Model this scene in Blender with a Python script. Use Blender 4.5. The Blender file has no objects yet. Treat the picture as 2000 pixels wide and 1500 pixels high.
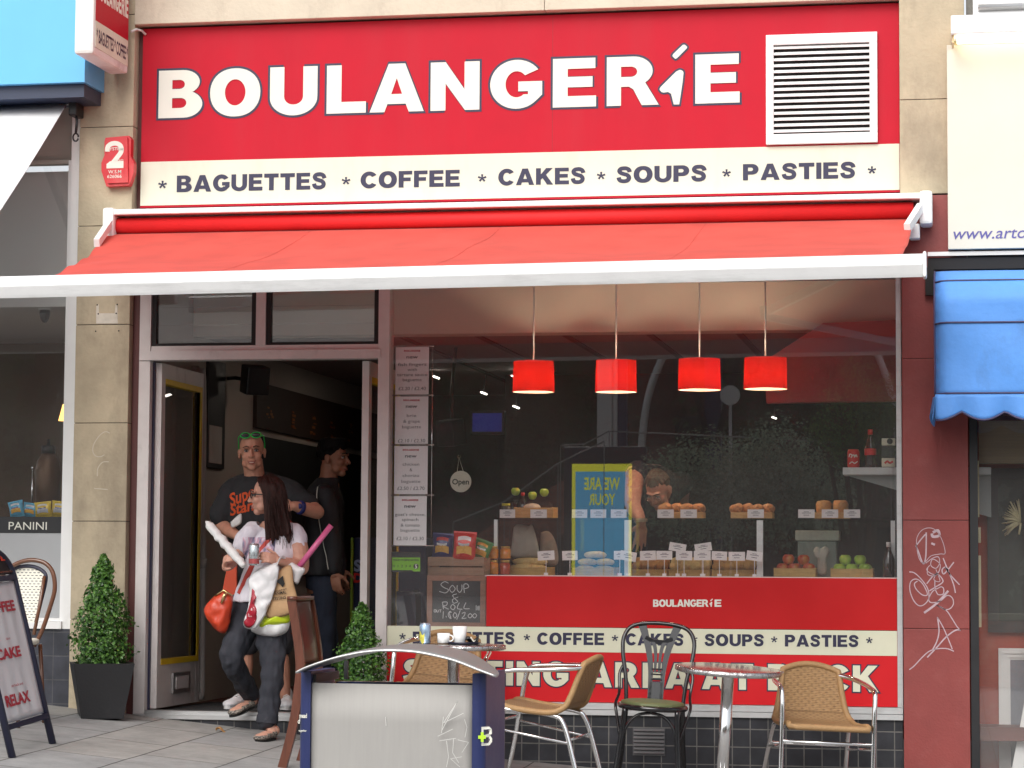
import bpy, bmesh, math, random
from math import sin, cos, pi, radians as RAD
from mathutils import Vector, Matrix, noise
random.seed(7)
S = bpy.context.scene
COL = S.collection
# ---------------------------------------------------------------- camera model (fitted to the photograph)
F = 4841.05; YAW, PIT, ROL = 0.180894, 0.0758073, 0.0065001
fd = Vector((-sin(YAW)*cos(PIT), cos(YAW)*cos(PIT), sin(PIT)))
_r0 = Vector((cos(YAW), sin(YAW), 0)); _u0 = _r0.cross(fd)
rt = cos(ROL)*_r0 + sin(ROL)*_u0; up = -sin(ROL)*_r0 + cos(ROL)*_u0
CAM = Vector((2.74340, -15.0, 0.93008))
def ray(px, py): return rt*((px-1000)/F) - up*((py-750)/F) + fd
def P(px, py, y=0.0):
    v = ray(px, py); return CAM + v*((y-CAM.y)/v.y)
def PXp(px, py, x):
    v = ray(px, py); return CAM + v*((x-CAM.x)/v.x)
def PZ(px, py, z):
    v = ray(px, py); return CAM + v*((z-CAM.z)/v.z)
def mpp(y): return (y-CAM.y)/cos(YAW)/F*1.0           # metres per photo pixel at depth y
GX, GY, G0 = -0.097, 0.025, -0.2093
def ground(x, y): return G0 + GX*min(x, .35) - .058*max(0, x-.35) + GY*y
def PG(px, py):                                         # point of the pavement under a pixel
    v = ray(px, py); k = (G0 + GX*CAM.x + GY*CAM.y - CAM.z)/(v.z - GX*v.x - GY*v.y)
    return CAM + v*k
# ---------------------------------------------------------------- materials
def lin(r, g, b):
    f = lambda c: (c/12.92 if c <= .04045 else ((c+.055)/1.055)**2.4)
    return (f(r/255.), f(g/255.), f(b/255.))
MATS = {}
def mat(name, c, rough=.6, metal=0., var=.12, scale=6., bump=0., bscale=60., coat=0., spec=.5, trans=0., emit=None, estr=0., stretch=None, sheen=0.):
    if name in MATS: return MATS[name]
    m = bpy.data.materials.new(name); m.use_nodes = True; MATS[name] = m
    nt = m.node_tree; b = nt.nodes['Principled BSDF']; L = nt.links
    b.inputs['Roughness'].default_value = rough; b.inputs['Metallic'].default_value = metal
    b.inputs['Specular IOR Level'].default_value = spec
    b.inputs['Coat Weight'].default_value = coat; b.inputs['Coat Roughness'].default_value = .08
    if sheen: b.inputs['Sheen Weight'].default_value = sheen
    if trans: b.inputs['Transmission Weight'].default_value = trans
    if emit: b.inputs['Emission Color'].default_value = (*emit, 1); b.inputs['Emission Strength'].default_value = estr
    tc = nt.nodes.new('ShaderNodeTexCoord'); vec = tc.outputs['Object']
    if stretch:
        mp = nt.nodes.new('ShaderNodeMapping'); mp.inputs['Scale'].default_value = stretch
        L.new(vec, mp.inputs['Vector']); vec = mp.outputs['Vector']
    if var > 0:
        n = nt.nodes.new('ShaderNodeTexNoise'); n.inputs['Scale'].default_value = scale
        n.inputs['Detail'].default_value = 7; n.inputs['Roughness'].default_value = .62
        L.new(vec, n.inputs['Vector'])
        r = nt.nodes.new('ShaderNodeValToRGB')
        r.color_ramp.elements[0].position = .3; r.color_ramp.elements[1].position = .7
        r.color_ramp.elements[0].color = (*[x*(1-var) for x in c], 1)
        r.color_ramp.elements[1].color = (*[min(1, x*(1+var)) for x in c], 1)
        L.new(n.outputs['Fac'], r.inputs['Fac']); L.new(r.outputs['Color'], b.inputs['Base Color'])
        rr = nt.nodes.new('ShaderNodeMapRange'); rr.inputs['To Min'].default_value = max(0, rough-.08); rr.inputs['To Max'].default_value = min(1, rough+.1)
        L.new(n.outputs['Fac'], rr.inputs['Value']); L.new(rr.outputs['Result'], b.inputs['Roughness'])
    else: b.inputs['Base Color'].default_value = (*c, 1)
    if bump > 0:
        n2 = nt.nodes.new('ShaderNodeTexNoise'); n2.inputs['Scale'].default_value = bscale; n2.inputs['Detail'].default_value = 5
        L.new(vec, n2.inputs['Vector'])
        bp = nt.nodes.new('ShaderNodeBump'); bp.inputs['Strength'].default_value = bump; bp.inputs['Distance'].default_value = .01
        L.new(n2.outputs['Fac'], bp.inputs['Height']); L.new(bp.outputs['Normal'], b.inputs['Normal'])
    return m
def add_stain(m, c2, scale, lo, hi, stretch=(1, 1, 1), amount=1.):
    """a second, darker or dirtier colour in patches of its own shape"""
    nt = m.node_tree; b = nt.nodes['Principled BSDF']; L = nt.links
    src = b.inputs['Base Color'].links[0].from_socket
    tc = nt.nodes.new('ShaderNodeTexCoord'); mp = nt.nodes.new('ShaderNodeMapping'); mp.inputs['Scale'].default_value = stretch
    n = nt.nodes.new('ShaderNodeTexNoise'); n.inputs['Scale'].default_value = scale; n.inputs['Detail'].default_value = 9; n.inputs['Roughness'].default_value = .7
    L.new(tc.outputs['Object'], mp.inputs['Vector']); L.new(mp.outputs['Vector'], n.inputs['Vector'])
    mr = nt.nodes.new('ShaderNodeMapRange'); mr.inputs['From Min'].default_value = lo; mr.inputs['From Max'].default_value = hi; mr.inputs['To Max'].default_value = amount
    L.new(n.outputs['Fac'], mr.inputs['Value'])
    mx = nt.nodes.new('ShaderNodeMix'); mx.data_type = 'RGBA'
    L.new(mr.outputs['Result'], mx.inputs['Factor']); L.new(src, mx.inputs['A']); mx.inputs['B'].default_value = (*c2, 1)
    L.new(mx.outputs['Result'], b.inputs['Base Color'])
    return m
def glass_mat(name, ior=1.55, tint=(1, 1, 1), rough=0.0, haze=0.):
    if name in MATS: return MATS[name]
    m = bpy.data.materials.new(name); m.use_nodes = True; MATS[name] = m
    nt = m.node_tree; nt.nodes.clear(); L = nt.links
    o = nt.nodes.new('ShaderNodeOutputMaterial'); mx = nt.nodes.new('ShaderNodeMixShader')
    t = nt.nodes.new('ShaderNodeBsdfTransparent'); t.inputs['Color'].default_value = (*tint, 1)
    g = nt.nodes.new('ShaderNodeBsdfGlossy'); g.inputs['Roughness'].default_value = rough
    fr = nt.nodes.new('ShaderNodeFresnel'); ge = nt.nodes.new('ShaderNodeNewGeometry'); ir = nt.nodes.new('ShaderNodeMapRange')
    ir.inputs['To Min'].default_value = ior; ir.inputs['To Max'].default_value = 1/ior      # the pane is thin: both of its faces reflect alike
    L.new(ge.outputs['Backfacing'], ir.inputs['Value']); L.new(ir.outputs['Result'], fr.inputs['IOR'])
    L.new(fr.outputs['Fac'], mx.inputs['Fac']); L.new(t.outputs[0], mx.inputs[1]); L.new(g.outputs[0], mx.inputs[2]); L.new(mx.outputs[0], o.inputs['Surface'])
    if haze:                                            # pale patchy haze painted into the glass, veiling the dark interior
        d = nt.nodes.new('ShaderNodeBsdfDiffuse'); d.inputs['Color'].default_value = (.75, .74, .72, 1); m2 = nt.nodes.new('ShaderNodeMixShader')
        tc = nt.nodes.new('ShaderNodeTexCoord'); n = nt.nodes.new('ShaderNodeTexNoise'); n.inputs['Scale'].default_value = 1.6; n.inputs['Detail'].default_value = 8; mr = nt.nodes.new('ShaderNodeMapRange')
        mr.inputs['From Min'].default_value = .3; mr.inputs['From Max'].default_value = .75; mr.inputs['To Min'].default_value = haze*.55; mr.inputs['To Max'].default_value = haze*1.5
        L.new(tc.outputs['Object'], n.inputs['Vector']); L.new(n.outputs['Fac'], mr.inputs['Value']); L.new(mr.outputs['Result'], m2.inputs['Fac']); L.new(mx.outputs[0], m2.inputs[1]); L.new(d.outputs[0], m2.inputs[2]); L.new(m2.outputs[0], o.inputs['Surface'])
    return m
# ---------------------------------------------------------------- mesh builder
class MB:
    def __init__(s): s.v = []; s.f = []; s.m = []; s.s = []
    def add(s, vs, fs, mi=0, smooth=False):
        o = len(s.v); s.v += [Vector(q) for q in vs]
        for f in fs: s.f.append([i+o for i in f]); s.m.append(mi); s.s.append(smooth)
        return s
    def box(s, a, b, mi=0, bev=0.):
        x0, x1 = sorted((a[0], b[0])); y0, y1 = sorted((a[1], b[1])); z0, z1 = sorted((a[2], b[2]))
        if bev <= 0:
            return s.add([(x0,y0,z0),(x1,y0,z0),(x1,y1,z0),(x0,y1,z0),(x0,y0,z1),(x1,y0,z1),(x1,y1,z1),(x0,y1,z1)],
                     [(0,3,2,1),(4,5,6,7),(0,1,5,4),(1,2,6,5),(2,3,7,6),(3,0,4,7)], mi)
        bm = bmesh.new(); bmesh.ops.create_cube(bm, size=1)
        for q in bm.verts: q.co = Vector(((x0+x1)/2+q.co.x*(x1-x0), (y0+y1)/2+q.co.y*(y1-y0), (z0+z1)/2+q.co.z*(z1-z0)))
        bmesh.ops.bevel(bm, geom=bm.edges[:], offset=bev, segments=2, profile=.6, affect='EDGES')
        bm.verts.index_update()
        s.add([q.co.copy() for q in bm.verts], [[q.index for q in f.verts] for f in bm.faces], mi); bm.free(); return s
    def obox(s, c, ax, ay, az, mi=0):
        """oriented box: centre and three half-axis vectors"""
        c, ax, ay, az = map(Vector, (c, ax, ay, az)); vs = []
        for k in (-1, 1):
            for i, j in ((-1,-1),(1,-1),(1,1),(-1,1)): vs.append(c+ax*i+ay*j+az*k)
        return s.add(vs, [(0,3,2,1),(4,5,6,7),(0,1,5,4),(1,2,6,5),(2,3,7,6),(3,0,4,7)], mi)
    def beam(s, a, b, w, d, upv=(0,0,1), mi=0):
        a, b = Vector(a), Vector(b); t = (b-a); h = t/2; t.normalize()
        x = t.cross(Vector(upv)); 
        if x.length < 1e-4: x = t.cross(Vector((0,1,0)))
        x.normalize(); y = x.cross(t)
        return s.obox((a+b)/2, x*w/2, y*d/2, h, mi)
    def prism(s, poly, y0, y1, mi=0, smooth=False):
        """outline in x,z extruded along y"""
        n = len(poly); vs = [(p[0], y0, p[1]) for p in poly]+[(p[0], y1, p[1]) for p in poly]
        s.add(vs, [list(range(n)), list(range(2*n-1, n-1, -1))], mi)
        s.add(vs, [(i, i+n, (i+1) % n+n, (i+1) % n) for i in range(n)], mi, smooth); return s
    def tube(s, pts, r, n=10, mi=0, caps=True, sx=1., closed=False, smooth=True):
        pts = [Vector(p) for p in pts]; k = len(pts); rs = r if isinstance(r, (list, tuple)) else [r]*k
        vs = []; fs = []; px = None
        for i, p in enumerate(pts):
            a = pts[i-1] if (i > 0 or closed) else p; b = pts[(i+1) % k] if (i < k-1 or closed) else p
            t = (b-a); t = t.normalized() if t.length > 1e-9 else Vector((0,0,1))
            if px is None:
                px = t.cross(Vector((0,1,0)))
                if px.length < .1: px = t.cross(Vector((1,0,0)))
            px = (px - t*px.dot(t)).normalized(); py = t.cross(px)
            for j in range(n):
                a_ = 2*pi*j/n; vs.append(p + px*cos(a_)*rs[i]*sx + py*sin(a_)*rs[i])
        for i in range(k if closed else k-1):
            for j in range(n): 
                i2 = (i+1) % k
                fs.append((i*n+j, i*n+(j+1) % n, i2*n+(j+1) % n, i2*n+j))
        s.add(vs, fs, mi, smooth)
        if caps and not closed:
            s.add(vs[:n], [list(range(n-1, -1, -1))], mi); s.add(vs[-n:], [list(range(n))], mi)
        return s
    def lathe(s, prof, c=(0,0,0), n=24, mi=0, axis=None, smooth=True, sy=1.):
        """profile of (radius, height) about the vertical through c"""
        c = Vector(c); vs = []; k = len(prof)
        for r, h in prof:
            for j in range(n): vs.append(Vector((r*cos(2*pi*j/n), sy*r*sin(2*pi*j/n), h)))
        if axis is not None:
            q = Vector((0,0,1)).rotation_difference(Vector(axis)); vs = [q @ v for v in vs]
        vs = [v+c for v in vs]
        fs = [(i*n+j, i*n+(j+1) % n, (i+1)*n+(j+1) % n, (i+1)*n+j) for i in range(k-1) for j in range(n)]
        s.add(vs, fs, mi, smooth)
        if prof[0][0] > 1e-5: s.add(vs[:n], [list(range(n-1, -1, -1))], mi)
        if prof[-1][0] > 1e-5: s.add(vs[-n:], [list(range(n))], mi)
        return s
    def ball(s, c, r, n=12, m=8, mi=0, R=None):
        r = (r, r, r) if not isinstance(r, (tuple, list)) else r
        c = Vector(c); vs = []; fs = []
        for i in range(m+1):
            th = pi*i/m
            for j in range(n):
                v = Vector((r[0]*sin(th)*cos(2*pi*j/n), r[1]*sin(th)*sin(2*pi*j/n), r[2]*cos(th)))
                if R: v = R @ v
                vs.append(c+v)
        for i in range(m):
            for j in range(n): fs.append((i*n+j, (i+1)*n+j, (i+1)*n+(j+1) % n, i*n+(j+1) % n))
        return s.add(vs, fs, mi, True)
    def quad(s, a, b, c, d, mi=0): return s.add([a, b, c, d], [(0,1,2,3)], mi)
    def grid(s, fn, nu, nv, mi=0, smooth=True):
        vs = [fn(i/nu, j/nv) for i in range(nu+1) for j in range(nv+1)]
        fs = [(i*(nv+1)+j, i*(nv+1)+j+1, (i+1)*(nv+1)+j+1, (i+1)*(nv+1)+j) for i in range(nu) for j in range(nv)]
        return s.add(vs, fs, mi, smooth)
    def sheet(s, fn, nu, nv, th, mi=0, smooth=True):
        """a grid given a thickness th (a vector)"""
        th = Vector(th); g = [[Vector(fn(i/nu, j/nv)) for j in range(nv+1)] for i in range(nu+1)]
        W = nv+1; N = (nu+1)*W; vs = [q for row in g for q in row]; vs += [q+th for q in vs]; fs = []
        for i in range(nu):
            for j in range(nv):
                a = (i*W+j, i*W+j+1, (i+1)*W+j+1, (i+1)*W+j); fs.append(a); fs.append(tuple(q+N for q in reversed(a)))
        for i in range(nu):
            for j in (0, nv): a, b = i*W+j, (i+1)*W+j; fs.append((a, b, b+N, a+N))
        for j in range(nv):
            for i in (0, nu): a, b = i*W+j, i*W+j+1; fs.append((a, b, b+N, a+N))
        return s.add(vs, fs, mi, smooth)
    def merge(s, o, mi=None):
        k = len(s.v); s.v += o.v
        for f, m, q in zip(o.f, o.m, o.s): s.f.append([i+k for i in f]); s.m.append(m if mi is None else mi); s.s.append(q)
        return s
    def xf(s, M): s.v = [M @ q for q in s.v]; return s
def wloc(o):
    v = Vector((0,0,0))
    while o is not None: v = v + o.location; o = o.parent
    return v
def tag(o, label=None, cat=None, group=None, kind=None):
    if label: o['label'] = label
    if cat: o['category'] = cat
    if group: o['group'] = group
    if kind: o['kind'] = kind
    return o
def obj(name, mb, mats, parent=None, fixn=True, base=None):
    """links a builder as ONE mesh object; vertices are given in world space"""
    if not isinstance(mats, (list, tuple)): mats = [mats]
    if parent is not None: off = wloc(parent)
    elif base is not None: off = Vector(base)
    else:
        xs = [v.x for v in mb.v]; ys = [v.y for v in mb.v]; zs = [v.z for v in mb.v]
        off = Vector(((min(xs)+max(xs))/2, (min(ys)+max(ys))/2, min(zs)))
    me = bpy.data.meshes.new(name); me.from_pydata([v-off for v in mb.v], [], mb.f)
    for m in mats: me.materials.append(m)
    me.polygons.foreach_set('material_index', mb.m); me.polygons.foreach_set('use_smooth', mb.s)
    if fixn:
        bm = bmesh.new(); bm.from_mesh(me); bmesh.ops.remove_doubles(bm, verts=bm.verts, dist=1e-6) if len(mb.v) < 60000 else None
        bmesh.ops.recalc_face_normals(bm, faces=bm.faces); bm.to_mesh(me); bm.free()
    me.update()
    o = bpy.data.objects.new(name, me); COL.objects.link(o)
    if parent is not None: o.parent = parent
    else: o.location = off
    return o
def thing(name, label, cat, loc=(0,0,0), group=None):
    o = bpy.data.objects.new(name, None); COL.objects.link(o); o.location = loc; o.empty_display_size = .1
    return tag(o, label, cat, group)
def dup(root, loc=None, rotz=None, label=None, group=None):
    def cp(o, par):
        c = o.copy(); COL.objects.link(c); c.parent = par
        for ch in list(o.children): cp(ch, c)
        return c
    r = cp(root, None)
    if loc is not None: r.location = loc
    if rotz is not None: r.rotation_euler = (0, 0, rotz)
    if label: r['label'] = label
    if group: r['group'] = group
    return r
# ---------------------------------------------------------------- lettering
def arc(cx, cy, rx, ry, a0, a1, n=12): return [(cx+rx*cos(RAD(a0+(a1-a0)*i/n)), cy+ry*sin(RAD(a0+(a1-a0)*i/n))) for i in range(n+1)]
def crom(pts, k=6):
    out = []; n = len(pts)
    for i in range(n-1):
        p0, p1, p2, p3 = pts[max(i-1, 0)], pts[i], pts[i+1], pts[min(i+2, n-1)]
        for j in range(k):
            t = j/k
            out.append(tuple(.5*(2*b+(c-a)*t+(2*a-5*b+4*c-d)*t*t+(-a+3*b-3*c+d)*t**3) for a, b, c, d in zip(p0, p1, p2, p3)))
    return out+[tuple(pts[-1])]
def strokepoly(pts, w):
    L = []; R_ = []
    for i, p in enumerate(pts):
        a = Vector(pts[max(i-1, 0)]); b = Vector(pts[min(i+1, len(pts)-1)]); t = (b-a).normalized(); n = Vector((-t.y, t.x))
        ww = w[i] if isinstance(w, list) else w
        L.append(tuple(Vector(p)+n*ww/2)); R_.append(tuple(Vector(p)-n*ww/2))
    return L+R_[::-1]
T, H = .27, .215
def glyph(ch):
    if ch == 'I': return [[(0,0),(0,1),(T,1),(T,0)]], T
    if ch == 'L': return [[(0,0),(0,1),(T,1),(T,.235),(.72,.235),(.72,0)]], .72
    if ch == 'E': return [[(0,0),(0,1),(.77,1),(.77,1-H),(T,1-H),(T,.62),(.72,.62),(.72,.405),(T,.405),(T,H+.01),(.785,H+.01),(.785,0)]], .785
    if ch == 'F': return [[(0,0),(0,1),(.74,1),(.74,1-H),(T,1-H),(T,.6),(.66,.6),(.66,.385),(T,.385),(T,0)]], .74
    if ch == 'T': return [[(0,1),(.82,1),(.82,.765),(.41+T/2,.765),(.41+T/2,0),(.41-T/2,0),(.41-T/2,.765),(0,.765)]], .82
    if ch == 'N': return [[(0,0),(0,1),(T,1),(.61,.43),(.61,1),(.88,1),(.88,0),(.62,0),(T,.56),(T,0)]], .88
    if ch == 'A': return [[(0,0),(.355,1),(.665,1),(1.02,0),(.735,0),(.68,.165),(.335,.165),(.28,0)], [(.405,.37),(.61,.37),(.508,.70)]], 1.02
    if ch == 'K': return [[(0,0),(0,1),(T,1),(T,.62),(.57,1),(.93,1),(.56,.6),(.96,0),(.62,0),(.37,.40),(T,.30),(T,0)]], .96
    if ch == 'O': return [[(.5+.5*math.copysign(abs(cos(a))**.92, cos(a)), .5+.515*math.copysign(abs(sin(a))**.92, sin(a))) for a in [2*pi*i/44 for i in range(44)]], arc(.5, .5, .205, .28, 0, 354, 36)], 1.0
    if ch == 'U': return [[(0,1),(T,1),(T,.40)]+arc(.45, .38, .18, .17, 180, 360, 12)+[(.9-T,.40),(.9-T,1),(.9,1),(.9,.38)]+arc(.45, .36, .45, .375, 0, -180, 20)[1:]], .9
    if ch == 'C': return [arc(.48, .5, .48, .515, 35, 325, 34)+arc(.48, .5, .20, .275, 318, 42, 24)], .90
    if ch == 'G': return [arc(.49, .5, .49, .515, 36, 318, 34)+[(.96,.27),(.96,.555),(.52,.555),(.52,.35),(.70,.35),(.70,.285)]+arc(.49, .5, .205, .275, 308, 42, 24)], .96
    if ch == 'B': return [[(0,0),(0,1),(.48,1)]+arc(.48, .745, .335, .255, 90, -58, 14)+arc(.50, .285, .37, .285, 62, -90, 16)+[(.4,0)], [(T,.605),(T,.795),(.42,.795)]+arc(.42, .70, .10, .095, 80, -90, 8), [(T,.205),(T,.415),(.44,.415)]+arc(.44, .31, .115, .105, 80, -90, 8)], .87
    if ch == 'P': return [[(0,0),(0,1),(.49,1)]+arc(.49, .675, .345, .325, 88, -90, 18)+[(T,.35),(T,0)], [(T,.565),(T,.785),(.43,.785)]+arc(.43, .675, .11, .11, 80, -90, 8)], .835
    if ch == 'R': return [[(0,0),(0,1),(.50,1)]+arc(.50, .70, .365, .30, 88, -52, 16)+[(.76,.40),(.98,0),(.66,0),(.50,.33),(.42,.385),(T,.385),(T,0)], [(T,.585),(T,.795),(.46,.795)]+arc(.46, .69, .115, .105, 80, -90, 8)], .98
    if ch == 'S':
        c = crom([(.70,.66),(.655,.80),(.53,.885),(.39,.897),(.235,.865),(.155,.745),(.22,.62),(.39,.545),(.57,.475),(.66,.34),(.63,.20),(.52,.125),(.39,.105),(.25,.125),(.155,.20),(.115,.34)], 4)
        return [strokepoly(c, .235)], .81
    if ch == '*':
        out = []
        for k in range(5):
            a = RAD(90+72*k); a2 = RAD(90+36+72*k)
            d = Vector((cos(a), sin(a))); n = Vector((-d.y, d.x)); c = Vector((.25, .62))
            out += [tuple(c+d*.26-n*.065), tuple(c+d*.26+n*.065), tuple(c+Vector((cos(a2), sin(a2)))*.075)]
        return [out], .5
    return [[]], .3
def grow(poly, d):
    """moves a closed contour outwards by d (solid contours are made counter-clockwise first)"""
    n = len(poly); out = []
    for i in range(n):
        a, b, c = Vector(poly[i-1]), Vector(poly[i]), Vector(poly[(i+1) % n])
        t1 = (b-a); t2 = (c-b)
        if t1.length < 1e-7 or t2.length < 1e-7: out.append(tuple(b)); continue
        t1.normalize(); t2.normalize(); n1 = Vector((t1.y, -t1.x)); n2 = Vector((t2.y, -t2.x)); m = n1+n2
        if m.length < .2: out.append(tuple(b+n1*d)); continue
        m.normalize(); out.append(tuple(b+m*d/max(.45, m.dot(n1))))
    return out
def area(p): return sum(p[i-1][0]*p[i][1]-p[i][0]*p[i-1][1] for i in range(len(p)))/2
def contours_fill(contours):
    """fills outer + hole contours in 2D -> (verts, faces)"""
    cu = bpy.data.curves.new('t', 'CURVE'); cu.dimensions = '2D'; cu.fill_mode = 'BOTH'
    for c in contours:
        if len(c) < 3: continue
        sp = cu.splines.new('POLY'); sp.points.add(len(c)-1); sp.use_cyclic_u = True
        for q, p in zip(sp.points, c): q.co = (p[0], p[1], 0, 1)
    o = bpy.data.objects.new('t', cu); COL.objects.link(o)
    dg = bpy.context.evaluated_depsgraph_get(); me = bpy.data.meshes.new_from_object(o.evaluated_get(dg))
    v = [(q.co.x, q.co.y) for q in me.vertices]; f = [list(p.vertices) for p in me.polygons]
    bpy.data.objects.remove(o); bpy.data.curves.remove(cu); bpy.data.meshes.remove(me)
    return v, f
def flat_letters(mb, contours, mp, th=.0015, mi=0):
    """contours (2D) mapped to 3D by mp; given a small thickness towards the viewer"""
    v, f = contours_fill(contours)
    mb.add([mp(*q) for q in v], f, mi)
    for c in contours:
        if len(c) < 3: continue
        a = [mp(*q) for q in c]; b = [q+Vector((0, th, 0)) for q in a]; n = len(a)
        mb.add(a+b, [(i, (i+1) % n, (i+1) % n+n, i+n) for i in range(n)], mi)
def word(mb, text, bl, br, tl, y, gap=.09, gw=0., mi=0, tr=None):
    """heavy capitals fitted between photo pixels: baseline bl->br, cap line from tl, on the plane y"""
    x = 0; items = []
    for ch in text:
        if ch == ' ': x += .42; continue
        cs, w = glyph(ch); items.append((x, cs)); x += w+gap
    W = x-gap; A = P(*bl, y); B = P(*br, y); U = P(*tl, y)-A; U.x = 0
    def mk(x0): return lambda px, pz: A+(B-A)*((px+x0)/W)+Vector((0, 0, U.z*pz))
    for x0, cs in items:
        if gw:
            cs = [c if area(c) > 0 else c[::-1] for c in cs[:1]]+[c[::-1] if area(c) > 0 else c for c in cs[1:]]
            cs = [grow(c, gw) for c in cs]
        flat_letters(mb, cs, mk(x0), mi=mi)
    return mb
def text_mb(mb, s, c, h, y, wid=None, bold=0., mi=0, align='C', shear=0., italic=0., mirror=False, font_h=.727, rot=0.):
    """ordinary lettering (the program's own font): centred on (or left at) photo pixel c, cap height h pixels, on plane y"""
    cu = bpy.data.curves.new('t', 'FONT'); cu.body = s; cu.size = 1; cu.offset = bold; cu.shear = shear; cu.resolution_u = 3
    o = bpy.data.objects.new('t', cu); COL.objects.link(o)
    dg = bpy.context.evaluated_depsgraph_get(); me = bpy.data.meshes.new_from_object(o.evaluated_get(dg))
    v = [Vector((q.co.x, q.co.y)) for q in me.vertices]; f = [list(p.vertices) for p in me.polygons]
    bpy.data.objects.remove(o); bpy.data.curves.remove(cu); bpy.data.meshes.remove(me)
    if not v: return mb
    x0 = min(q.x for q in v); x1 = max(q.x for q in v); A = P(*c, y); k = mpp(y)
    sz = h*k/font_h; sx = sz if wid is None else wid*k/cos(YAW)/(x1-x0)
    off = (x0+x1)/2 if align == 'C' else x0
    out = []
    for q in v:
        X = (q.x-off)*sx*(-1 if mirror else 1); Z = q.y*sz
        X, Z = X*cos(rot)-Z*sin(rot), X*sin(rot)+Z*cos(rot)
        out.append(A+Vector((X, 0, Z)))
    mb.add(out, f, mi); return mb
def pxpoly(pts, y): return [(lambda q: (q.x, q.z))(P(a, b, y)) for a, b in pts]
def pxbox(mb, x0, y0, x1, y1, ya, yb, mi=0, bev=0.):
    """upright box whose front face (plane ya) covers the photo rectangle x0..x1, y0..y1"""
    a = P((x0), (y0+y1)/2, ya); b = P((x1), (y0+y1)/2, ya); c = P((x0+x1)/2, y0, ya); d = P((x0+x1)/2, y1, ya)
    return mb.box((a.x, ya, d.z), (b.x, yb, c.z), mi, bev)
# ================================================================ materials
M = {}
M['stone'] = add_stain(mat('stone', (.46,.39,.275), .85, var=.16, scale=3.5, bump=.35, bscale=45), (.20,.165,.12), 2.2, .50, .78, (1,1,.45), .75)
M['stone_pale'] = add_stain(mat('stone_pale', (.58,.53,.42), .85, var=.08, scale=4, bump=.25, bscale=50), (.30,.25,.19), 3.5, .54, .8, (1,1,.5), .6)
M['maroon'] = add_stain(mat('maroon_paint', (.235,.042,.037), .5, var=.10, scale=5, bump=.12, bscale=90), (.30,.085,.075), 6, .52, .75, (1,1,1), .5)
M['maroon_dark'] = mat('maroon_dark', (.10,.03,.028), .6, var=.15)
M['red_sign'] = add_stain(mat('red_sign', (.46,.010,.026), .5, var=.05, scale=3, bump=.04, bscale=120, spec=.15), (.44,.022,.036), 2.6, .46, .74, (1.6,1,.22), .6)
M['red_vinyl'] = mat('red_vinyl', (.60,.012,.018), .42, var=.06, scale=2.5, spec=.25)
M['cream'] = add_stain(mat('cream_sign', (.66,.66,.54), .5, var=.03, scale=4), (.52,.54,.43), 3.2, .50, .8, (1.4,1,.35), .6)
M['cream_low'] = mat('cream_vinyl', (.68,.68,.52), .35, var=.05, scale=5)
M['navy'] = mat('navy_letter', (.020,.019,.055), .45, var=.05)
M['white_letter'] = mat('white_letter', (.72,.72,.64), .5, var=.02)
M['frame'] = add_stain(mat('painted_frame', (.62,.58,.565), .45, var=.06, scale=8, bump=.05), (.25,.22,.20), 7, .56, .8, (1,1,.4), .6)
M['white_paint'] = add_stain(mat('white_paint', (.80,.80,.79), .4, var=.03, scale=8), (.45,.44,.42), 6, .6, .85, (1,1,.6), .5)
M['alu'] = mat('aluminium', (.62,.62,.62), .35, .9, var=.06, scale=20, stretch=(.2,1,1))
M['chrome'] = mat('chrome', (.78,.78,.78), .12, 1., var=.02)
M['black'] = mat('black_paint', (.012,.012,.014), .4, var=.2)
M['black_gloss'] = mat('black_gloss', (.010,.010,.012), .18, var=.1, coat=.4)
M['dark'] = mat('dark_gap', (.015,.014,.014), .8, var=.2)
M['glass'] = glass_mat('window_glass', 1.8, haze=.030)
M['case_glass'] = glass_mat('case_glass', 1.35, (.95, .99, .97))
M['frosted'] = mat('frosted_film', (.40,.41,.42), .35, var=.05, scale=2)
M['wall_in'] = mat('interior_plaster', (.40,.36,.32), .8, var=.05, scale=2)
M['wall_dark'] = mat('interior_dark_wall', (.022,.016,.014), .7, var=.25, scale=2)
M['ceiling'] = mat('ceiling_board', (.30,.26,.25), .85, var=.04, scale=1.5)
M['bulk'] = mat('bulkhead_paint', (.80,.72,.62), .8, var=.04, scale=1.5)
M['strip'] = mat('ceiling_strip', (.05,.04,.04), .6)
M['floor_in'] = mat('interior_floor', (.12,.035,.025), .5, var=.25, scale=4)
M['mat_in'] = mat('entrance_mat', (.03,.03,.032), .95, var=.3, scale=30, bump=.5, bscale=200)
M['yellow'] = mat('yellow_tape', (.72,.50,.02), .5, var=.08)
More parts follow.
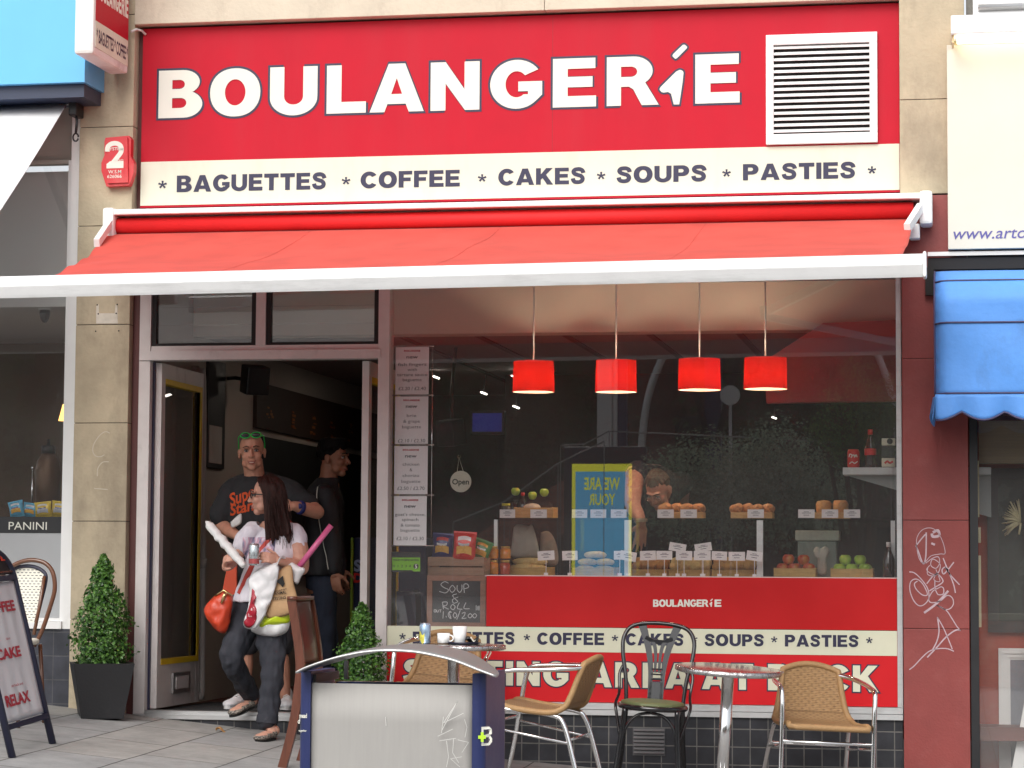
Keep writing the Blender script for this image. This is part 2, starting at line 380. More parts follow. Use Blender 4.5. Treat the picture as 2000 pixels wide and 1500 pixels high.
def tile_mat(name, c, c2, mortar, sx, sz, off=(0,0,0), ms=.006, rough=.35):
    m = bpy.data.materials.new(name); m.use_nodes = True; MATS[name] = m
    nt = m.node_tree; b = nt.nodes['Principled BSDF']; L = nt.links; b.inputs['Roughness'].default_value = rough
    g = nt.nodes.new('ShaderNodeNewGeometry'); mp = nt.nodes.new('ShaderNodeMapping'); mp.vector_type = 'TEXTURE'
    mp.inputs['Rotation'].default_value = (RAD(90), 0, 0); mp.inputs['Location'].default_value = off
    L.new(g.outputs['Position'], mp.inputs['Vector'])
    t = nt.nodes.new('ShaderNodeTexBrick'); t.offset = 0; t.inputs['Scale'].default_value = 1; t.inputs['Mortar Size'].default_value = ms
    t.inputs['Brick Width'].default_value = sx; t.inputs['Row Height'].default_value = sz; t.inputs['Mortar Smooth'].default_value = .2
    t.inputs['Color1'].default_value = (*c, 1); t.inputs['Color2'].default_value = (*c2, 1); t.inputs['Mortar'].default_value = (*mortar, 1)
    L.new(mp.outputs['Vector'], t.inputs['Vector'])
    n = nt.nodes.new('ShaderNodeTexNoise'); n.inputs['Scale'].default_value = 9; n.inputs['Detail'].default_value = 8; L.new(g.outputs['Position'], n.inputs['Vector'])
    mr = nt.nodes.new('ShaderNodeMapRange'); mr.inputs['From Min'].default_value = .35; mr.inputs['From Max'].default_value = .75; mr.inputs['To Min'].default_value = .8; mr.inputs['To Max'].default_value = 1.5
    L.new(n.outputs['Fac'], mr.inputs['Value'])
    mx = nt.nodes.new('ShaderNodeVectorMath'); mx.operation = 'SCALE'; L.new(t.outputs['Color'], mx.inputs[0]); L.new(mr.outputs['Result'], mx.inputs['Scale'])
    L.new(mx.outputs['Vector'], b.inputs['Base Color'])
    bp = nt.nodes.new('ShaderNodeBump'); bp.inputs['Strength'].default_value = .4; bp.inputs['Distance'].default_value = .003; bp.invert = True
    L.new(t.outputs['Fac'], bp.inputs['Height']); L.new(bp.outputs['Normal'], b.inputs['Normal'])
    return m
M['tile'] = tile_mat('dark_tiles', (.018,.019,.024), (.026,.027,.033), (.13,.125,.115), .107, .107, (-.031, 0, .0), .0035)
M['tile_big'] = tile_mat('large_dark_tiles', (.030,.032,.042), (.038,.040,.052), (.07,.07,.075), .30, .15, (-2.93, 0, .535), .003)
# paving: rows run towards the street, courses staggered
def paving():
    m = bpy.data.materials.new('paving_slabs'); m.use_nodes = True
    nt = m.node_tree; b = nt.nodes['Principled BSDF']; L = nt.links; b.inputs['Roughness'].default_value = .8
    g = nt.nodes.new('ShaderNodeNewGeometry'); mp = nt.nodes.new('ShaderNodeMapping'); mp.vector_type = 'TEXTURE'
    mp.inputs['Rotation'].default_value = (0, 0, RAD(90)); mp.inputs['Location'].default_value = (-1.72-.47*40, -.10-.9*40, 0)
    nz = nt.nodes.new('ShaderNodeTexNoise'); nz.inputs['Scale'].default_value = 3.; nz.inputs['Detail'].default_value = 4
    L.new(g.outputs['Position'], nz.inputs['Vector'])
    sc = nt.nodes.new('ShaderNodeVectorMath'); sc.operation = 'SCALE'; sc.inputs['Scale'].default_value = .018; L.new(nz.outputs['Color'], sc.inputs[0])
    ad = nt.nodes.new('ShaderNodeVectorMath'); ad.operation = 'ADD'; L.new(g.outputs['Position'], ad.inputs[0]); L.new(sc.outputs['Vector'], ad.inputs[1])
    L.new(ad.outputs['Vector'], mp.inputs['Vector'])
    t = nt.nodes.new('ShaderNodeTexBrick'); t.offset = .37; t.inputs['Scale'].default_value = 1; t.inputs['Mortar Size'].default_value = .0055; t.inputs['Mortar Smooth'].default_value = .35
    t.inputs['Brick Width'].default_value = .78; t.inputs['Row Height'].default_value = .47
    t.inputs['Color1'].default_value = (.275,.275,.272,1); t.inputs['Color2'].default_value = (.35,.325,.285,1); t.inputs['Bias'].default_value = -.55
    t.inputs['Mortar'].default_value = (.05,.047,.043,1); L.new(mp.outputs['Vector'], t.inputs['Vector'])
    n = nt.nodes.new('ShaderNodeTexNoise'); n.inputs['Scale'].default_value = 5; n.inputs['Detail'].default_value = 10; n.inputs['Roughness'].default_value = .72; L.new(g.outputs['Position'], n.inputs['Vector'])
    mr = nt.nodes.new('ShaderNodeMapRange'); mr.inputs['From Min'].default_value = .3; mr.inputs['From Max'].default_value = .75; mr.inputs['To Min'].default_value = .74; mr.inputs['To Max'].default_value = 1.2
    L.new(n.outputs['Fac'], mr.inputs['Value'])
    mx = nt.nodes.new('ShaderNodeVectorMath'); mx.operation = 'SCALE'; L.new(t.outputs['Color'], mx.inputs[0]); L.new(mr.outputs['Result'], mx.inputs['Scale'])
    # pale spots of old gum
    v = nt.nodes.new('ShaderNodeTexVoronoi'); v.inputs['Scale'].default_value = 3.2; L.new(g.outputs['Position'], v.inputs['Vector'])
    lt = nt.nodes.new('ShaderNodeMath'); lt.operation = 'LESS_THAN'; lt.inputs[1].default_value = .055; L.new(v.outputs['Distance'], lt.inputs[0])
    m2 = nt.nodes.new('ShaderNodeMix'); m2.data_type = 'RGBA'; m2.inputs['B'].default_value = (.40,.39,.37,1)
    q = nt.nodes.new('ShaderNodeMath'); q.operation = 'MULTIPLY'; q.inputs[1].default_value = .6; L.new(lt.outputs[0], q.inputs[0]); L.new(q.outputs[0], m2.inputs['Factor'])
    L.new(mx.outputs['Vector'], m2.inputs['A']); L.new(m2.outputs['Result'], b.inputs['Base Color'])
    bp = nt.nodes.new('ShaderNodeBump'); bp.inputs['Strength'].default_value = .5; bp.inputs['Distance'].default_value = .006
    mm = nt.nodes.new('ShaderNodeMath'); mm.operation = 'MULTIPLY_ADD'; mm.inputs[1].default_value = -1.5; L.new(t.outputs['Fac'], mm.inputs[0]); L.new(n.outputs['Fac'], mm.inputs[2])
    L.new(mm.outputs[0], bp.inputs['Height']); L.new(bp.outputs['Normal'], b.inputs['Normal'])
    return m
M['paving'] = paving()
# ================================================================ ground
mb = MB(); nx, ny = 24, 24
mb.grid(lambda u, v: (-45+90*u, -62+62.3*v, ground(max(-9, min(9, -45+90*u)), max(-16, -62+62.3*v))), 90, 60, smooth=False)
tag(obj('pavement', mb, M['paving'], base=(0,0,0)), kind='structure')

# ================================================================ the bakery building
bak = thing('bakery_building', 'bakery shopfront of stone and maroon piers round an open door and a wide display window', 'building', (0, 0, ground(0, 0)))
XL, XR = -2.812, -2.455            # left stone pier
def blocks(name, x0, x1, zs, yf, m, par, gap=.004, split=None):
    mb = MB()
    for a, b in zip(zs[:-1], zs[1:]):
        mb.box((x0, yf, a+gap/2), (x1, yf+.25, b-gap/2), bev=.0035)
    mb.box((x0+.006, yf+.007, zs[0]), (x1-.006, yf+.24, zs[-1]), 1)
    return obj(name, mb, [m, M['dark']], par)
def zpx(px, py, y=-.06): return P(px, py, y).z
zs = [ground(XL, 0)-.1]+[zpx(205, q) for q in (1210, 1018, 826, 634, 441, 248, 30)]+[5.2]
blocks('stone_pier', XL, XR, zs, -.06, M['stone'], bak)
zs = [zpx(1800, 379)]+[zpx(1800, 194)]+[zpx(1800, -10), 5.2]
blocks('stone_pier', 2.374, 2.76, zs, -.06, M['stone'], bak)
zs = [ground(2.5, 0)-.2]+[zpx(1800, 1228), zpx(1800, 1016), zpx(1800, 700)]+[zpx(1800, 379)-.004]
blocks('painted_pier', 2.379, 2.765, zs, -.05, M['maroon'], bak, gap=.0025)
mb = MB(); mb.box((-2.455, -.07, 4.405), (.2, .25, 5.2), bev=.004); mb.box((.203, -.07, 4.405), (2.372, .25, 5.2), bev=.004)
o = obj('stone_lintel', mb, M['stone_pale'], bak)
mb = MB(); mb.box((-2.453, .03, 2.74), (2.372, .25, 4.404)); obj('fascia_backing', mb, M['maroon_dark'], bak)
# frames
mb = MB(); mb.box((-2.453, .005, 0), (-2.405, .12, 2.738)); obj('door_reveal', mb, M['maroon_dark'], bak)
mb = MB()
mb.box((-2.403, -.012, .012), (-2.33, .10, 2.738)); 
mb.box((-.846, -.015, .0), (-.776, .11, 2.738))
mb.box((-2.40, -.022, 2.255), (-.83, .10, 2.312)); mb.box((-2.328, -.004, 2.313), (-.848, .09, 2.345))
a = P(500, 620, -.005).x; b = P(519, 620, -.005).x; mb.box((a, -.006, 2.346), (b, .09, 2.737))
mb.box((-2.328, -.003, 2.705), (a-.001, .088, 2.7365)); mb.box((b+.001, -.003, 2.705), (-.848, .088, 2.7365))
obj('door_frame', mb, M['frame'], bak)
# window: frame, panes
mb = MB()
mb.box((2.343, -.012, .145), (2.374, .10, 2.738)); mb.box((-.774, .0, 2.712), (2.341, .10, 2.737))
mb.box((-.846, -.02, .105), (2.374, .10, .143)); mb.box((-.846, -.028, .07), (2.374, .10, .102))
M['sill_grey'] = add_stain(mat('sill_grey', (.52,.53,.53), .4, .2, var=.05, scale=8), (.25,.24,.23), 5, .5, .8, (.6,1,2), .7)
wf = obj('window_frame', mb, M['sill_grey'], bak)
mb = MB(); mb.box((-.773, .022, .597), (2.342, .030, 2.711)); obj('window_pane', mb, M['glass'], bak)
# louvred toplights
for x0, x1 in ((-2.326, a-.002), (b+.002, -.849)):
    mb = MB()
    mb.box((x0, .0, 2.347), (x0+.028, .05, 2.704)); mb.box((x1-.028, .0, 2.347), (x1, .05, 2.704))
    mb.box((x0+.029, .0, 2.347), (x1-.029, .05, 2.362))
    tl = obj('top_light', mb, M['dark'], bak)
    mb = MB()
    for k in range(3):
        z = 2.368+k*.113; mb.obox(((x0+x1)/2, .025, z+.055), ((x1-x0)/2-.03, 0, 0), (0, .004, 0), (0, -.005, .057))
    obj('glass_louvre', mb, M['glass'], tl)
# threshold and tiles
mb = MB(); mb.box((-2.40, -.03, .002), (-.83, .06, .030)); mb.box((-2.40, -.008, .031), (-.83, .08, .052)); obj('threshold', mb, M['alu'], bak)
mb = MB(); mb.box((-2.40, -.012, -.6), (-.85, .1, .0)); mb.box((-.85, -.006, -.75), (2.372, .1, .069)); obj('tiled_plinth', mb, M['tile'], bak)
# printed panels behind the lower glass
mb = MB(); mb.box((-.774, .004, .146), (2.342, .02, .596)); lp = obj('lower_panel', mb, M['red_vinyl'], bak)
z1 = P(760, 1222, 0).z; z0 = P(760, 1269, 0).z
mb = MB(); mb.box((-.774, .001, z0), (2.341, .0035, z1)); obj('cream_band', mb, M['cream_low'], lp)
for ch, x in zip('*'*6, (786, 1029, 1201, 1356, 1512, 1698)):
    f = (x-786)/912.; yb = 1256+8*f; mb = MB(); word(mb, '*', (x-6, yb+1), (x+6, yb+1), (x-6, yb-22), -.001); obj('star', mb, M['navy'], lp)
for w, x0, x1 in (('BAGUETTES', 806, 1005), ('COFFEE', 1049, 1180), ('CAKES', 1222, 1335), ('SOUPS', 1376, 1492), ('PASTIES', 1533, 1677)):
    f0 = (x0-806)/870.; f1 = (x1-806)/870.
    mb = MB(); word(mb, w, (x0, 1257.2+6.6*f0), (x1, 1257.2+6.6*f1), (x0, 1233.5+7.3*f0), -.001, gap=.1); obj('lettering', mb, M['navy'], lp)
for w, x0, x1 in (('SEATING', 787, 1110), ('AREA', 1146, 1349), ('AT', 1371, 1471), ('BACK', 1500, 1716)):
    f0 = (x0-787)/929.; f1 = (x1-787)/929.
    A = ((x0, 1335+17*f0), (x1, 1335+17*f1), (x0, 1288+11.5*f0))
    mb = MB(); mo = MB(); word(mb, w, *A, -.002, gap=.14); word(mo, w, *A, .0015, gap=.14, gw=.05); obj('lettering', mb, M['cream_low'], lp); obj('letter_outline', mo, M['navy'], lp)
# inside shell
D1 = 7.0
mb = MB(); mb.box((-2.62, .12, -.05), (3.2, D1, .03)); obj('shop_floor', mb, M['floor_in'], bak)
mb = MB(); mb.box((-2.30, .085, .031), (-.75, 1.25, .042)); obj('entrance_mat', mb, M['mat_in'], bak)
mb = MB(); mb.box((-2.62, .13, .031), (-2.43, D1, 3.1)); obj('side_wall', mb, M['wall_in'], bak)
mb = MB(); mb.box((3.1, .26, .031), (3.2, D1, 3.1)); obj('side_wall', mb, M['wall_in'], bak)
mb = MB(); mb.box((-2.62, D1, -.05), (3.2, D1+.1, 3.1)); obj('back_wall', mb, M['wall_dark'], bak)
mb = MB(); mb.box((-2.62, .26, 3.11), (3.2, D1+.1, 3.2)); mb.box((-2.62, .26, 3.201), (3.2, .5, 3.3)); obj('ceiling', mb, M['ceiling'], bak)
zb = ZB = P(1040, 650, 1.15).z
mb = MB(); mb.box((-2.42, 1.15, zb), (3.09, 1.35, 3.105)); bk = obj('bulkhead', mb, M['bulk'], bak)
mb = MB(); mb.box((-2.42, 1.351, zb+.012), (3.09, D1-.01, zb+.06)); lc = obj('lower_ceiling', mb, M['ceiling'], bak)
mb = MB()
for px in (760, 913, 1085, 1252, 1430, 1580): 
    x = P(px, 650, 1.15).x; mb.box((x, 1.36, zb+.002), (x+.045, D1-.02, zb+.0115))
obj('ceiling_strip', mb, M['strip'], lc)
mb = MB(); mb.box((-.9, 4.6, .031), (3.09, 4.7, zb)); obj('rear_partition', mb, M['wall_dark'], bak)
# the two door leaves, both folded back into the shop
def leaf(xp, s, hinge_y=.07, wd=.88):
    """leaf in the plane x = xp, its visible face on side s"""
    mb = MB(); t = .022; y0, y1 = hinge_y, hinge_y+wd; z0, z1 = .06, 2.245
    mb.box((xp-t, y0, z0), (xp+t, y0+.075, z1)); mb.box((xp-t, y1-.075, z0), (xp+t, y1, z1))
    mb.box((xp-t+.001, y0+.076, z0), (xp+t-.001, y1-.076, z0+.27)); mb.box((xp-t+.001, y0+.076, z1-.10), (xp+t-.001, y1-.076, z1))
    d = obj('door_leaf', mb, M['frame'], bak)
    mb = MB(); mb.box((xp-.004, y0+.076, z0+.271), (xp+.004, y1-.076, z1-.101)); obj('door_glass', mb, M['glass'], d)
    mb = MB(); q = t+.004
    for b_ in (((y0+.076, z0+.27), (y1-.03, z0+.305)), ((y0+.076, z1-.13), (y1-.03, z1-.095)), ((y1-.075, z0+.306), (y1-.03, z1-.131))):
        mb.box((xp-q, b_[0][0], b_[0][1]), (xp+q, b_[1][0], b_[1][1]))
    obj('yellow_edging', mb, M['yellow'], d)
    return d, y0, y1, z0
d, y0, y1, z0 = leaf(-2.30, 1)
mb = MB(); x = -2.30+.022
mb.box((x, y0+.30, z0+.08), (x+.012, y0+.66, z0+.21)); lb = obj('letterbox', mb, M['alu'], d)
mb = MB(); mb.box((x+.0125, y0+.35, z0+.105), (x+.016, y0+.61, z0+.185)); obj('letterbox_flap', mb, M['frame'], lb)
mb = MB(); mb.box((-2.333, .045, .05), (-2.318, .0695, 2.25)); obj('draught_strip', mb, M['navy'], d)
leaf(-.945, -1)

# ================================================================ the cafe on the left
caf = thing('cafe_building', 'dark cafe window in a white frame with PANINI lettering above frosted glass', 'building', (-4.2, 0, ground(-4.2, 0)))
xa, xb = -2.875, -2.815
mb = MB(); zt = 4.0
zs0 = P(120, 1228, 0).z; zs1 = P(120, 1214, 0).z
mb.box((xa, -.03, zs0), (xb, .1, zt)); mb.box((-6.5, -.05, zs0), (xa-.001, .1, zs1))
mb.box((xa-.028, -.005, zs1+.001), (xa-.001, .08, 3.55)); mb.box((-6.5, -.004, zs1+.001), (xa-.029, .08, zs1+.022))
obj('window_frame', mb, M['white_paint'], caf)
mb = MB(); mb.box((-6.5, .03, zs1+.023), (xa-.029, .038, 3.52)); obj('window_pane', mb, M['glass'], caf)
mb = MB(); zf = P(60, 1041, 0).z; zp = P(60, 1009, 0).z
mb.box((-6.5, .022, zs1+.023), (xa-.03, .0285, zf)); obj('frosted_film', mb, M['frosted'], caf)
mb = MB(); mb.box((-6.5, .018, zf+.0005), (xa-.03, .0285, zp)); bb = obj('black_band', mb, M['black'], caf)
mb = MB(); text_mb(mb, 'PANINI', (54, 1034.5), 16.5, .016, wid=80, bold=.0); obj('lettering', mb, M['white_letter'], bb)
mb = MB(); mb.box((-6.5, -.03, -.8), (xb-.002, .1, zs0-.001)); obj('tiled_plinth', mb, M['tile_big'], caf)
mb = MB(); mb.box((-6.5, .045, 3.56), (xa-.001, .2, 4.0)); mb.box((-6.5, .0, 3.53), (xa-.03, .08, 3.555)); obj('window_head', mb, M['wall_in'], caf)
M['cafe_wall'] = mat('cafe_wall', (.16,.105,.065), .8, var=.15, scale=1.5)
M['cafe_ceiling'] = mat('cafe_ceiling', (.60,.60,.58), .85, var=.05, scale=1.5)
mb = MB(); mb.box((-6.5, 3.0, -.1), (-2.63, 3.1, 3.6)); mb.box((-2.87, .12, -.1), (-2.63, 2.999, 3.6)); obj('cafe_wall', mb, M['cafe_wall'], caf)
mb = MB(); mb.box((-6.5, .21, 2.66), (-2.88, 2.99, 2.74)); mb.box((-6.5, .12, 2.62), (-2.88, .209, 3.5)); obj('cafe_ceiling', mb, M['cafe_ceiling'], caf)
mb = MB(); mb.box((-6.5, .12, -.1), (-2.88, 2.99, .03)); obj('cafe_floor', mb, M['floor_in'], caf)
# fascia box of the cafe
M['blue_fascia'] = mat('blue_fascia', (.12,.43,.76), .35, var=.05, scale=1.2)
M['navy_paint'] = mat('navy_paint', (.025,.035,.07), .4, var=.1)
ff = -.42
A = P(165, 160, ff); 
mb = MB(); mb.box((-6.5, ff, A.z), (A.x, -.0, 5.3)); fb = obj('cafe_fascia', mb, M['blue_fascia'], base=(A.x-1, ff, A.z)); tag(fb, 'plain sky blue fascia box over the cafe in the top left corner', 'shop sign')
mb = MB(); z0 = P(160, 190, ff+.06).z; mb.box((-6.5, ff+.05, z0), (A.x-.02, -.03, A.z-.001)); obj('fascia_tray', mb, M['navy_paint'], fb)
# cafe awning, white cloth seen from its right end
aw = thing('cafe_awning', 'white cloth awning of the cafe sloping out of the left edge of the picture', 'awning', P(135, 200, -.1))
M['white_cloth'] = mat('white_cloth', (.86,.87,.88), .8, var=.03, scale=3, bump=.1, bscale=250)
a = P(136, 193, -.12); e = P(-134, 545, -1.9); e.x = a.x
mb = MB(); mb.sheet(lambda u, v: (a.x-3.4*u, a.y+(e.y-a.y)*v, a.z+(e.z-a.z)*v-.03*sin(pi*v)), 6, 10, (0, 0, -.004)); obj('awning_cloth', mb, M['white_cloth'], aw)
mb = MB(); mb.box((e.x-3.4, e.y-.05, e.z-.07), (e.x+.06, e.y+.05, e.z+.05), bev=.015); obj('front_bar', mb, M['white_paint'], aw)
mb = MB(); k = P(150, 200, -.1); mb.tube([(a.x-3.4, -.14, a.z), (a.x+.04, -.14, a.z)], .045, 14); obj('roller', mb, M['white_cloth'], aw)
mb = MB(); k = P(150, 210, -.14); mb.box((k.x-.035, -.2, k.z-.06), (k.x+.02, -.06, k.z+.06), bev=.01); k2 = P(148, 262, -.16)
mb.tube([k, P(150, 240, -.16), k2], .009, 8); mb.tube([k2+Vector((.018*cos(q*.5), 0, .025*sin(q*.5)-.02)) for q in range(13)], .006, 6); obj('winder_gear', mb, M['black'], aw)
mb = MB(); s0 = P(118, 240, -.10); mb.beam((a.x-.35, -.05, a.z-.12), (a.x-.35, -1.0, (a.z+e.z)/2-.16), .03, .05); obj('folding_arm', mb, M['navy_paint'], aw)
# things in the cafe window
def sphere_cam(name, label, c, r):
    t = thing(name, label, 'camera', c); mb = MB(); mb.lathe([(r, .03), (r*1.02, 0), (r*.98, -.05), (r*.9, -.075)], c, 20); obj('camera_base', mb, M['white_paint'], t)
    mb = MB(); mb.lathe([(r*.8, -.076), (r*.78, -.10), (r*.6, -.135), (r*.3, -.155), (0, -.16)], c, 20); obj('camera_dome', mb, M['black_gloss'], t)
sphere_cam('security_camera', 'white dome security camera under the cafe ceiling', P(88, 584, .6), .045)
M['lamp_warm'] = mat('lit_shade', (.8,.5,.15), .7, emit=(1.0,.55,.14), estr=2.2)
t = thing('wall_lamp', 'lit amber lamp shade at the right side of the cafe window', 'lamp', P(131, 822, 1.4)); c = P(131, 822, 1.4)
mb = MB(); mb.lathe([(.06, 0), (.032, .115)], c, 20); obj('lamp_shade', mb, M['lamp_warm'], t); mb = MB(); mb.tube([c+Vector((0,0,.02)), c+Vector((.0,0,.13)), c+Vector((.06,.03,.14))], .008, 8); obj('lamp_arm', mb, M['chrome'], t)
t = thing('coffee_urn', 'dark brass coffee machine with domed top standing behind the cafe crisps', 'coffee machine', P(92, 1004, .7)); c = P(92, 1004, .7)
M['brass'] = mat('old_brass', (.16,.09,.05), .4, .4, var=.2)
k = mpp(.7)
mb = MB(); mb.lathe([(24*k, 0), (25*k, 60*k), (27*k, 85*k), (22*k, 108*k), (13*k, 122*k)], c, 20); obj('urn_body', mb, M['brass'], t)
mb = MB(); mb.lathe([(14*k, 122.2*k), (14*k, 138*k), (4*k, 139*k), (3*k, 152*k)], c, 16); obj('urn_lid', mb, M['black'], t)
mb = MB(); mb.tube([c+Vector((-22*k, -27*k, 2*k)), c+Vector((-22*k, -27*k, 88*k))], 2.2*k, 8); mb.ball(c+Vector((-22*k, -27*k, 92*k)), 4*k); obj('tap_rod', mb, M['chrome'], t)
def packet(name, label, px0, py0, px1, py1, y, cols, tilt=0., par=None, group=None, lean=.0):
    """pillow-shaped crisp packet: crimped ends, bulging middle, printed panel"""
    a = P(px0, py1, y); b = P(px1, py0, y); w = b.x-a.x; h = b.z-a.z; cx = (a.x+b.x)/2
    t = thing(name, label, 'crisp packet', (cx, y, a.z), group); Mx = Matrix.Translation((cx, y, a.z)) @ Matrix.Rotation(lean, 4, 'X') @ Matrix.Rotation(tilt, 4, 'Y')
    def sh(u, v, s=1, k=1.):
        bul = (sin(pi*min(1, max(0, (v-.07)/.86)))**.55)*(max(0, 1-(2*u-1)**4))**.5*.21*w
        wr = .010*w*sin(23*u+3*sin(9*v))*(1 if .1 < v < .9 else 0)
        xx = (u-.5)*w*(1-.07*sin(pi*v)); return Vector((xx, -s*(bul*k+wr*.5+.001), v*h))
    mb = MB(); mb.grid(lambda u, v: sh(u, v), 16, 20); mb.grid(lambda u, v: sh(u, v, -1), 16, 20); mb.xf(Mx); obj('packet_film', mb, cols[0], t)
    def panel(u0, u1, v0, v1, m, nm, wav=.0):
        q = MB(); q.grid(lambda u, v: sh(u0+(u1-u0)*u, v0+(v1-v0)*v+wav*sin(pi*u), 1, 1.0)+Vector((0, -.0022, 0)), 10, 10); q.xf(Mx); obj(nm, q, m, t)
    panel(.22, .80, .70, .82, cols[1], 'name_panel', .04); panel(.18, .86, .24, .50, cols[2], 'picture_panel', .06); panel(.25, .75, .56, .64, cols[3], 'flavour_panel', -.03)
    return t
film = lambda n, c: mat(n, c, .28, .1, var=.10, scale=14, coat=.3)
cb, cy_, cr, cg = film('blue_film', (.10,.42,.62)), film('yellow_film', (.72,.52,.05)), film('red_film', (.62,.02,.015)), film('green_film', (.02,.22,.05))
cn = film('indigo_film', (.030,.035,.17)); cp = film('crisp_print', (.72,.40,.06)); cw = film('white_print', (.75,.75,.75)); cgr = film('grey_print', (.45,.47,.52))
for i, (q, c, l) in enumerate((((20, 978, 50, 1010), cb, 'pale blue crisp packet at the left end of the row above the PANINI band'), ((42, 982, 72, 1010), cb, 'pale blue crisp packet leaning on a yellow packet above the PANINI band'),
        ((69, 980, 103, 1010), cy_, 'yellow crisp packet beside a pale blue one above the PANINI band'), ((98, 979, 133, 1010), cy_, 'yellow crisp packet nearest the white frame of the cafe window'))):
    packet('crisp_packet', l, *q, .16+.03*(i % 2), (c, cw, cp if i < 2 else cgr, cn), tilt=(-.2, .15, -.1, .12)[i], group='crisps in the cafe window')
mb = MB(); a = P(60, 1011, .3); mb.box((-4.4, .10, a.z-.04), (xa-.03, .6, a.z)); tag(obj('display_shelf', mb, M['black']), 'dark shelf behind the PANINI band carrying the cafe crisps', 'shelf')
c = P(3, 430, .25); t = thing('hanging_bottle', 'small red object hanging in the upper cafe window at the left edge', 'ornament', P(3, 447, .25)); k = mpp(.25)
mb = MB(); mb.lathe([(3*k, 0), (4.5*k, 4*k), (4*k, 24*k), (2*k, 30*k), (1.8*k, 38*k)], P(3, 447, .25), 12); obj('ornament_body', mb, mat('dark_red', (.25,.02,.03), .4), t)
mb = MB(); mb.tube([P(3, 410, .25), P(3, 300, .25)], .0015, 5); obj('ornament_cord', mb, M['white_paint'], t)

# ================================================================ the shop on the right
gal = thing('framing_shop_building', 'shop with black window frame and red inner wall beside the graffiti pier', 'building', (4.0, 0, ground(4.0, 0)))
mb = MB(); x0 = P(1884, 1100, -.03).x; x1 = P(1900, 1100, -.03).x
mb.box((2.772, -.03, -.9), (2.82, .1, 2.5)); mb.box((2.821, -.02, -.9), (6, .1, -.45)); obj('window_frame', mb, M['black'], gal)
mb = MB(); mb.box((2.822, .03, -.449), (6, .038, 2.49)); obj('window_pane', mb, M['glass'], gal)
M['gal_red'] = add_stain(mat('gallery_red', (.36,.060,.030), .7, var=.15, scale=3), (.30,.16,.10), 3, .55, .7, (1,1,1), .5)
mb = MB(); mb.box((2.80, .45, -.9), (6, .55, 2.49)); mb.box((2.768, .11, -.9), (2.80, .449, 2.49)); obj('display_wall', mb, M['gal_red'], gal)
mb = MB(); mb.box((2.80, .11, -.9), (6, .449, -.50)); obj('display_floor', mb, M['wall_in'], gal)
mb = MB(); mb.box((2.772, -.02, 2.492), (6, .2, 5.2)); obj('upper_wall', mb, add_stain(mat('grey_render', (.22,.21,.19), .85, var=.12, scale=4, bump=.3), (.10,.09,.08), 3, .5, .7, (1,1,.4), .7), gal)
mb = MB()
for (ya, yb, dx) in ((900, 1010, .0), (1030, 1060, .004), (1085, 1225, .006), (1250, 1420, .0)):
    a = P(1902, ya, .045); b = P(1913, yb, .045); mb.box((a.x+dx, .041, b.z), (b.x+dx*2, .044, a.z))
obj('masking_tape', mb, mat('old_tape', (.55,.47,.30), .7, var=.1), gal)
# sign panel
sp = thing('website_sign', 'cream sign panel with a purple web address, lit from above by a lamp trough', 'shop sign', P(1900, 486, -.10))
a = P(1849, 88, -.14); b = P(1849, 487, -.14)
mb = MB(); mb.box((a.x, -.14, b.z), (6, -.025, a.z), bev=.004); obj('sign_panel', mb, add_stain(mat('sign_cream', (.64,.615,.53), .5, var=.03, scale=3), (.55,.50,.38), 4, .62, .9, (1,1,.5), .5), sp)
mb = MB(); text_mb(mb, 'www.artor', (1862, 467), 23, -.1425, wid=150, align='L', shear=.22, bold=.004); obj('lettering', mb, mat('purple_letter', (.10,.09,.30), .5), sp)
lt = thing('sign_light', 'white trough light glowing above the web address sign', 'light', P(1930, 80, -.3))
mb = MB(); a = P(1857, 30, -.34); b = P(1857, 66, -.34); mb.box((a.x, -.34, b.z), (6, -.06, a.z), bev=.006); obj('light_housing', mb, M['white_paint'], lt)
mb = MB(); a2 = P(1859, 67, -.3); b2 = P(1859, 83, -.3); mb.tube([(a2.x+.03, -.24, (a2.z+b2.z)/2), (6, -.24, (a2.z+b2.z)/2)], .022, 12)
obj('light_tube', mb, mat('tube_light', (1,.95,.8), .5, emit=(1,.90,.70), estr=5), lt)
mb = MB(); mb.box((a2.x, -.10, b2.z), (6, -.05, a2.z+.02)); mb.box((a2.x, -.3, b2.z), (a2.x+.012, -.101, a2.z+.02)); obj('light_reflector', mb, mat('trough_inner', (.75,.62,.35), .6, var=.1), lt)
mb = MB(); mb.box((a.x+.13, -.2, a.z+.03), (6, -.021, a.z+.25)); mb.tube([(a.x+.16, -.22, a.z+.07), (6, -.22, a.z+.07)], .02, 10); tag(obj('roller_shutter_pipe', mb, M['alu']), 'grey pipe above the trough light in the top right corner', 'pipe')
mb = MB(); a = P(1812, 497, -.09); b = P(2100, 488, -.09); mb.box((a.x, -.11, a.z-.012), (6, -.08, a.z+.012)); c1 = P(1885, 497, -.1); c2 = P(1905, 488, -.05); mb.beam(c1, c2+Vector((.04,0,.02)), .012, .012); tag(obj('awning_rail', mb, M['alu']), 'thin pale rail running under the web address sign', 'rail')
mb = MB(); a = P(1812, 505, -.06); b = P(1812, 528, -.06); mb.box((a.x, -.09, b.z), (6, -.022, a.z)); a = P(1807, 530, -.07); b = P(1824, 577, -.07); mb.box((a.x, -.10, b.z), (b.x, -.052, a.z+.02)); tag(obj('canopy_bracket', mb, M['dark']), 'dark bracket strip between the rail and the blue canopy', 'bracket')  # flat dark strip and block filling the gap above the canopy
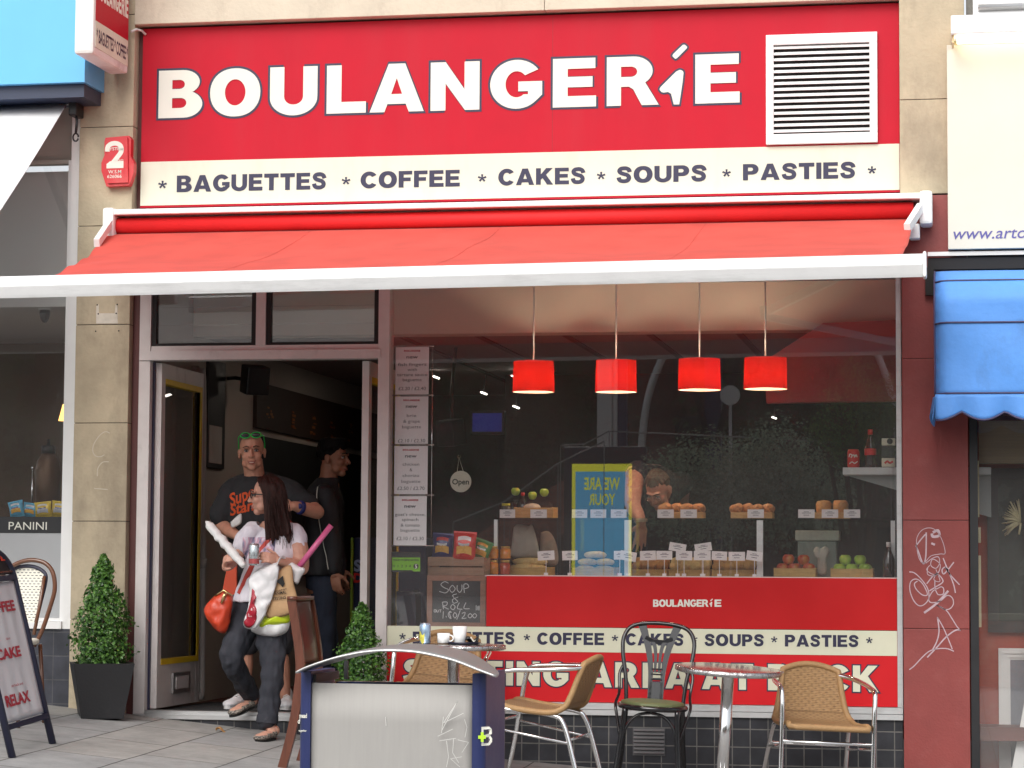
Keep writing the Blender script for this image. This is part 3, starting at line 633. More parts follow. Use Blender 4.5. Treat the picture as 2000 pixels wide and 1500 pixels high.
# blue canopy
M['blue_cloth'] = add_stain(mat('blue_canopy', (.085,.27,.68), .65, var=.10, scale=3.5, bump=.2, bscale=30), (.05,.10,.22), 3.2, .55, .82, (1,1,.6), .55)
M['blue_trim'] = mat('blue_trim', (.05,.045,.11), .6, var=.1)
cn_ = thing('dutch_canopy', 'faded blue rounded canopy with scalloped edge over the right hand shop', 'awning', P(1900, 770, -.4))
zt = P(1850, 533, -.06).z; xl = P(1827, 640, -.35).x; pr = .62
zb_ = P(1830, 770, -pr).z
prof = []
for i in range(25):
    u = i/24; a = RAD(88-88*min(1, u/.45)) 
    if u < .45: prof.append((-.07-(pr-.07-.02)*cos(a)*1.0, zt-.20*(1-sin(a))))
    else: prof.append((-pr-.0*(u-.45), zt-.20+(zb_-(zt-.20))*(u-.45)/.55))
def can(u, v):
    i = min(23, int(v*24)); f = v*24-i; y = prof[i][0]*(1-f)+prof[i+1][0]*f; z = prof[i][1]*(1-f)+prof[i+1][1]*f
    x = xl+u*3.0; r = .10; 
    if u*3.0 < r: y += (r-math.sqrt(max(0, r*r-(r-u*3.0)**2)))*1.0*min(1, v*3)
    return (x, y+.010*sin(9*x+4*z)*sin(3*pi*v), z)
mb = MB(); mb.sheet(can, 90, 36, (0, .004, -.003)); mb.sheet(lambda u, v: (xl, prof[0][0]*(1-u)+(can(0, v)[1])*u, can(0, v)[2]), 6, 24, (.004, 0, 0)); obj('canopy_cloth', mb, M['blue_cloth'], cn_)
mb = MB()
def scal(u): return -.045-.05*abs(sin(pi*(u*3.0/.245)+1.25))
mb.sheet(lambda u, v: (xl+3.0*u, can(max(u, .02), 1)[1]-.004-.015*sin(28*u*3)*v, zb_+(scal(u)-.055)*v), 140, 6, (0, .004, 0))
mb.sheet(lambda u, v: (xl-.006-.02*v+.012*sin(9*u), -.08-(pr-.12)*u, zb_+(-.13-.03*sin(7*u))*v), 16, 6, (.004, 0, 0)); va = obj('valance', mb, M['blue_cloth'], cn_)
mb = MB(); mb.tube([(xl+3.0*i/140, can(max(i/140, .02), 1)[1]-.006-.015*sin(28*i/140*3), zb_+scal(i/140)-.055) for i in range(141)], .006, 6); obj('valance_trim', mb, M['blue_trim'], va)
mb = MB()
for v in (.30, .60, .995): mb.tube([Vector(can(i/90, v))+Vector((0, -.004, 0)) for i in range(91)], .0055, 6)
mb.tube([Vector(can(0, j/24))+Vector((-.003, -.002, 0)) for j in range(25)], .006, 6); obj('canopy_piping', mb, M['blue_trim'], cn_)
# frames inside the right shop
def frame(name, label, x0, y0, x1, y1, y, m, wd, inner, dep=.03, rot=0.):
    a = P(x0, y1, y); b = P(x1, y0, y); t = thing(name, label, 'picture frame', ((a.x+b.x)/2, y, a.z)); w = b.x-a.x; h = b.z-a.z
    mb = MB(); R = Matrix.Translation((a.x, y, a.z)) @ Matrix.Rotation(rot, 4, 'Y')
    for k, (i0, d0) in enumerate(((0, 0), (wd*.45, .008), (wd*.8, .016))):
        i1 = wd if k == 2 else (wd*.45, wd*.8)[k]
        for q in (((i0, i0), (w-i0, i1)), ((i0, h-i1), (w-i0, h-i0)), ((i0, i1+.0004), (i1, h-i1-.0004)), ((w-i1, i1+.0004), (w-i0, h-i1-.0004))):
            mb.box((q[0][0], -dep+d0, q[0][1]), (q[1][0], 0, q[1][1]))
    mb.xf(R); obj('frame_moulding', mb, m, t)
    if inner:
        mb = MB(); mb.box((wd+.0005, -.008, wd+.0005), (w-wd-.0005, -.002, h-wd-.0005)); mb.xf(R); obj('frame_panel', mb, inner, t)
    return t
bf = mat('ebony_frame', (.02,.018,.016), .4, var=.2); wfm = mat('white_frame', (.74,.74,.72), .5, var=.05); pic = mat('dark_picture', (.03,.04,.03), .25, var=.5, scale=5)
frame('picture_frame', 'large black picture frame on the red wall of the right hand shop', 1930, 915, 2160, 1235, .44, bf, .065, pic)
frame('picture_frame', 'white moulded frame hung below the black frame on the red wall', 1952, 1268, 2140, 1520, .44, wfm, .07, mat('grey_mirror', (.22,.23,.26), .2, var=.1))
frame('picture_frame', 'white frame leaning in front at the bottom right corner', 1950, 1340, 2150, 1640, .22, wfm, .075, mat('violet_picture', (.08,.05,.16), .4, var=.3), rot=RAD(11))
mb = MB(); mb.box((2.83, .2, P(1950, 905, .2).z), (6, .3, P(1950, 822, .2).z)); tag(obj('window_blind', mb, mat('straw_blind', (.22,.17,.10), .8, var=.15, scale=10, stretch=(.3,1,12))), 'straw coloured blind at the top of the right hand shop window', 'blind')
c = P(1968, 985, .3); t = thing('straw_bow', 'pale straw bow hanging in the right hand shop window', 'ornament', P(1990, 1040, .3)); mb = MB(); k = mpp(.5); rr = random.Random(3)
for i in range(46):
    a = RAD(rr.uniform(95, 215)); q = P(1994, 1022, .3); L_ = rr.uniform(30, 48)*k
    e = q+Vector((cos(a)*L_*.75, rr.uniform(-.03, .03), sin(a)*L_)); mb.tube([q, (q+e)/2+Vector((0, -.02, .01)), e], [.002, .004, .003], 5)
mb.tube([P(1994, 1022, .3), P(1990, 1044, .3)], .006, 6); obj('straw', mb, mat('straw', (.62,.55,.33), .8, var=.15), t)
def txt2d(s, bold=0., shear=0.):
    cu = bpy.data.curves.new('t', 'FONT'); cu.body = s; cu.size = 1/.727; cu.offset = bold; cu.shear = shear; cu.resolution_u = 3
    o = bpy.data.objects.new('t', cu); COL.objects.link(o)
    dg = bpy.context.evaluated_depsgraph_get(); me = bpy.data.meshes.new_from_object(o.evaluated_get(dg))
    v = [(q.co.x, q.co.y) for q in me.vertices]; f = [list(p.vertices) for p in me.polygons]
    bpy.data.objects.remove(o); bpy.data.curves.remove(cu); bpy.data.meshes.remove(me)
    x0 = min(q[0] for q in v); return [(q[0]-x0, q[1]) for q in v], f, max(q[0] for q in v)-x0
def word2d(text, gap=.09):
    x = 0; out = []
    for ch in text:
        if ch == ' ': x += .42; continue
        cs, w = glyph(ch); v, f = contours_fill(cs); out.append(([(q[0]+x, q[1]) for q in v], f)); x += w+gap
    return out, x-gap
# ================================================================ main sign
sg = thing('fascia_sign', 'wide red and cream BOULANGERIE fascia sign listing baguettes, coffee, cakes, soups and pasties', 'shop sign', (0, 0, 3.232))
mb = MB(); zc = (P(274, 316).z+P(1757, 281.5).z)/2
mb.box((-2.42, 0, 3.232), (2.372, .026, 4.39), bev=.002); obj('sign_board', mb, M['red_sign'], sg)
mb = MB(); mb.box((-2.418, -.003, 3.246), (2.370, -.0005, zc)); obj('cream_band', mb, M['cream'], sg)
mb = MB(); mb.box((.243, -.0006, zc+.001), (.2445, .0005, 4.388)); obj('board_joint', mb, M['maroon_dark'], sg)
big = [('B', 304.8, 398.7), ('O', 405.5, 511.9), ('U', 522.4, 623.5), ('L', 633.4, 718.6), ('A', 717.5, 831.8), ('N', 836.4, 940.4), ('G', 952.8, 1062.9), ('E', 1075.3, 1168.3), ('R', 1180.7, 1290.7), ('E', 1353.7, 1448.8)]
mw = MB(); mo = MB(); ol = 4.2
for ch, x0, x1 in big:
    f = lambda x: (x-305)/1144.
    yb = lambda x: 235.4-31.2*f(x); yt = lambda x: 134.2-34.4*f(x)
    for tgt, d, y in ((mo, 0, -.0022), (mw, ol, -.0048)):
        a = (x0+d, yb(x0)-d); b = (x1-d, yb(x1)-d); t = (x0+d, yt(x0)+d)
        if ch in 'OG': a = (a[0], a[1]-1); b = (b[0], b[1]-1); t = (t[0], t[1]+1)
        word(tgt, ch, a, b, t, y)
dot = [(1309.3,108),(1312,103),(1331.5,84.5),(1335.7,83),(1340,84.5),(1345,89),(1346,92.5),(1344,97),(1325,116),(1320,119),(1316,117.5),(1310,111.5)]
low = [(1326,132.8),(1331,133),(1336.5,136),(1338.8,141.5),(1337,160),(1329.8,207.6),(1313,207.8),(1307.5,185.5),(1304,183.5),(1296,184.6),(1290,183),(1285,177.5),(1284.5,172.5),(1287.5,167.5),(1318,137)]
def inset_px(pl, d):
    q = [(x, -y) for x, y in pl]
    if area(q) < 0: q = q[::-1]
    return [(x, -y) for x, y in grow(q, -d)]
for pl in (dot, low):
    mo.prism(pxpoly(pl, -.0022), -.0022, -.0007); mw.prism(pxpoly(inset_px(pl, ol-.5), -.0048), -.0048, -.0033)
obj('letter_outline', mo, M['navy'], sg); obj('lettering', mw, M['white_letter'], sg)
for w, x0, x1 in (('BAGUETTES', 345, 637), ('COFFEE', 704, 898), ('CAKES', 973, 1143), ('SOUPS', 1204, 1380), ('PASTIES', 1451, 1671)):
    f = lambda x: (x-345)/1326.
    mb = MB(); word(mb, w, (x0, 375.3-27.5*f(x0)), (x1, 375.3-27.5*f(x1)), (x0, 343-26.8*f(x0)), -.0055, gap=.1); obj('lettering', mb, M['navy'], sg)
for x in (317, 675.5, 941.5, 1174, 1419, 1703):
    f = (x-345)/1326.; mb = MB(); word(mb, '*', (x-8, 378-27.5*f), (x+8, 378-27.5*f), (x-8, 349-27*f), -.0055); obj('star', mb, M['navy'], sg)
# small lettering on the counter panel is built with the counter
# ventilation grille
gr = thing('ventilation_grille', 'square white metal louvre grille set in the right end of the red sign', 'grille', P(1604, 280, -.03))
a = P(1496, 281, -.03); b = P(1713, 63.5, -.03); a.z = P(1604, 279.5, -.03).z; b.z = P(1604, 65, -.03).z
w = .062; mb = MB()
for q in (((a.x, a.z), (b.x, a.z+w)), ((a.x, b.z-w), (b.x, b.z)), ((a.x, a.z+w+.0004), (a.x+w*.75, b.z-w-.0004)), ((b.x-w*.75, a.z+w+.0004), (b.x, b.z-w-.0004))): mb.box((q[0][0], -.03, q[0][1]), (q[1][0], -.001, q[1][1]), bev=.003)
obj('grille_frame', mb, M['white_paint'], gr)
for k in range(15):
    z = a.z+w+.020+k*(b.z-a.z-2*w)/15; mb = MB(); mb.obox(((a.x+b.x)/2, -.016, z), ((b.x-a.x)/2-w*.75-.001, 0, 0), (0, .009, .0095), (0, -.0012, .0012)); obj('slat', mb, M['white_paint'], gr)
mb = MB(); mb.box((a.x+w*.7, -.004, a.z+w), (b.x-w*.7, -.0015, b.z-w)); obj('grille_back', mb, M['dark'], gr)
# alarm box
al = thing('alarm_box', 'red security alarm box with a white figure 2 on the left stone pier', 'alarm box', P(230, 365, -.06))
pts = [(206,269),(252,265),(256,272),(255,305),(261.5,318),(261,336),(256,352),(252,362),(208,364.5),(204,352),(198,334),(198,318),(204,303),(204,276)]
mb = MB(); mb.prism(pxpoly(pts, -.115), -.115, -.062); mb.prism(pxpoly([(209,271),(249,268),(250,356),(211,358)], -.128), -.128, -.1155)
M['alarm'] = add_stain(mat('alarm_red', (.56,.02,.03), .35, var=.06, scale=8), (.62,.25,.22), 4, .5, .75, (1,1,1), .5)
obj('box_cover', mb, M['alarm'], al)
mb = MB(); n2 = crom([(209.5,296),(211,286),(219,280.5),(229,280.5),(236,286),(236.5,296),(230,306),(218,321)], 4)
def pxstroke(mb, pts, w, y, th=.0012, mi=0):
    """a painted stroke along photo pixels"""
    pl = strokepoly([(p[0], -p[1]) for p in pts], w); mb.prism([(lambda q: (q.x, q.z))(P(x_, -y_, y)) for x_, y_ in pl], y, y+th, mi)
pxstroke(mb, n2, 9, -.1295); mb.prism(pxpoly([(208,329),(208,320.5),(215,315),(241,314),(241,328)], -.1297), -.1297, -.1285)
text_mb(mb, 'SYSTEM', (225, 293.5), 6.5, -.1315, wid=33, bold=.012); text_mb(mb, 'SECURITY', (232, 315), 4, -.1315, wid=20, bold=.01)
text_mb(mb, 'W.S.M', (224, 338.5), 7, -.1295, wid=27, bold=.01); text_mb(mb, '626066', (223.5, 347.5), 7, -.1295, wid=30, bold=.01)
obj('lettering', mb, M['white_letter'], al)
# projecting sign
ps = thing('projecting_sign', 'projecting box sign in the top left with BAGUETTES and COFFEE on its side', 'shop sign', (-2.54, -.45, 4.4))
xs = -2.47; k = PXp(182, 104, xs); e = PXp(257, 125, xs)
y0 = k.y; z0 = PXp(182, 104, xs).z; y1 = -.13
mb = MB(); mb.box((xs-.125, y0, z0), (xs, y1, 5.3), bev=.02); obj('sign_case', mb, add_stain(mat('case_white', (.72,.71,.68), .4, var=.04), (.35,.25,.23), 4, .5, .75, (1,1,1), .6), ps)
mb = MB(); mb.box((xs-.1, y1+.0005, 5.0), (xs-.03, -.061, 5.06)); mb.box((xs-.1, y1+.0005, z0+.15), (xs-.03, -.061, z0+.2)); obj('bracket', mb, M['dark'], ps)
zr = PXp(182, 37, xs).z; ze = z0+.045
mb = MB(); mb.box((xs+.0005, y0+.03, ze), (xs+.003, y1-.02, zr)); obj('cream_face', mb, M['cream'], ps)
mb = MB(); mb.box((xs+.0005, y0+.03, zr+.0005), (xs+.003, y1-.02, 5.25)); obj('red_face', mb, M['red_sign'], ps)
mb = MB(); v, f, W = txt2d('* BAGUETTES * COFFEE *', .03); L_ = y1-y0-.07; hh = .085; zb = (ze+zr)/2-.045
mb.add([(xs+.0035, y0+.045+q[0]/W*L_, zb+q[1]*hh) for q in v], f); obj('lettering', mb, M['navy'], ps)
mb = MB(); ws, W = word2d('BOULANGERIE'); zb = PXp(182, -8, xs).z
for v, f in ws: mb.add([(xs+.0035, y0+.04+q[0]/W*(y1-y0-.07), zb+q[1]*.115) for q in v], f)
obj('lettering', mb, M['white_letter'], ps)
mb = MB(); mb.tube([P(256, 62, -.10), P(266, 57.5, -.075), P(277, 60, -.02), P(285, 68, -.006)], .008, 8); tag(obj('sign_cable', mb, M['frame']), 'short grey cable looping from the projecting sign to the fascia sign', 'cable')
# old fixing plate on the pier + marks
mb = MB(); pl = pxpoly([(188,598),(193,594),(193,612),(224,612),(226,594),(229,598),(230,632),(188,632)], -.0625); mb.prism(pl, -.0625, -.0605)
for x, y in ((192,613),(227,612),(190,595.5),(229,594.5),(187,647),(232,646)): q = P(x, y, -.064); mb.lathe([(.004, -.002), (.005, .001), (0, .002)], q, 8, 1, axis=(0,-1,0))
tag(obj('wall_patch', mb, [mat('pale_filler', (.60,.56,.48), .9, var=.12, scale=18), M['dark']]), 'pale filler patch with screw holes on the left stone pier', 'wall patch')
mb = MB(); 
for c in ([(214,846),(206,843),(195,850),(184,866),(181,880),(186,890),(196,892),(204,888)], [(212,902),(200,903),(191,915),(190,930)], [(184,954),(210,956)]):
    pxstroke(mb, crom(c, 5), 1.6, -.0612, .001)
tag(obj('chalk_mark', mb, mat('faint_chalk', (.55,.50,.40), .9, var=.1)), 'faint curved chalk marks on the left stone pier', 'graffiti')
# graffiti
mb = MB()
GRA = [([(1789,1066),(1794,1078),(1803,1101),(1808,1088),(1809,1060),(1809,1040)], 2.6), ([(1789,1066),(1800,1052),(1808,1043)], 2.4), ([(1790,1068),(1791,1050),(1800,1036),(1814,1031),(1828,1036),(1840,1055),(1846,1080),(1836,1082),(1818,1086),(1804,1100),(1795,1090),(1790,1068)], 1.3),
 ([(1822,1040),(1832,1036),(1834,1046),(1822,1048),(1820,1042)], 5), ([(1819,1061),(1826,1064)], 4), ([(1808,1100),(1822,1090),(1833,1088),(1835,1100),(1828,1110),(1818,1104),(1822,1092),(1836,1102),(1833,1118),(1824,1122),(1815,1118),(1810,1112),(1816,1104)], 1.5),
 ([(1812,1110),(1812,1122),(1826,1125),(1830,1118),(1824,1132),(1836,1135),(1828,1112)], 1.4), ([(1776,1117),(1786,1119),(1800,1132),(1812,1150),(1814,1168),(1806,1180),(1795,1183),(1784,1172),(1777,1152),(1779,1136),(1790,1131),(1802,1140),(1811,1158),(1809,1163),(1800,1161),(1789,1150),(1786,1140),(1792,1135)], 1.9),
 ([(1842,1090),(1850,1110),(1862,1140),(1866,1158)], 2.2), ([(1863,1098),(1852,1112),(1843,1121),(1840,1113),(1846,1108),(1852,1117)], 2.4), ([(1846,1108),(1858,1125),(1874,1142)], 2.2), ([(1810,1140),(1828,1121),(1842,1135),(1828,1146),(1815,1154)], 2.2),
 ([(1826,1133),(1827,1150),(1838,1146),(1843,1150),(1842,1160),(1832,1161),(1826,1152),(1818,1160),(1814,1172),(1820,1177),(1836,1174),(1850,1163),(1860,1168),(1862,1180),(1855,1189),(1845,1190),(1830,1182)], 1.9), ([(1852,1154),(1830,1178),(1805,1197)], 4.2),
 ([(1830,1182),(1848,1192),(1858,1206),(1868,1222),(1876,1232)], 1.9), ([(1831,1205),(1834,1232),(1830,1252),(1822,1268)], 2.4), ([(1831,1206),(1842,1225),(1852,1248),(1860,1268)], 2.0), ([(1876,1231),(1866,1231),(1848,1244),(1830,1264),(1811,1284)], 2.6), ([(1863,1272),(1850,1267),(1832,1267),(1815,1272),(1800,1285),(1786,1300),(1776,1308)], 2.0)]
for pts, w in GRA: pxstroke(mb, crom(pts, 5), w, -.0513, .001)
tag(obj('graffiti_tag', mb, mat('silver_marker', (.50,.38,.42), .5, var=.15, scale=30)), 'silver pen graffiti tag scrawled down the maroon pier', 'graffiti', base=None) if False else tag(obj('graffiti_tag', mb, mat('silver_marker', (.50,.38,.42), .5, var=.15, scale=30)), 'silver pen graffiti tag scrawled down the maroon pier', 'graffiti')

# ================================================================ red awning
an = thing('red_awning', 'red cloth awning with white front bar stretched out over the bakery front', 'awning', (0, -.1, 3.0))
M['red_cloth'] = bpy.data.materials.new('red_awning_cloth')
def cloth_mat(m, c, tr):
    m.use_nodes = True; nt = m.node_tree; L = nt.links; b = nt.nodes['Principled BSDF']; o = nt.nodes['Material Output']
    b.inputs['Roughness'].default_value = .75; b.inputs['Sheen Weight'].default_value = .12; b.inputs['Specular IOR Level'].default_value = .2
    n = nt.nodes.new('ShaderNodeTexNoise'); n.inputs['Scale'].default_value = 4; n.inputs['Detail'].default_value = 8
    tc = nt.nodes.new('ShaderNodeTexCoord'); L.new(tc.outputs['Object'], n.inputs['Vector'])
    r = nt.nodes.new('ShaderNodeValToRGB'); r.color_ramp.elements[0].position = .35; r.color_ramp.elements[1].position = .7
    r.color_ramp.elements[0].color = (*[x*.9 for x in c], 1); r.color_ramp.elements[1].color = (*[min(1, x*1.1) for x in c], 1)
    L.new(n.outputs['Fac'], r.inputs['Fac']); L.new(r.outputs['Color'], b.inputs['Base Color'])
    t = nt.nodes.new('ShaderNodeBsdfTranslucent'); t.inputs['Color'].default_value = (*tr, 1)
    mx = nt.nodes.new('ShaderNodeMixShader'); mx.inputs['Fac'].default_value = .34
    L.new(b.outputs[0], mx.inputs[1]); L.new(t.outputs[0], mx.inputs[2]); L.new(mx.outputs[0], o.inputs['Surface'])
    n2 = nt.nodes.new('ShaderNodeTexNoise'); n2.inputs['Scale'].default_value = 300; bp = nt.nodes.new('ShaderNodeBump'); bp.inputs['Strength'].default_value = .15; bp.inputs['Distance'].default_value = .002
    L.new(tc.outputs['Object'], n2.inputs['Vector']); L.new(n2.outputs['Fac'], bp.inputs['Height']); L.new(bp.outputs['Normal'], b.inputs['Normal'])
cloth_mat(M['red_cloth'], (.80,.115,.085), (.75,.06,.04))
M['red_roll'] = mat('red_roller_cloth', (.60,.008,.010), .7, var=.06)
PR = -2.25
zl = P(0, 582, PR).z; xl0 = P(-120, 584, PR).x; xr0 = P(1810, 540, PR).x; zr_ = P(1810, 540, PR).z
def barz(x): return zl+(zr_-zl)*(x-P(0, 582, PR).x)/(xr0-P(0, 582, PR).x)
prof = [(PR+.10, .118), (PR+.06, .126), (PR+.03, .120), (PR-.014, .070), (PR-.014, .060), (PR+.008, .014), (PR+.016, .0), (PR+.04, .004), (PR+.10, .02)]
mb = MB(); n = len(prof); vs = [(x, p[0], barz(x)+p[1]) for x in (xl0, xr0-.02) for p in prof]
mb.add(vs, [(i, (i+1) % n, (i+1) % n+n, i+n) for i in range(n)]+[list(range(n)), list(range(2*n-1, n-1, -1))]); M['bar_white'] = add_stain(mat('bar_white', (.78,.78,.78), .45, var=.04, scale=6), (.42,.42,.41), 3.5, .47, .72, (.5,1,4), .55)
fb = obj('front_bar', mb, M['bar_white'], an)
mb = MB(); mb.box((xr0-.0195, PR-.018, barz(xr0)-.004), (xr0, PR+.105, barz(xr0)+.130), bev=.012); obj('bar_end_cap', mb, M['white_paint'], fb)
xa = P(214, 430, -.2).x; xb = P(1806, 395, -.2).x
zh = lambda x: 3.195+(x+2.6)*.0026
mb = MB(); hz = P(700, 399, -.2).z; hb = P(700, 410, -.2).z
mb.box((xa, -.205, hb), (xb, -.002, hz), bev=.008); mb.box((xa, -.03, hb-.20), (xb, -.003, hb-.0005)); cs = obj('cassette', mb, M['white_paint'], an)
for x, s in ((xa-.045, 1), (xb-.03, -1)):
    mb = MB(); mb.box((x, -.215, hb-.155), (x+.075, -.004, hz+.012), bev=.02); obj('cassette_end', mb, M['white_paint'], cs)
xc0 = P(229, 440, -.12).x; xc1 = P(1784, 410, -.12).x; zrol = hb-.065
mb = MB(); mb.tube([(xc0, -.12, zrol), (xc1, -.12, zrol)], .056, 20); obj('roller', mb, M['red_roll'], an)
c0 = Vector((0, -.15, zrol-.050)); c1 = Vector((0, PR+.07, barz(0)+.122))
def cz(y, x): 
    t = (y-c0.y)/(c1.y-c0.y); return c0.z+(barz(x)+.122-c0.z)*t
def onc(px, py):
    v = ray(px, py); lo = 0; best = None
    for i in range(400):
        y = c0.y+(c1.y-c0.y)*i/399; q = CAM+v*((y-CAM.y)/v.y); d = q.z-cz(y, q.x)
        if best is None or abs(d) < best[0]: best = (abs(d), q)
    return best[1]
# the frayed left edge: slack cloth pulled in towards the middle
edge = [(0, xc0), (.12, xc0-.05)]; 
for px, py in ((205, 460), (188, 473), (172, 490), (150, 507), (126, 524), (106, 537)):
    q = onc(px, py); edge.append(((q.y-c0.y)/(c1.y-c0.y), q.x))
edge = sorted(edge); edge.append((1.0, edge[-1][1]-.03))
def ex(t):
    for (a, xa_), (b, xb_) in zip(edge[:-1], edge[1:]):
        if a <= t <= b: return xa_+(xb_-xa_)*((t-a)/(b-a+1e-9))
    return edge[-1][1]
xe1 = P(1762, 498, c1.y).x
def cl(u, v):
    l = ex(v); r = xc1+(xe1-xc1)*v; x = l+(r-l)*u; y = c0.y+(c1.y-c0.y)*v
    z = cz(y, x)-.035*sin(pi*v)*(1-.3*cos(3*x))
    d = (x-l); z += (.006*sin(26*v+5*d*3)*math.exp(-d*5)+.008*sin(9*v+1)*math.exp(-d*3.0))*min(1, 5*v)*min(1, 6*(1-v))
    z += .006*noise.noise(Vector((x*1.3, v*3, 2)))*4*sin(pi*v)
    return Vector((x, y, z))
mb = MB(); mb.sheet(cl, 150, 50, (0, 0, -.003)); ac = obj('awning_cloth', mb, M['red_cloth'], an)
mb = MB()
for x in (-1.25, -.05, 1.2): mb.sheet(lambda u, v: cl((x-ex(v)+.006*(u-.5))/(xe1-ex(v)), v*.98+.01)+Vector((0, 0, .0006)), 1, 30, (0, 0, .0008))
obj('cloth_seam', mb, M['red_cloth'], ac)
for x, s in ((xa+.10, 1), (xb-.10, -1)):
    mb = MB(); sh = Vector((x-.04*s, -.12, zrol-.13)); el = Vector((x+.95*s, -1.10, zrol-.46)); ha = Vector((x+.05*s, PR+.06, barz(x)+.06))
    mb.box(sh-Vector((.03, .05, .04)), sh+Vector((.03, .05, .05)), bev=.01); mb.beam(sh, el, .03, .055); mb.beam(el+Vector((0,0,-.03)), ha, .028, .045); mb.lathe([(.035, -.05), (.035, .04)], el, 12); obj('folding_arm', mb, M['white_paint'], an)
for x, s in ((xa-.03, 1), (xb+.005, -1)):
    mb = MB(); mb.beam((x+.03*s, -.19, hb-.05), (x+.10*s, -.62, hb-.235), .035, .05); obj('arm_cover', mb, M['white_paint'], an)

# ================================================================ street furniture
# ---- litter bin
def Y(px, py, y=-6.0): return P(px, py, y)
bn = thing('litter_bin', 'steel litter bin with navy sides and curved lid standing in the foreground', 'litter bin', (P(770, 1500, -5.8).x, -5.8, ground(.66, -5.8)))
g = ground(.66, -5.8); FY = -6.0; DY = .40
M['steel'] = mat('brushed_steel', (.34,.33,.315), .72, .3, var=.05, scale=5, stretch=(14,14,.8), bump=.05, bscale=30)
add_stain(M['steel'], (.40,.385,.36), 2.2, .45, .75, (1,1,.7), .6)
M['navy_body'] = add_stain(mat('navy_powder', (.016,.024,.095), .32, var=.1, scale=9), (.05,.06,.13), 14, .60, .72, (1,1,1), .8)
xL, xl_, xr_, xR = (P(q, 1420, FY).x for q in (583, 606, 922, 947)); zt = P(760, 1336, FY).z
mb = MB(); mb.sheet(lambda u, v: (xl_+.001+(xr_-xl_-.002)*u, FY+.012-.030*sin(pi*u), g+.08+(zt-g-.08)*v), 20, 6, (0, .006, 0)); bp_ = obj('front_panel', mb, M['steel'], bn)
mb = MB()
for pts, w in (([(862,1428),(893,1370),(866,1412),(905,1393)], 1.1), ([(866,1400),(862,1432)], .9), ([(855,1438),(884,1424)], .9), ([(858,1447),(890,1442)], .9), ([(872,1447),(876,1478),(872,1498)], .9), ([(886,1442),(884,1470),(896,1490)], .9), ([(894,1445),(915,1450),(902,1470)], .7), ([(753,1400),(754,1418)], 1.2), ([(907,1405),(912,1420),(908,1440)], .7), ([(898,1498),(880,1482),(902,1478)], .8)):
    for k in range(len(pts)-1): pxstroke(mb, pts[k:k+2], w*.7, FY-.0215, .002)
obj('scratch', mb, mat('scratch', (.72,.71,.69), .5, .4, var=.05), bp_)
def post(x0, x1, z0, z1, r=.03, wrap=0):
    """navy upright with a rounded outer corner wrapping onto the side"""
    pl = []
    if wrap > 0: pl = [(x0, FY), (x1-r, FY)]+[(x1-r+r*sin(RAD(a)), FY+r-r*cos(RAD(a))) for a in range(15, 91, 15)]+[(x1, FY+DY), (x0+.01, FY+DY)]
    else: pl = [(x1, FY), (x1-.01, FY+DY), (x0, FY+DY)]+[(x0+r-r*cos(RAD(a)), FY+r-r*sin(RAD(a))) for a in range(0, 90, 15)]+[(x0+r, FY)]
    n = len(pl); mb = MB(); vs = [(p[0], p[1], z) for z in (z0, z1) for p in pl]
    mb.add(vs, [list(range(n)), list(range(2*n-1, n-1, -1))]+[(i, (i+1) % n, (i+1) % n+n, i+n) for i in range(n)]); return mb
zl1 = P(590, 1312, FY).z; zr1 = P(940, 1316, FY).z
sl = obj('side_panel', post(xL, xl_, g, zl1, wrap=0), M['navy_body'], bn); sr = obj('side_panel', post(xr_, xR, g, zr1, wrap=1), M['navy_body'], bn)
lid = [(577,1311.5),(600,1300.5),(648,1284.5),(690,1275),(720,1270.5),(755,1268.5),(795,1270),(824,1273.5),(862,1281.5),(895,1291),(934,1306.5),(968,1319)]
lp_ = [P(a, b, FY-.09) for a, b in crom(lid, 4)]
mb = MB(); mb.sheet(lambda u, v: lp_[int(round(u*(len(lp_)-1)))]+Vector((0, v*(.04+(DY+.16)*sin(pi*round(u*(len(lp_)-1))/(len(lp_)-1))**.7), .012*sin(pi*v)*sin(pi*u))), len(lp_)-1, 8, (0, 0, -.008)); obj('lid', mb, mat('lid_steel', (.50,.50,.49), .35, .85, var=.08, scale=6, stretch=(1,6,1)), bn)
mb = MB(); mb.box((xl_+.002, FY+DY-.012, g+.08), (xr_-.002, FY+DY-.004, zt-.01)); obj('back_panel', mb, M['steel'], bn)
mb = MB(); mb.box((xl_+.002, FY+.02, g+.03), (xr_-.002, FY+DY-.02, g+.07)); mb.box((xl_+.002, FY+.020, zt-.018), (xr_-.002, FY+.03, zt-.002)); mb.box((xl_+.002, FY+DY-.03, zt-.020), (xr_-.002, FY+DY-.014, zt-.011)); obj('inner_frame', mb, M['navy_body'], bn)
for xx in (xl_+.03, xl_+.055): 
    pass
mb = MB(); mb.box((xl_+.001, FY+.03, zt), (xl_+.012, FY+DY-.02, zl1-.01)); mb.box((xl_+.04, FY+DY-.06, zt), (xl_+.055, FY+DY-.045, zl1+.03)); obj('inner_bracket', mb, M['black'], bn)
mb = MB(); text_mb(mb, 'mead', (592, 1402), 9, FY-.0012, wid=15, bold=.02); text_mb(mb, 'd', (583.5, 1413), 10, FY+.006-.009, wid=4, bold=.02); text_mb(mb, 'together', (591, 1429), 4.5, FY-.0012, wid=16, bold=.01); obj('lettering', mb, M['white_letter'], sl)
mb = MB(); q = []
pl = [[(940,1420),(952,1420),(957,1425),(957.5,1434),(954.5,1438),(958,1443),(958,1450),(953,1456.5),(940,1457)], [(943.5,1425),(951,1425),(953,1429),(952,1434),(943.5,1436)], [(943.5,1441),(952,1441),(954,1446),(951,1452),(943.5,1452)]]
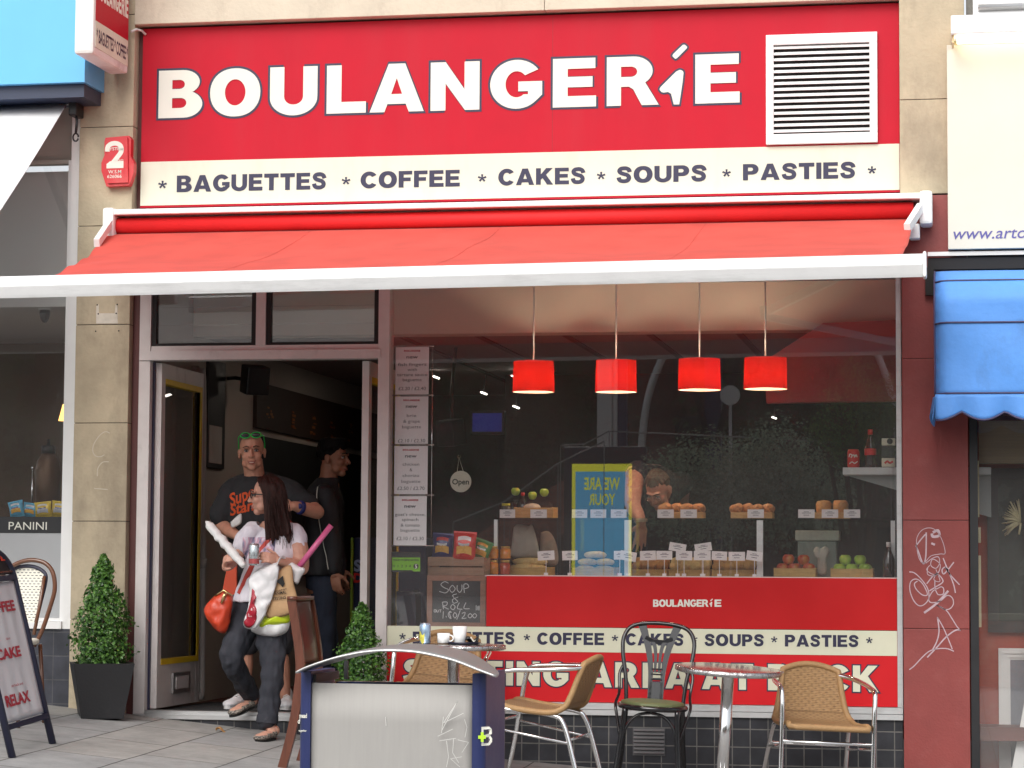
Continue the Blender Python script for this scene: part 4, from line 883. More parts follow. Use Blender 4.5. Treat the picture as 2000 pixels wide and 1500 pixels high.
flat_letters(mb, [[(p[0], -p[1]) for p in c] for c in pl], lambda x, y: (lambda q: Vector((q.x, (FY-.002 if q.x < xR-.03 else FY-.002+ .03-math.sqrt(max(0, .03**2-(q.x-(xR-.03))**2)) if q.x < xR else FY+.03), q.z)))(P(x, -y, FY)))
obj('emblem', mb, M['white_letter'], sr)
mb = MB(); mb.prism(pxpoly([(934,1436.5),(939,1436.5),(939,1430),(944.5,1430),(944.5,1436.5),(949,1436.5),(949,1443),(944.5,1443),(944.5,1449),(939,1449),(939,1443),(934,1443)], FY-.0035), FY-.0035, FY-.0022); obj('emblem_cross', mb, mat('lime_paint', (.42,.68,.03), .4, var=.03), sr)
mb = MB(); v, f, W = txt2d('BATH & NES', .01)
v, f, W = txt2d('IIIII I II', .02); q0 = P(959.5, 1456, FY+.1)
mb.add([(xR+.001, FY+.06+(1-b)*.012, q0.z+a/W*.065) for a, b in v], f); obj('small_print', mb, M['white_letter'], sr)
# ---- A-board on the left
ab = thing('pavement_board', 'dark framed A-board advertising COFFEE, CAKE and RELAX at the left edge', 'pavement sign', PG(60, 1466))
O = PG(24, 1480); Ef = PG(103, 1453); e1 = (Ef-O); Lb = e1.length; e1n = e1/Lb
top = P(26, 1125, Ef.y); e2 = (top-Ef); e2.y = 0; e2n = e2.normalized(); nb = e1n.cross(e2n); nb = nb if nb.x > 0 else -nb
def AB(s, t, d=0.): return O+e1n*s+e2n*t+nb*d
def abpix(px, py):
    v = ray(px, py); k = (O-CAM).dot(nb)/v.dot(nb); q = CAM+v*k-O; return q.dot(e1n), q.dot(e2n)
s_, t_ = abpix(30, 1140); tH = t_; 
loop = [AB(0, 0), AB(0, tH)]+[AB(Lb/2-Lb/2*cos(RAD(a)), tH+.17*sin(RAD(a))) for a in range(15, 180, 15)]+[AB(Lb, tH), AB(Lb, 0)]
M['board_frame'] = mat('board_frame', (.018,.020,.045), .4, var=.12)
mb = MB(); mb.tube(loop, .021, 10)
b0 = abpix(85, 1412)[1]; b1 = abpix(26, 1140)[1]
for t in (b0, b1): mb.beam(AB(.015, t), AB(Lb-.015, t), .03, .035, nb)
fr_ = obj('board_frame', mb, M['board_frame'], ab)
mb = MB(); bk = lambda s, t: AB(s, t)-Vector((nb.x, nb.y, 0)).normalized()*0
off = Vector((-1, -.03, 0)).normalized()
apex = AB(0, tH+.1); dx = (apex-O).dot(off)
loop2 = [(p+off*(2*((Vector((AB(0, tH+.1).x, p.y, 0))-Vector((p.x, p.y, 0))).length)+.05)) for p in loop]
mb.tube([Vector((q.x, q.y, max(q.z, ground(q.x, q.y)))) for q in loop2], .02, 10); obj('rear_frame', mb, M['board_frame'], ab)
M['poster'] = mat('paper_poster', (.66,.66,.68), .45, var=.06, scale=3, stretch=(1,1,.4), coat=.2)
mb = MB(); c = [AB(.03, b0+.02, .004), AB(Lb-.03, b0+.02, .004), AB(Lb-.03, b1-.02, .004), AB(.03, b1-.02, .004)]; mb.sheet(lambda u, v: AB(.03+(Lb-.06)*u, b0+.02+(b1-b0-.04)*v, .004+.003*sin(24*u)*sin(5*v+1)), 24, 20, -nb*.003); pp = obj('poster', mb, M['poster'], ab)
mb = MB(); mb.add([AB(.03, b1+.02, .003)]+[AB(Lb-.03, b1+.02, .003)]+[AB(Lb/2-(Lb/2-.025)*cos(RAD(a)), tH+.02+.145*sin(RAD(a)), .003) for a in range(170, 9, -10)]+[AB(.03, b1+.02, -.003), AB(Lb-.03, b1+.02, -.003)], [list(range(19))]); obj('header_panel', mb, M['black'], ab)
mb = MB(); mb.beam(AB(.02, b1+.035, .004), AB(Lb-.02, b1+.035, .004), .012, .02, nb); obj('clip_strip', mb, M['chrome'], ab)
def abtext(mb, s, xr, yb, hpx, wm, bold=.05, heavy=False, slope=True):
    sE, t0 = abpix(xr, yb); h = hpx*mpp(-2)*1.05
    if heavy:
        ws, W = word2d(s, .06)
        for v, f in ws: mb.add([AB(sE-wm+q[0]/W*wm, t0+q[1]*h, .0095) for q in v], f)
    else:
        v, f, W = txt2d(s, bold); mb.add([AB(sE-wm+q[0]/W*wm, t0+q[1]*h, .0095) for q in v], f)
M['poster_red'] = mat('poster_red', (.42,.03,.05), .5, var=.1)
mb = MB(); abtext(mb, 'COFFEE', 26, 1202, 20, .56); abtext(mb, 'CAKE', 38.5, 1290, 20, .42); abtext(mb, 'RELAX', 58, 1378, 21, .42); abtext(mb, 'about', 15.5, 1256, 5, .07, .01); abtext(mb, 'sit back and', 42, 1345, 5, .20, .01); obj('lettering', mb, M['poster_red'], pp)
mb = MB(); abtext(mb, 'THE', 7, 1106, 13, .26, heavy=True); obj('lettering', mb, mat('header_red', (.75,.06,.03), .5), ab)

# ---- weave
def weave(name, c, gap, sx, sz, ax='XZ', amp=.6):
    m = bpy.data.materials.new(name); m.use_nodes = True; nt = m.node_tree; L = nt.links; b = nt.nodes['Principled BSDF']; b.inputs['Roughness'].default_value = .55
    tc = nt.nodes.new('ShaderNodeTexCoord'); sp = nt.nodes.new('ShaderNodeSeparateXYZ'); L.new(tc.outputs['UV'], sp.inputs[0])
    def wave(sock, k, ph=None):
        m1 = nt.nodes.new('ShaderNodeMath'); m1.operation = 'MULTIPLY'; m1.inputs[1].default_value = k; L.new(sock, m1.inputs[0]); o = m1.outputs[0]
        if ph: 
            a = nt.nodes.new('ShaderNodeMath'); a.operation = 'ADD'; L.new(o, a.inputs[0]); L.new(ph, a.inputs[1]); o = a.outputs[0]
        s = nt.nodes.new('ShaderNodeMath'); s.operation = 'SINE'; L.new(o, s.inputs[0]); return s.outputs[0]
    fl = nt.nodes.new('ShaderNodeMath'); fl.operation = 'MULTIPLY'; fl.inputs[1].default_value = sz/(2*pi); L.new(sp.outputs['Y'], fl.inputs[0])
    fl2 = nt.nodes.new('ShaderNodeMath'); fl2.operation = 'FLOOR'; L.new(fl.outputs[0], fl2.inputs[0])
    ph = nt.nodes.new('ShaderNodeMath'); ph.operation = 'MULTIPLY'; ph.inputs[1].default_value = pi; L.new(fl2.outputs[0], ph.inputs[0])
    w1 = wave(sp.outputs['X'], sx, ph.outputs[0]); w2 = wave(sp.outputs['Y'], sz)
    mu = nt.nodes.new('ShaderNodeMath'); mu.operation = 'MULTIPLY_ADD'; mu.inputs[1].default_value = .5; L.new(w1, mu.inputs[0]); 
    ab_ = nt.nodes.new('ShaderNodeMath'); ab_.operation = 'ABSOLUTE'; L.new(w2, ab_.inputs[0]); L.new(ab_.outputs[0], mu.inputs[2])
    n = nt.nodes.new('ShaderNodeTexNoise'); n.inputs['Scale'].default_value = 35; L.new(tc.outputs['Object'], n.inputs['Vector'])
    ad = nt.nodes.new('ShaderNodeMath'); ad.operation = 'MULTIPLY_ADD'; ad.inputs[1].default_value = .7; L.new(n.outputs['Fac'], ad.inputs[0]); L.new(mu.outputs[0], ad.inputs[2])
    r = nt.nodes.new('ShaderNodeValToRGB'); r.color_ramp.elements[0].position = .12; r.color_ramp.elements[0].color = (*gap, 1); r.color_ramp.elements[1].position = .75; r.color_ramp.elements[1].color = (*c, 1)
    L.new(ad.outputs[0], r.inputs['Fac']); L.new(r.outputs['Color'], b.inputs['Base Color'])
    bp = nt.nodes.new('ShaderNodeBump'); bp.inputs['Strength'].default_value = amp; bp.inputs['Distance'].default_value = .004; L.new(mu.outputs[0], bp.inputs['Height']); L.new(bp.outputs['Normal'], b.inputs['Normal'])
    return m
M['rattan'] = weave('woven_rattan', (.32,.19,.085), (.10,.05,.02), 150, 330)
M['rattan_roll'] = mat('rattan_binding', (.33,.195,.085), .6, var=.12, scale=40, stretch=(1,1,1), bump=.35, bscale=160)
def set_uv(o, fn):
    me = o.data; uv = me.uv_layers.new(name='UVMap')
    for lp in me.loops: uv.data[lp.index].uv = fn(me.vertices[lp.vertex_index].co)
def rattan_chair(label, group):
    """seat front faces local -y"""
    t = thing('rattan_chair', label, 'chair', (0,0,0), group)
    w = .225; hs = .455
    def pr(v):                                   # profile of the seat-and-back shell
        pts = crom([(-.235, hs-.012), (-.20, hs+.002), (-.05, hs-.012), (.11, hs-.012), (.185, hs+.02), (.215, hs+.08), (.24, hs+.165), (.272, hs+.268)], 8)
        i = min(len(pts)-2, int(v*(len(pts)-1))); f = v*(len(pts)-1)-i; a, b = pts[i], pts[i+1]; return a[0]+(b[0]-a[0])*f, a[1]+(b[1]-a[1])*f
    def sh(u, v):
        y, z = pr(v); ww = w*(1-.27*max(0, (v-.5)*2)**.8); x = (u-.5)*2*ww
        if v > .6: y += -.035*(1-(2*u-1)**2)*-1*(v-.6)/.4; z += .035*(1-(2*u-1)**2)*max(0, (v-.85)/.15)
        return Vector((x, y, z))
    k = .62
    mb = MB(); mb.sheet(lambda u, v: sh(u, v*k), 16, 24, (0, .002, -.008)); s_ = obj('seat', mb, M['rattan'], t); set_uv(s_, lambda c: (c.x, c.y+c.z))
    mb = MB(); mb.sheet(lambda u, v: sh(u, k+(1-k)*v), 16, 24, (0, .008, -.001)); b_ = obj('backrest', mb, M['rattan'], t); set_uv(b_, lambda c: (c.x, c.z))
    edge = [sh(0, v/30) for v in range(31)]+[sh(u/12, 1) for u in range(1, 12)]+[sh(1, 1-v/30) for v in range(31)]+[sh(1-u/12, 0) for u in range(1, 12)]
    mb = MB(); mb.tube([p+Vector((0, .003, -.004)) for p in edge], .0175, 10, closed=True); obj('rattan_edge', mb, M['rattan_roll'], s_)
    for s in (-1, 1):
        c = crom([(s*.262, -.255, 0), (s*.262, -.225, .20), (s*.262, -.20, .46), (s*.265, -.185, .58), (s*.268, -.165, .635), (s*.268, -.11, .655), (s*.262, .05, .672), (s*.225, .20, .69), (s*.165, .268, .70)], 6)
        mb = MB(); mb.tube(c, .014, 10); obj('arm_and_front_leg', mb, M['chrome'], t)
        c = crom([(s*.245, .335, 0), (s*.235, .27, .20), (s*.222, .20, .38), (s*.215, .13, .425), (s*.225, -.1, .432), (s*.255, -.202, .437)], 6)
        mb = MB(); mb.tube(c, .014, 10); obj('rear_leg', mb, M['chrome'], t)
    mb = MB(); mb.tube([(-.262, -.213, .355), (.262, -.213, .355)], .009, 8); mb.tube([(-.23, .235, .30), (.23, .235, .30)], .009, 8); mb.tube([(-.26, -.217, .33), (-.232, .245, .28)], .0075, 8); mb.tube([(.26, -.217, .33), (.232, .245, .28)], .0075, 8); obj('stretcher', mb, M['chrome'], t)
    return t
GRP = 'rattan cafe chairs outside the bakery'
rc = rattan_chair('rattan chair on the right facing the street beside the round table', GRP)
def put(o, px, py, y, rz, hz):
    """stand o so that its point of height hz projects at a photo pixel"""
    q = P(px, py, y); o.location = (q.x, q.y, ground(q.x, q.y)); o.rotation_euler = (0, 0, rz); return o
put(rc, 1604, 1405, -.80, RAD(17), .46)
r2 = dup(rc, label='rattan chair seen from its side behind the litter bin, facing left'); put(r2, 1062, 1400, -1.1, RAD(-97), .45)
r3 = dup(rc, label='rattan chair tucked behind the table with the cups'); put(r3, 866, 1300, -.62, RAD(4), .6)
def on_slope(o, rz, k=1.):
    """stands a thing square on the falling pavement"""
    x, y = o.location.x, o.location.y; n = Vector((-(ground(x+.3, y)-ground(x-.3, y))/.6*k, -GY*k, 1)).normalized(); o.location.x -= n.x*.62; o.location.y -= n.y*.5; o.location.z = ground(o.location.x, o.location.y)
    o.rotation_euler = (Vector((0,0,1)).rotation_difference(n).to_matrix() @ Matrix.Rotation(rz, 3, 'Z')).to_euler()
for q, a in ((rc, 17), (r2, -97), (r3, 4)): q.location.z = ground(q.location.x, q.location.y); on_slope(q, RAD(a))
# ---- bentwood chair
bc = thing('bentwood_chair', 'black bentwood chair with splayed slat back and olive green seat', 'chair', (0,0,0))
hs = .455; mb = MB(); mb.lathe([(.195, -.018), (.205, -.010), (.205, .004), (.195, .012)], (0,0,hs), 32); obj('seat_ring', mb, M['black_gloss'], bc)
mb = MB(); mb.lathe([(.186, .0), (.183, .018), (.16, .024), (.08, .026), (0, .0265)], (0,0,hs+.006), 32); obj('seat_pad', mb, add_stain(mat('olive_vinyl', (.115,.135,.055), .5, var=.08), (.16,.10,.05), 6, .6, .75, (1,1,1), .6), bc)
hoop = crom([(-.165, .135, hs-.02), (-.178, .16, hs+.14), (-.205, .19, hs+.28), (-.205, .215, hs+.38), (-.15, .232, hs+.448), (0, .238, hs+.468), (.15, .232, hs+.448), (.205, .215, hs+.38), (.205, .19, hs+.28), (.178, .16, hs+.14), (.165, .135, hs-.02)], 8)
mb = MB(); mb.tube(hoop, .0125, 12); obj('back_hoop', mb, M['black_gloss'], bc)
for s in (-1, 1):
    mb = MB(); mb.tube(crom([(s*.165, .137, hs), (s*.175, .17, .25), (s*.195, .24, 0)], 6), [.015]*12+[.012], 10); obj('leg', mb, M['black_gloss'], bc)
    mb = MB(); mb.tube(crom([(s*.15, -.125, hs-.01), (s*.165, -.145, .25), (s*.19, -.175, 0)], 6), [.016]*12+[.012], 10); obj('leg', mb, M['black_gloss'], bc)
    mb = MB(); mb.tube(crom([(s*.20, .175, hs+.21), (s*.215, .15, hs+.16), (s*.207, .10, hs+.06), (s*.218, .02, hs+.0), (s*.205, -.02, hs-.06), (s*.172, -.1, hs-.18)], 6), .009, 8); obj('side_brace', mb, M['black_gloss'], bc)
    mb = MB(); mb.tube(crom([(s*.16, -.14, .20), (s*.14, -.13, .33), (s*.08, -.12, .405), (0, -.118, .425)], 6), .009, 8); obj('front_brace', mb, M['black_gloss'], bc)
M['splat'] = mat('black_plastic', (.018,.019,.022), .22, var=.05, coat=.3)
mb = MB()
def splat(pl, w0, w1):
    pts = crom(pl, 6); n = len(pts); ws = [w0+(w1-w0)*i/(n-1) for i in range(n)]
    for (a, wa), (b, wb) in zip(zip(pts[:-1], ws[:-1]), zip(pts[1:], ws[1:])):
        za, zb = a[1], b[1]; ya = .165+.075*(za-hs)/.47; yb = .165+.075*(zb-hs)/.47
        mb.add([(a[0]-wa/2, ya, za), (a[0]+wa/2, ya, za), (b[0]+wb/2, yb, zb), (b[0]-wb/2, yb, zb), (a[0]-wa/2, ya+.012, za), (a[0]+wa/2, ya+.012, za), (b[0]+wb/2, yb+.012, zb), (b[0]-wb/2, yb+.012, zb)],
               [(0,1,2,3), (7,6,5,4), (0,3,7,4), (1,5,6,2), (0,4,5,1), (3,2,6,7)])
for s in (-1, 1):
    splat([(s*.036, hs+.02), (s*.037, hs+.18), (s*.055, hs+.30), (s*.085, hs+.40), (s*.105, hs+.452)], .020, .052)
    splat([(s*.012, hs+.18), (s*.014, hs+.28), (s*.028, hs+.345), (s*.06, hs+.375)], .013, .03)
splat([(0, hs+.015), (0, hs+.125)], .085, .076)
for z in (.135, .165, .195): splat([(-.034, hs+z), (.034, hs+z)], .008, .008) if False else mb.box((-.034, .165+.075*z/.47, hs+z), (.034, .175+.075*z/.47, hs+z+.009))
pl = [(-.085, hs+.372), (-.03, hs+.345), (.03, hs+.345), (.085, hs+.372), (.075, hs+.392), (.03, hs+.371), (-.03, hs+.371), (-.075, hs+.392)]
mb.prism(pl, .222, .234); obj('back_splat', mb, M['splat'], bc)
q = P(1278, 1385, -.62); bc.location = (q.x, q.y, ground(q.x, q.y)-.0); on_slope(bc, RAD(3))
# ---- round tables
M['table_top'] = mat('pressed_steel', (.60,.60,.60), .13, 1., var=.05, scale=8, bump=.04, bscale=30)
M['table_edge'] = add_stain(mat('table_rim', (.62,.62,.62), .2, 1., var=.1, scale=40, bump=.6, bscale=90), (.15,.15,.15), 45, .5, .6, (1,1,1), .6)
rt_ = thing('round_table', 'round steel table on a single leg between the black chair and rattan chair', 'table', (0,0,0), 'round steel cafe tables')
mb = MB(); mb.lathe([(.02, .716), (.285, .716), (.297, .722), (.297, .742), (.292, .745)], (0,0,0), 48); obj('table_rim', mb, M['table_edge'], rt_)
mb = MB(); mb.lathe([(.2915, .735), (.2915, .7462), (.28, .747), (0, .747)], (0,0,0), 48); obj('table_top', mb, M['table_top'], rt_)
mb = MB(); mb.lathe([(.034, .03), (.034, .70)], (0,0,0), 20); mb.box((-.06, -.06, .698), (.06, .06, .7155), bev=.004); obj('pedestal', mb, M['chrome'], rt_)
for k in range(4):
    a = RAD(45+90*k); mb = MB(); mb.tube([(0,0,.04), (.2*cos(a), .2*sin(a), .045), (.27*cos(a), .27*sin(a), .012)], .017, 8); obj('foot', mb, M['chrome'], rt_)
t2 = dup(rt_, label='round steel table holding two white cups and a drink can')
q = P(1423, 1313, -1.15); rt_.location = (q.x, q.y, ground(q.x, q.y)); rt_['pz'] = 0; del rt_['pz']
rt_.location = (q.x-.747*sin(RAD(3.6)), q.y+.747*sin(RAD(2.4)), ground(q.x, q.y)); rt_.rotation_euler = (RAD(2.4), RAD(3.6), 0)
q = P(886, 1280, -1.15); t2.location = (q.x, q.y, ground(q.x, q.y)); T2 = Vector((q.x, q.y, t2.location.z+.747))
# ---- what stands on the left table
def onT(px, y): q = P(px, 1270, y); return Vector((q.x, y, T2.z))
M['china'] = mat('white_china', (.84,.84,.83), .18, var=.02, coat=.4); M['plate_dark'] = mat('navy_tray', (.02,.022,.05), .35, var=.1)
c = onT(905, -1.12); mb = MB(); mb.lathe([(.0, .001), (.085, .001), (.10, .010), (.098, .012), (.084, .004), (0, .004)], c, 32, sy=.8); tag(obj('drinks_tray', mb, M['plate_dark']), 'small dark tray under the white cups', 'tray')
def cup(label, px, y, r0, r1, h, handle):
    b = onT(px, y)+Vector((0,0,.0045)); t = thing('coffee_cup', label, 'cup', b); mb = MB(); mb.lathe([(r0*.85, 0), (r0, .004), (r1, h), (r1-.003, h), (r0-.004, .008), (0, .007)], b, 28); obj('cup_body', mb, M['china'], t)
    if handle: mb = MB(); mb.tube([b+Vector((r1*.95+.022*sin(RAD(a)), 0, h*.5+h*.30*cos(RAD(a)))) for a in range(0, 181, 15)], .0045, 8); obj('cup_handle', mb, M['china'], t)
cup('low white cup with a handle on the left table', 866, -1.15, .034, .037, .058, True); cup('tall white cup beside the low cup on the left table', 897.5, -1.12, .033, .043, .097, False)
b = onT(830, -1.14); t = thing('drink_can', 'silver blue and yellow drink can standing on the left table', 'drink can', b)
mb = MB(); mb.lathe([(.026, 0), (.032, .008), (.032, .105), (.027, .116)], b, 24); obj('can_body', mb, mat('can_silver_blue', (.38,.52,.68), .25, .6, var=.15, scale=20), t)
mb = MB(); mb.lathe([(.0265, .1165), (.0275, .119), (.025, .117), (0, .1165)], b, 24); obj('can_lid', mb, M['chrome'], t)
mb = MB(); mb.grid(lambda u, v: b+Vector((.0326*sin(RAD(-70+75*u)), -.0326*cos(RAD(-70+75*u)), .012+.05*v+.012*sin(pi*u*2))), 10, 4); obj('can_print', mb, mat('can_yellow', (.80,.72,.12), .3, .3, var=.3, scale=40), t)
c = onT(922, -1.10)+Vector((0,0,.006)); t = thing('sugar_packet', 'crumpled black and white wrapper lying beside the tall cup', 'wrapper', c); mb = MB(); rr = random.Random(5)
mb.sheet(lambda u, v: c+Vector((-.035+.07*u, -.03+.06*v, .012+.016*sin(5*u+3*v)+.012*sin(8*v))), 8, 8, (0,0,.002)); obj('wrapper_film', mb, M['black'], t)
mb = MB(); mb.sheet(lambda u, v: c+Vector((-.004+.03*u, -.034+.02*v, .020+.012*sin(4*u+2)+.006*v)), 6, 4, (0,0,.002)); obj('wrapper_label', mb, M['white_letter'], t)
# ---- wooden chair seen edge-on
M['wood_red'] = mat('mahogany', (.095,.026,.012), .32, var=.28, scale=9, stretch=(6,6,.7), coat=.3); M['wood_dark'] = mat('mahogany_dark', (.06,.016,.008), .32, var=.25, scale=9, stretch=(6,6,.7), coat=.3)
wc = thing('wooden_chair', 'dark red wooden chair with curved sabre legs, seen edge-on before the door', 'chair', (P(575, 1400, -1.45).x, -1.45, ground(-1.1, -1.45)))
near = [(570,1173),(577,1215),(584,1262),(587,1305),(583,1350),(576,1400),(565,1450),(549,1508),(540,1535)]
yn, yf_ = -1.62, -1.24
pn = [P(a, b, yn) for a, b in crom(near, 5)]
def post3(pts, dy, w, m, nm, par):
    mb = MB(); n = len(pts)
    vs = [p+Vector((sx*w/2, sy*dy/2, 0)) for p in pts for sx, sy in ((-1,-1),(1,-1),(1,1),(-1,1))]
    fs = [(i*4+j, i*4+(j+1) % 4, i*4+4+(j+1) % 4, i*4+4+j) for i in range(n-1) for j in range(4)]+[(0,1,2,3), (n*4-4, n*4-3, n*4-2, n*4-1)]
    mb.add(vs, fs); return obj(nm, mb, m, par)
post3(pn, .028, .050, M['wood_red'], 'back_post', wc); pf = [p+Vector((0, yf_-yn, 0)) for p in pn]; post3(pf, .028, .050, M['wood_red'], 'back_post', wc)
sz_ = ground(-1.1, -1.45)+.45
panel = [p for p in pn if p.z > sz_+.1]
mb = MB(); n = len(panel)-1; mb.sheet(lambda u, v: panel[int(round(u*n))]+Vector((-.004+.02*sin(pi*v), .0155+(yf_-yn-.031)*v, 0)), n, 8, (.014, 0, 0)); obj('back_panel', mb, M['wood_dark'], wc)
tp = pn[0]; mb = MB(); mb.sheet(lambda u, v: tp+Vector((-.022+.044*u+.02*sin(pi*v), -.02+(yf_-yn+.04)*v, .001)), 2, 10, (0,0,.022)); obj('top_rail', mb, M['wood_red'], wc)
sx0 = min(pn, key=lambda p: abs(p.z-sz_)).x
mb = MB(); mb.box((sx0-.02, yn-.0, sz_-.045), (sx0+.42, yf_, sz_), bev=.008); obj('seat', mb, M['wood_red'], wc)
for y in (yn+.02, yf_-.02):
    gz = ground(sx0+.4, y); post3([Vector((sx0+.385, y, sz_-.046)), Vector((sx0+.39, y, (sz_+gz)/2)), Vector((sx0+.40, y, gz))], .035, .038, M['wood_red'], 'front_leg', wc)
# ---- woven cafe chair behind the A-board
M['bamboo'] = mat('bamboo_tube', (.12,.045,.020), .3, var=.2, scale=12, coat=.4)
cm = bpy.data.materials.new('checked_weave'); cm.use_nodes = True; nt = cm.node_tree; b = nt.nodes['Principled BSDF']; tc = nt.nodes.new('ShaderNodeTexCoord'); mp = nt.nodes.new('ShaderNodeMapping'); mp.inputs['Rotation'].default_value = (0, 0, 0)
ck = nt.nodes.new('ShaderNodeTexBrick'); ck.offset = .5; ck.inputs['Scale'].default_value = 1; ck.inputs['Brick Width'].default_value = .026; ck.inputs['Row Height'].default_value = .0165; ck.inputs['Mortar Size'].default_value = .0058; ck.inputs['Mortar'].default_value = (.78,.76,.66,1); ck.inputs['Color1'].default_value = (.03,.03,.05,1); ck.inputs['Color2'].default_value = (.03,.03,.05,1); ck.inputs['Mortar Smooth'].default_value = 0
nt.links.new(tc.outputs['UV'], mp.inputs['Vector']); nt.links.new(mp.outputs['Vector'], ck.inputs['Vector']); nt.links.new(ck.outputs['Color'], b.inputs['Base Color']); b.inputs['Roughness'].default_value = .4
wv = thing('bistro_chair', 'bamboo framed bistro chair with white chequered weave behind the A-board', 'chair', (P(70, 1250, -.9).x, -.9, ground(-3.0, -.9)))
CY = -.95
out = crom([(66,1262),(82,1232),(98,1185),(107,1150),(103,1118),(88,1100),(64,1094),(40,1098),(15,1112),(0,1135),(-4,1170),(2,1230)], 5)
mb = MB(); mb.tube([P(a, b_, CY-.06) for a, b_ in out], .0135, 10); obj('arm_hoop', mb, M['bamboo'], wv)
inn = crom([(70,1215),(80,1175),(89,1138),(88,1120),(70,1108),(45,1106),(22,1115),(22,1140),(35,1180),(48,1215)], 5)
mb = MB(); mb.tube([P(a, b_, CY-.03) for a, b_ in inn], .011, 8); obj('back_frame', mb, mat('navy_wrap', (.035,.035,.06), .5, var=.2), wv)
mb = MB(); mb.prism(pxpoly(inn, CY-.025), CY-.028, CY-.02); bw = obj('woven_back', mb, cm, wv); set_uv(bw, lambda c: (c.x, c.z))
mb = MB(); mb.tube([P(87, 1125, CY-.05), P(76, 1190, CY-.06), P(66, 1240, CY-.08)], .011, 8); obj('back_rod', mb, M['bamboo'], wv)
g = ground(-3.0, -.9); sc = P(4, 1252, CY-.2); 
mb = MB(); mb.lathe([(.20, -.02), (.215, -.01), (.215, .008), (.20, .016), (0, .018)], sc, 28); obj('seat', mb, cm, wv)
for dx, dy in ((-.16, -.16), (.16, -.16), (.17, .17), (-.17, .17)):
    mb = MB(); mb.tube([sc+Vector((dx, dy, -.02)), Vector((sc.x+dx*1.15, sc.y+dy*1.15, ground(sc.x+dx, sc.y+dy)))], .0125, 8); obj('leg', mb, M['bamboo'], wv)
# ---- planters
M['pot'] = add_stain(mat('slate_pot', (.016,.016,.018), .5, var=.15, scale=5, bump=.15), (.05,.05,.05), 5, .6, .8, (1,1,1), .5)
M['soil'] = mat('soil', (.03,.02,.015), .95, var=.3, scale=40)
def leafmat(n, a, b_, ro=.38):
    m = bpy.data.materials.new(n); m.use_nodes = True; nt = m.node_tree; p = nt.nodes['Principled BSDF']; p.inputs['Roughness'].default_value = ro; L = nt.links
    g_ = nt.nodes.new('ShaderNodeNewGeometry'); r = nt.nodes.new('ShaderNodeValToRGB'); r.color_ramp.elements[0].color = (*a, 1); r.color_ramp.elements[1].color = (*b_, 1); L.new(g_.outputs['Random Per Island'], r.inputs['Fac']); L.new(r.outputs['Color'], p.inputs['Base Color'])
    t = nt.nodes.new('ShaderNodeBsdfTranslucent'); L.new(r.outputs['Color'], t.inputs['Color']); mx = nt.nodes.new('ShaderNodeMixShader'); mx.inputs['Fac'].default_value = .22; L.new(p.outputs[0], mx.inputs[1]); L.new(t.outputs[0], mx.inputs[2]); L.new(mx.outputs[0], nt.nodes['Material Output'].inputs['Surface'])
    return m
M['box_leaf'] = leafmat('box_leaf', (.014,.06,.012), (.12,.27,.045)); M['bark'] = mat('bark', (.07,.04,.02), .9, var=.3, scale=20)
def leaves(mb, centre, n, size, rr, shape, mi=0):
    for i in range(n):
        c, nv = shape(rr); c = Vector(c)+Vector(centre); d = (nv+Vector((rr.uniform(-1,1), rr.uniform(-1,1), rr.uniform(-.6,1)))*.9).normalized()
        a = d.cross(Vector((rr.uniform(-1,1), rr.uniform(-1,1), rr.uniform(-1,1)))).normalized(); b_ = d.cross(a); s = size*rr.uniform(.6, 1.25)
        mb.v += [c-a*s*.1, c+b_*s*.42+d*s*.12+a*s*.45, c+a*s*1.0, c-b_*s*.42+d*s*.12+a*s*.45]; k = len(mb.v)-4; mb.f.append([k, k+1, k+2, k+3]); mb.m.append(mi); mb.s.append(False)
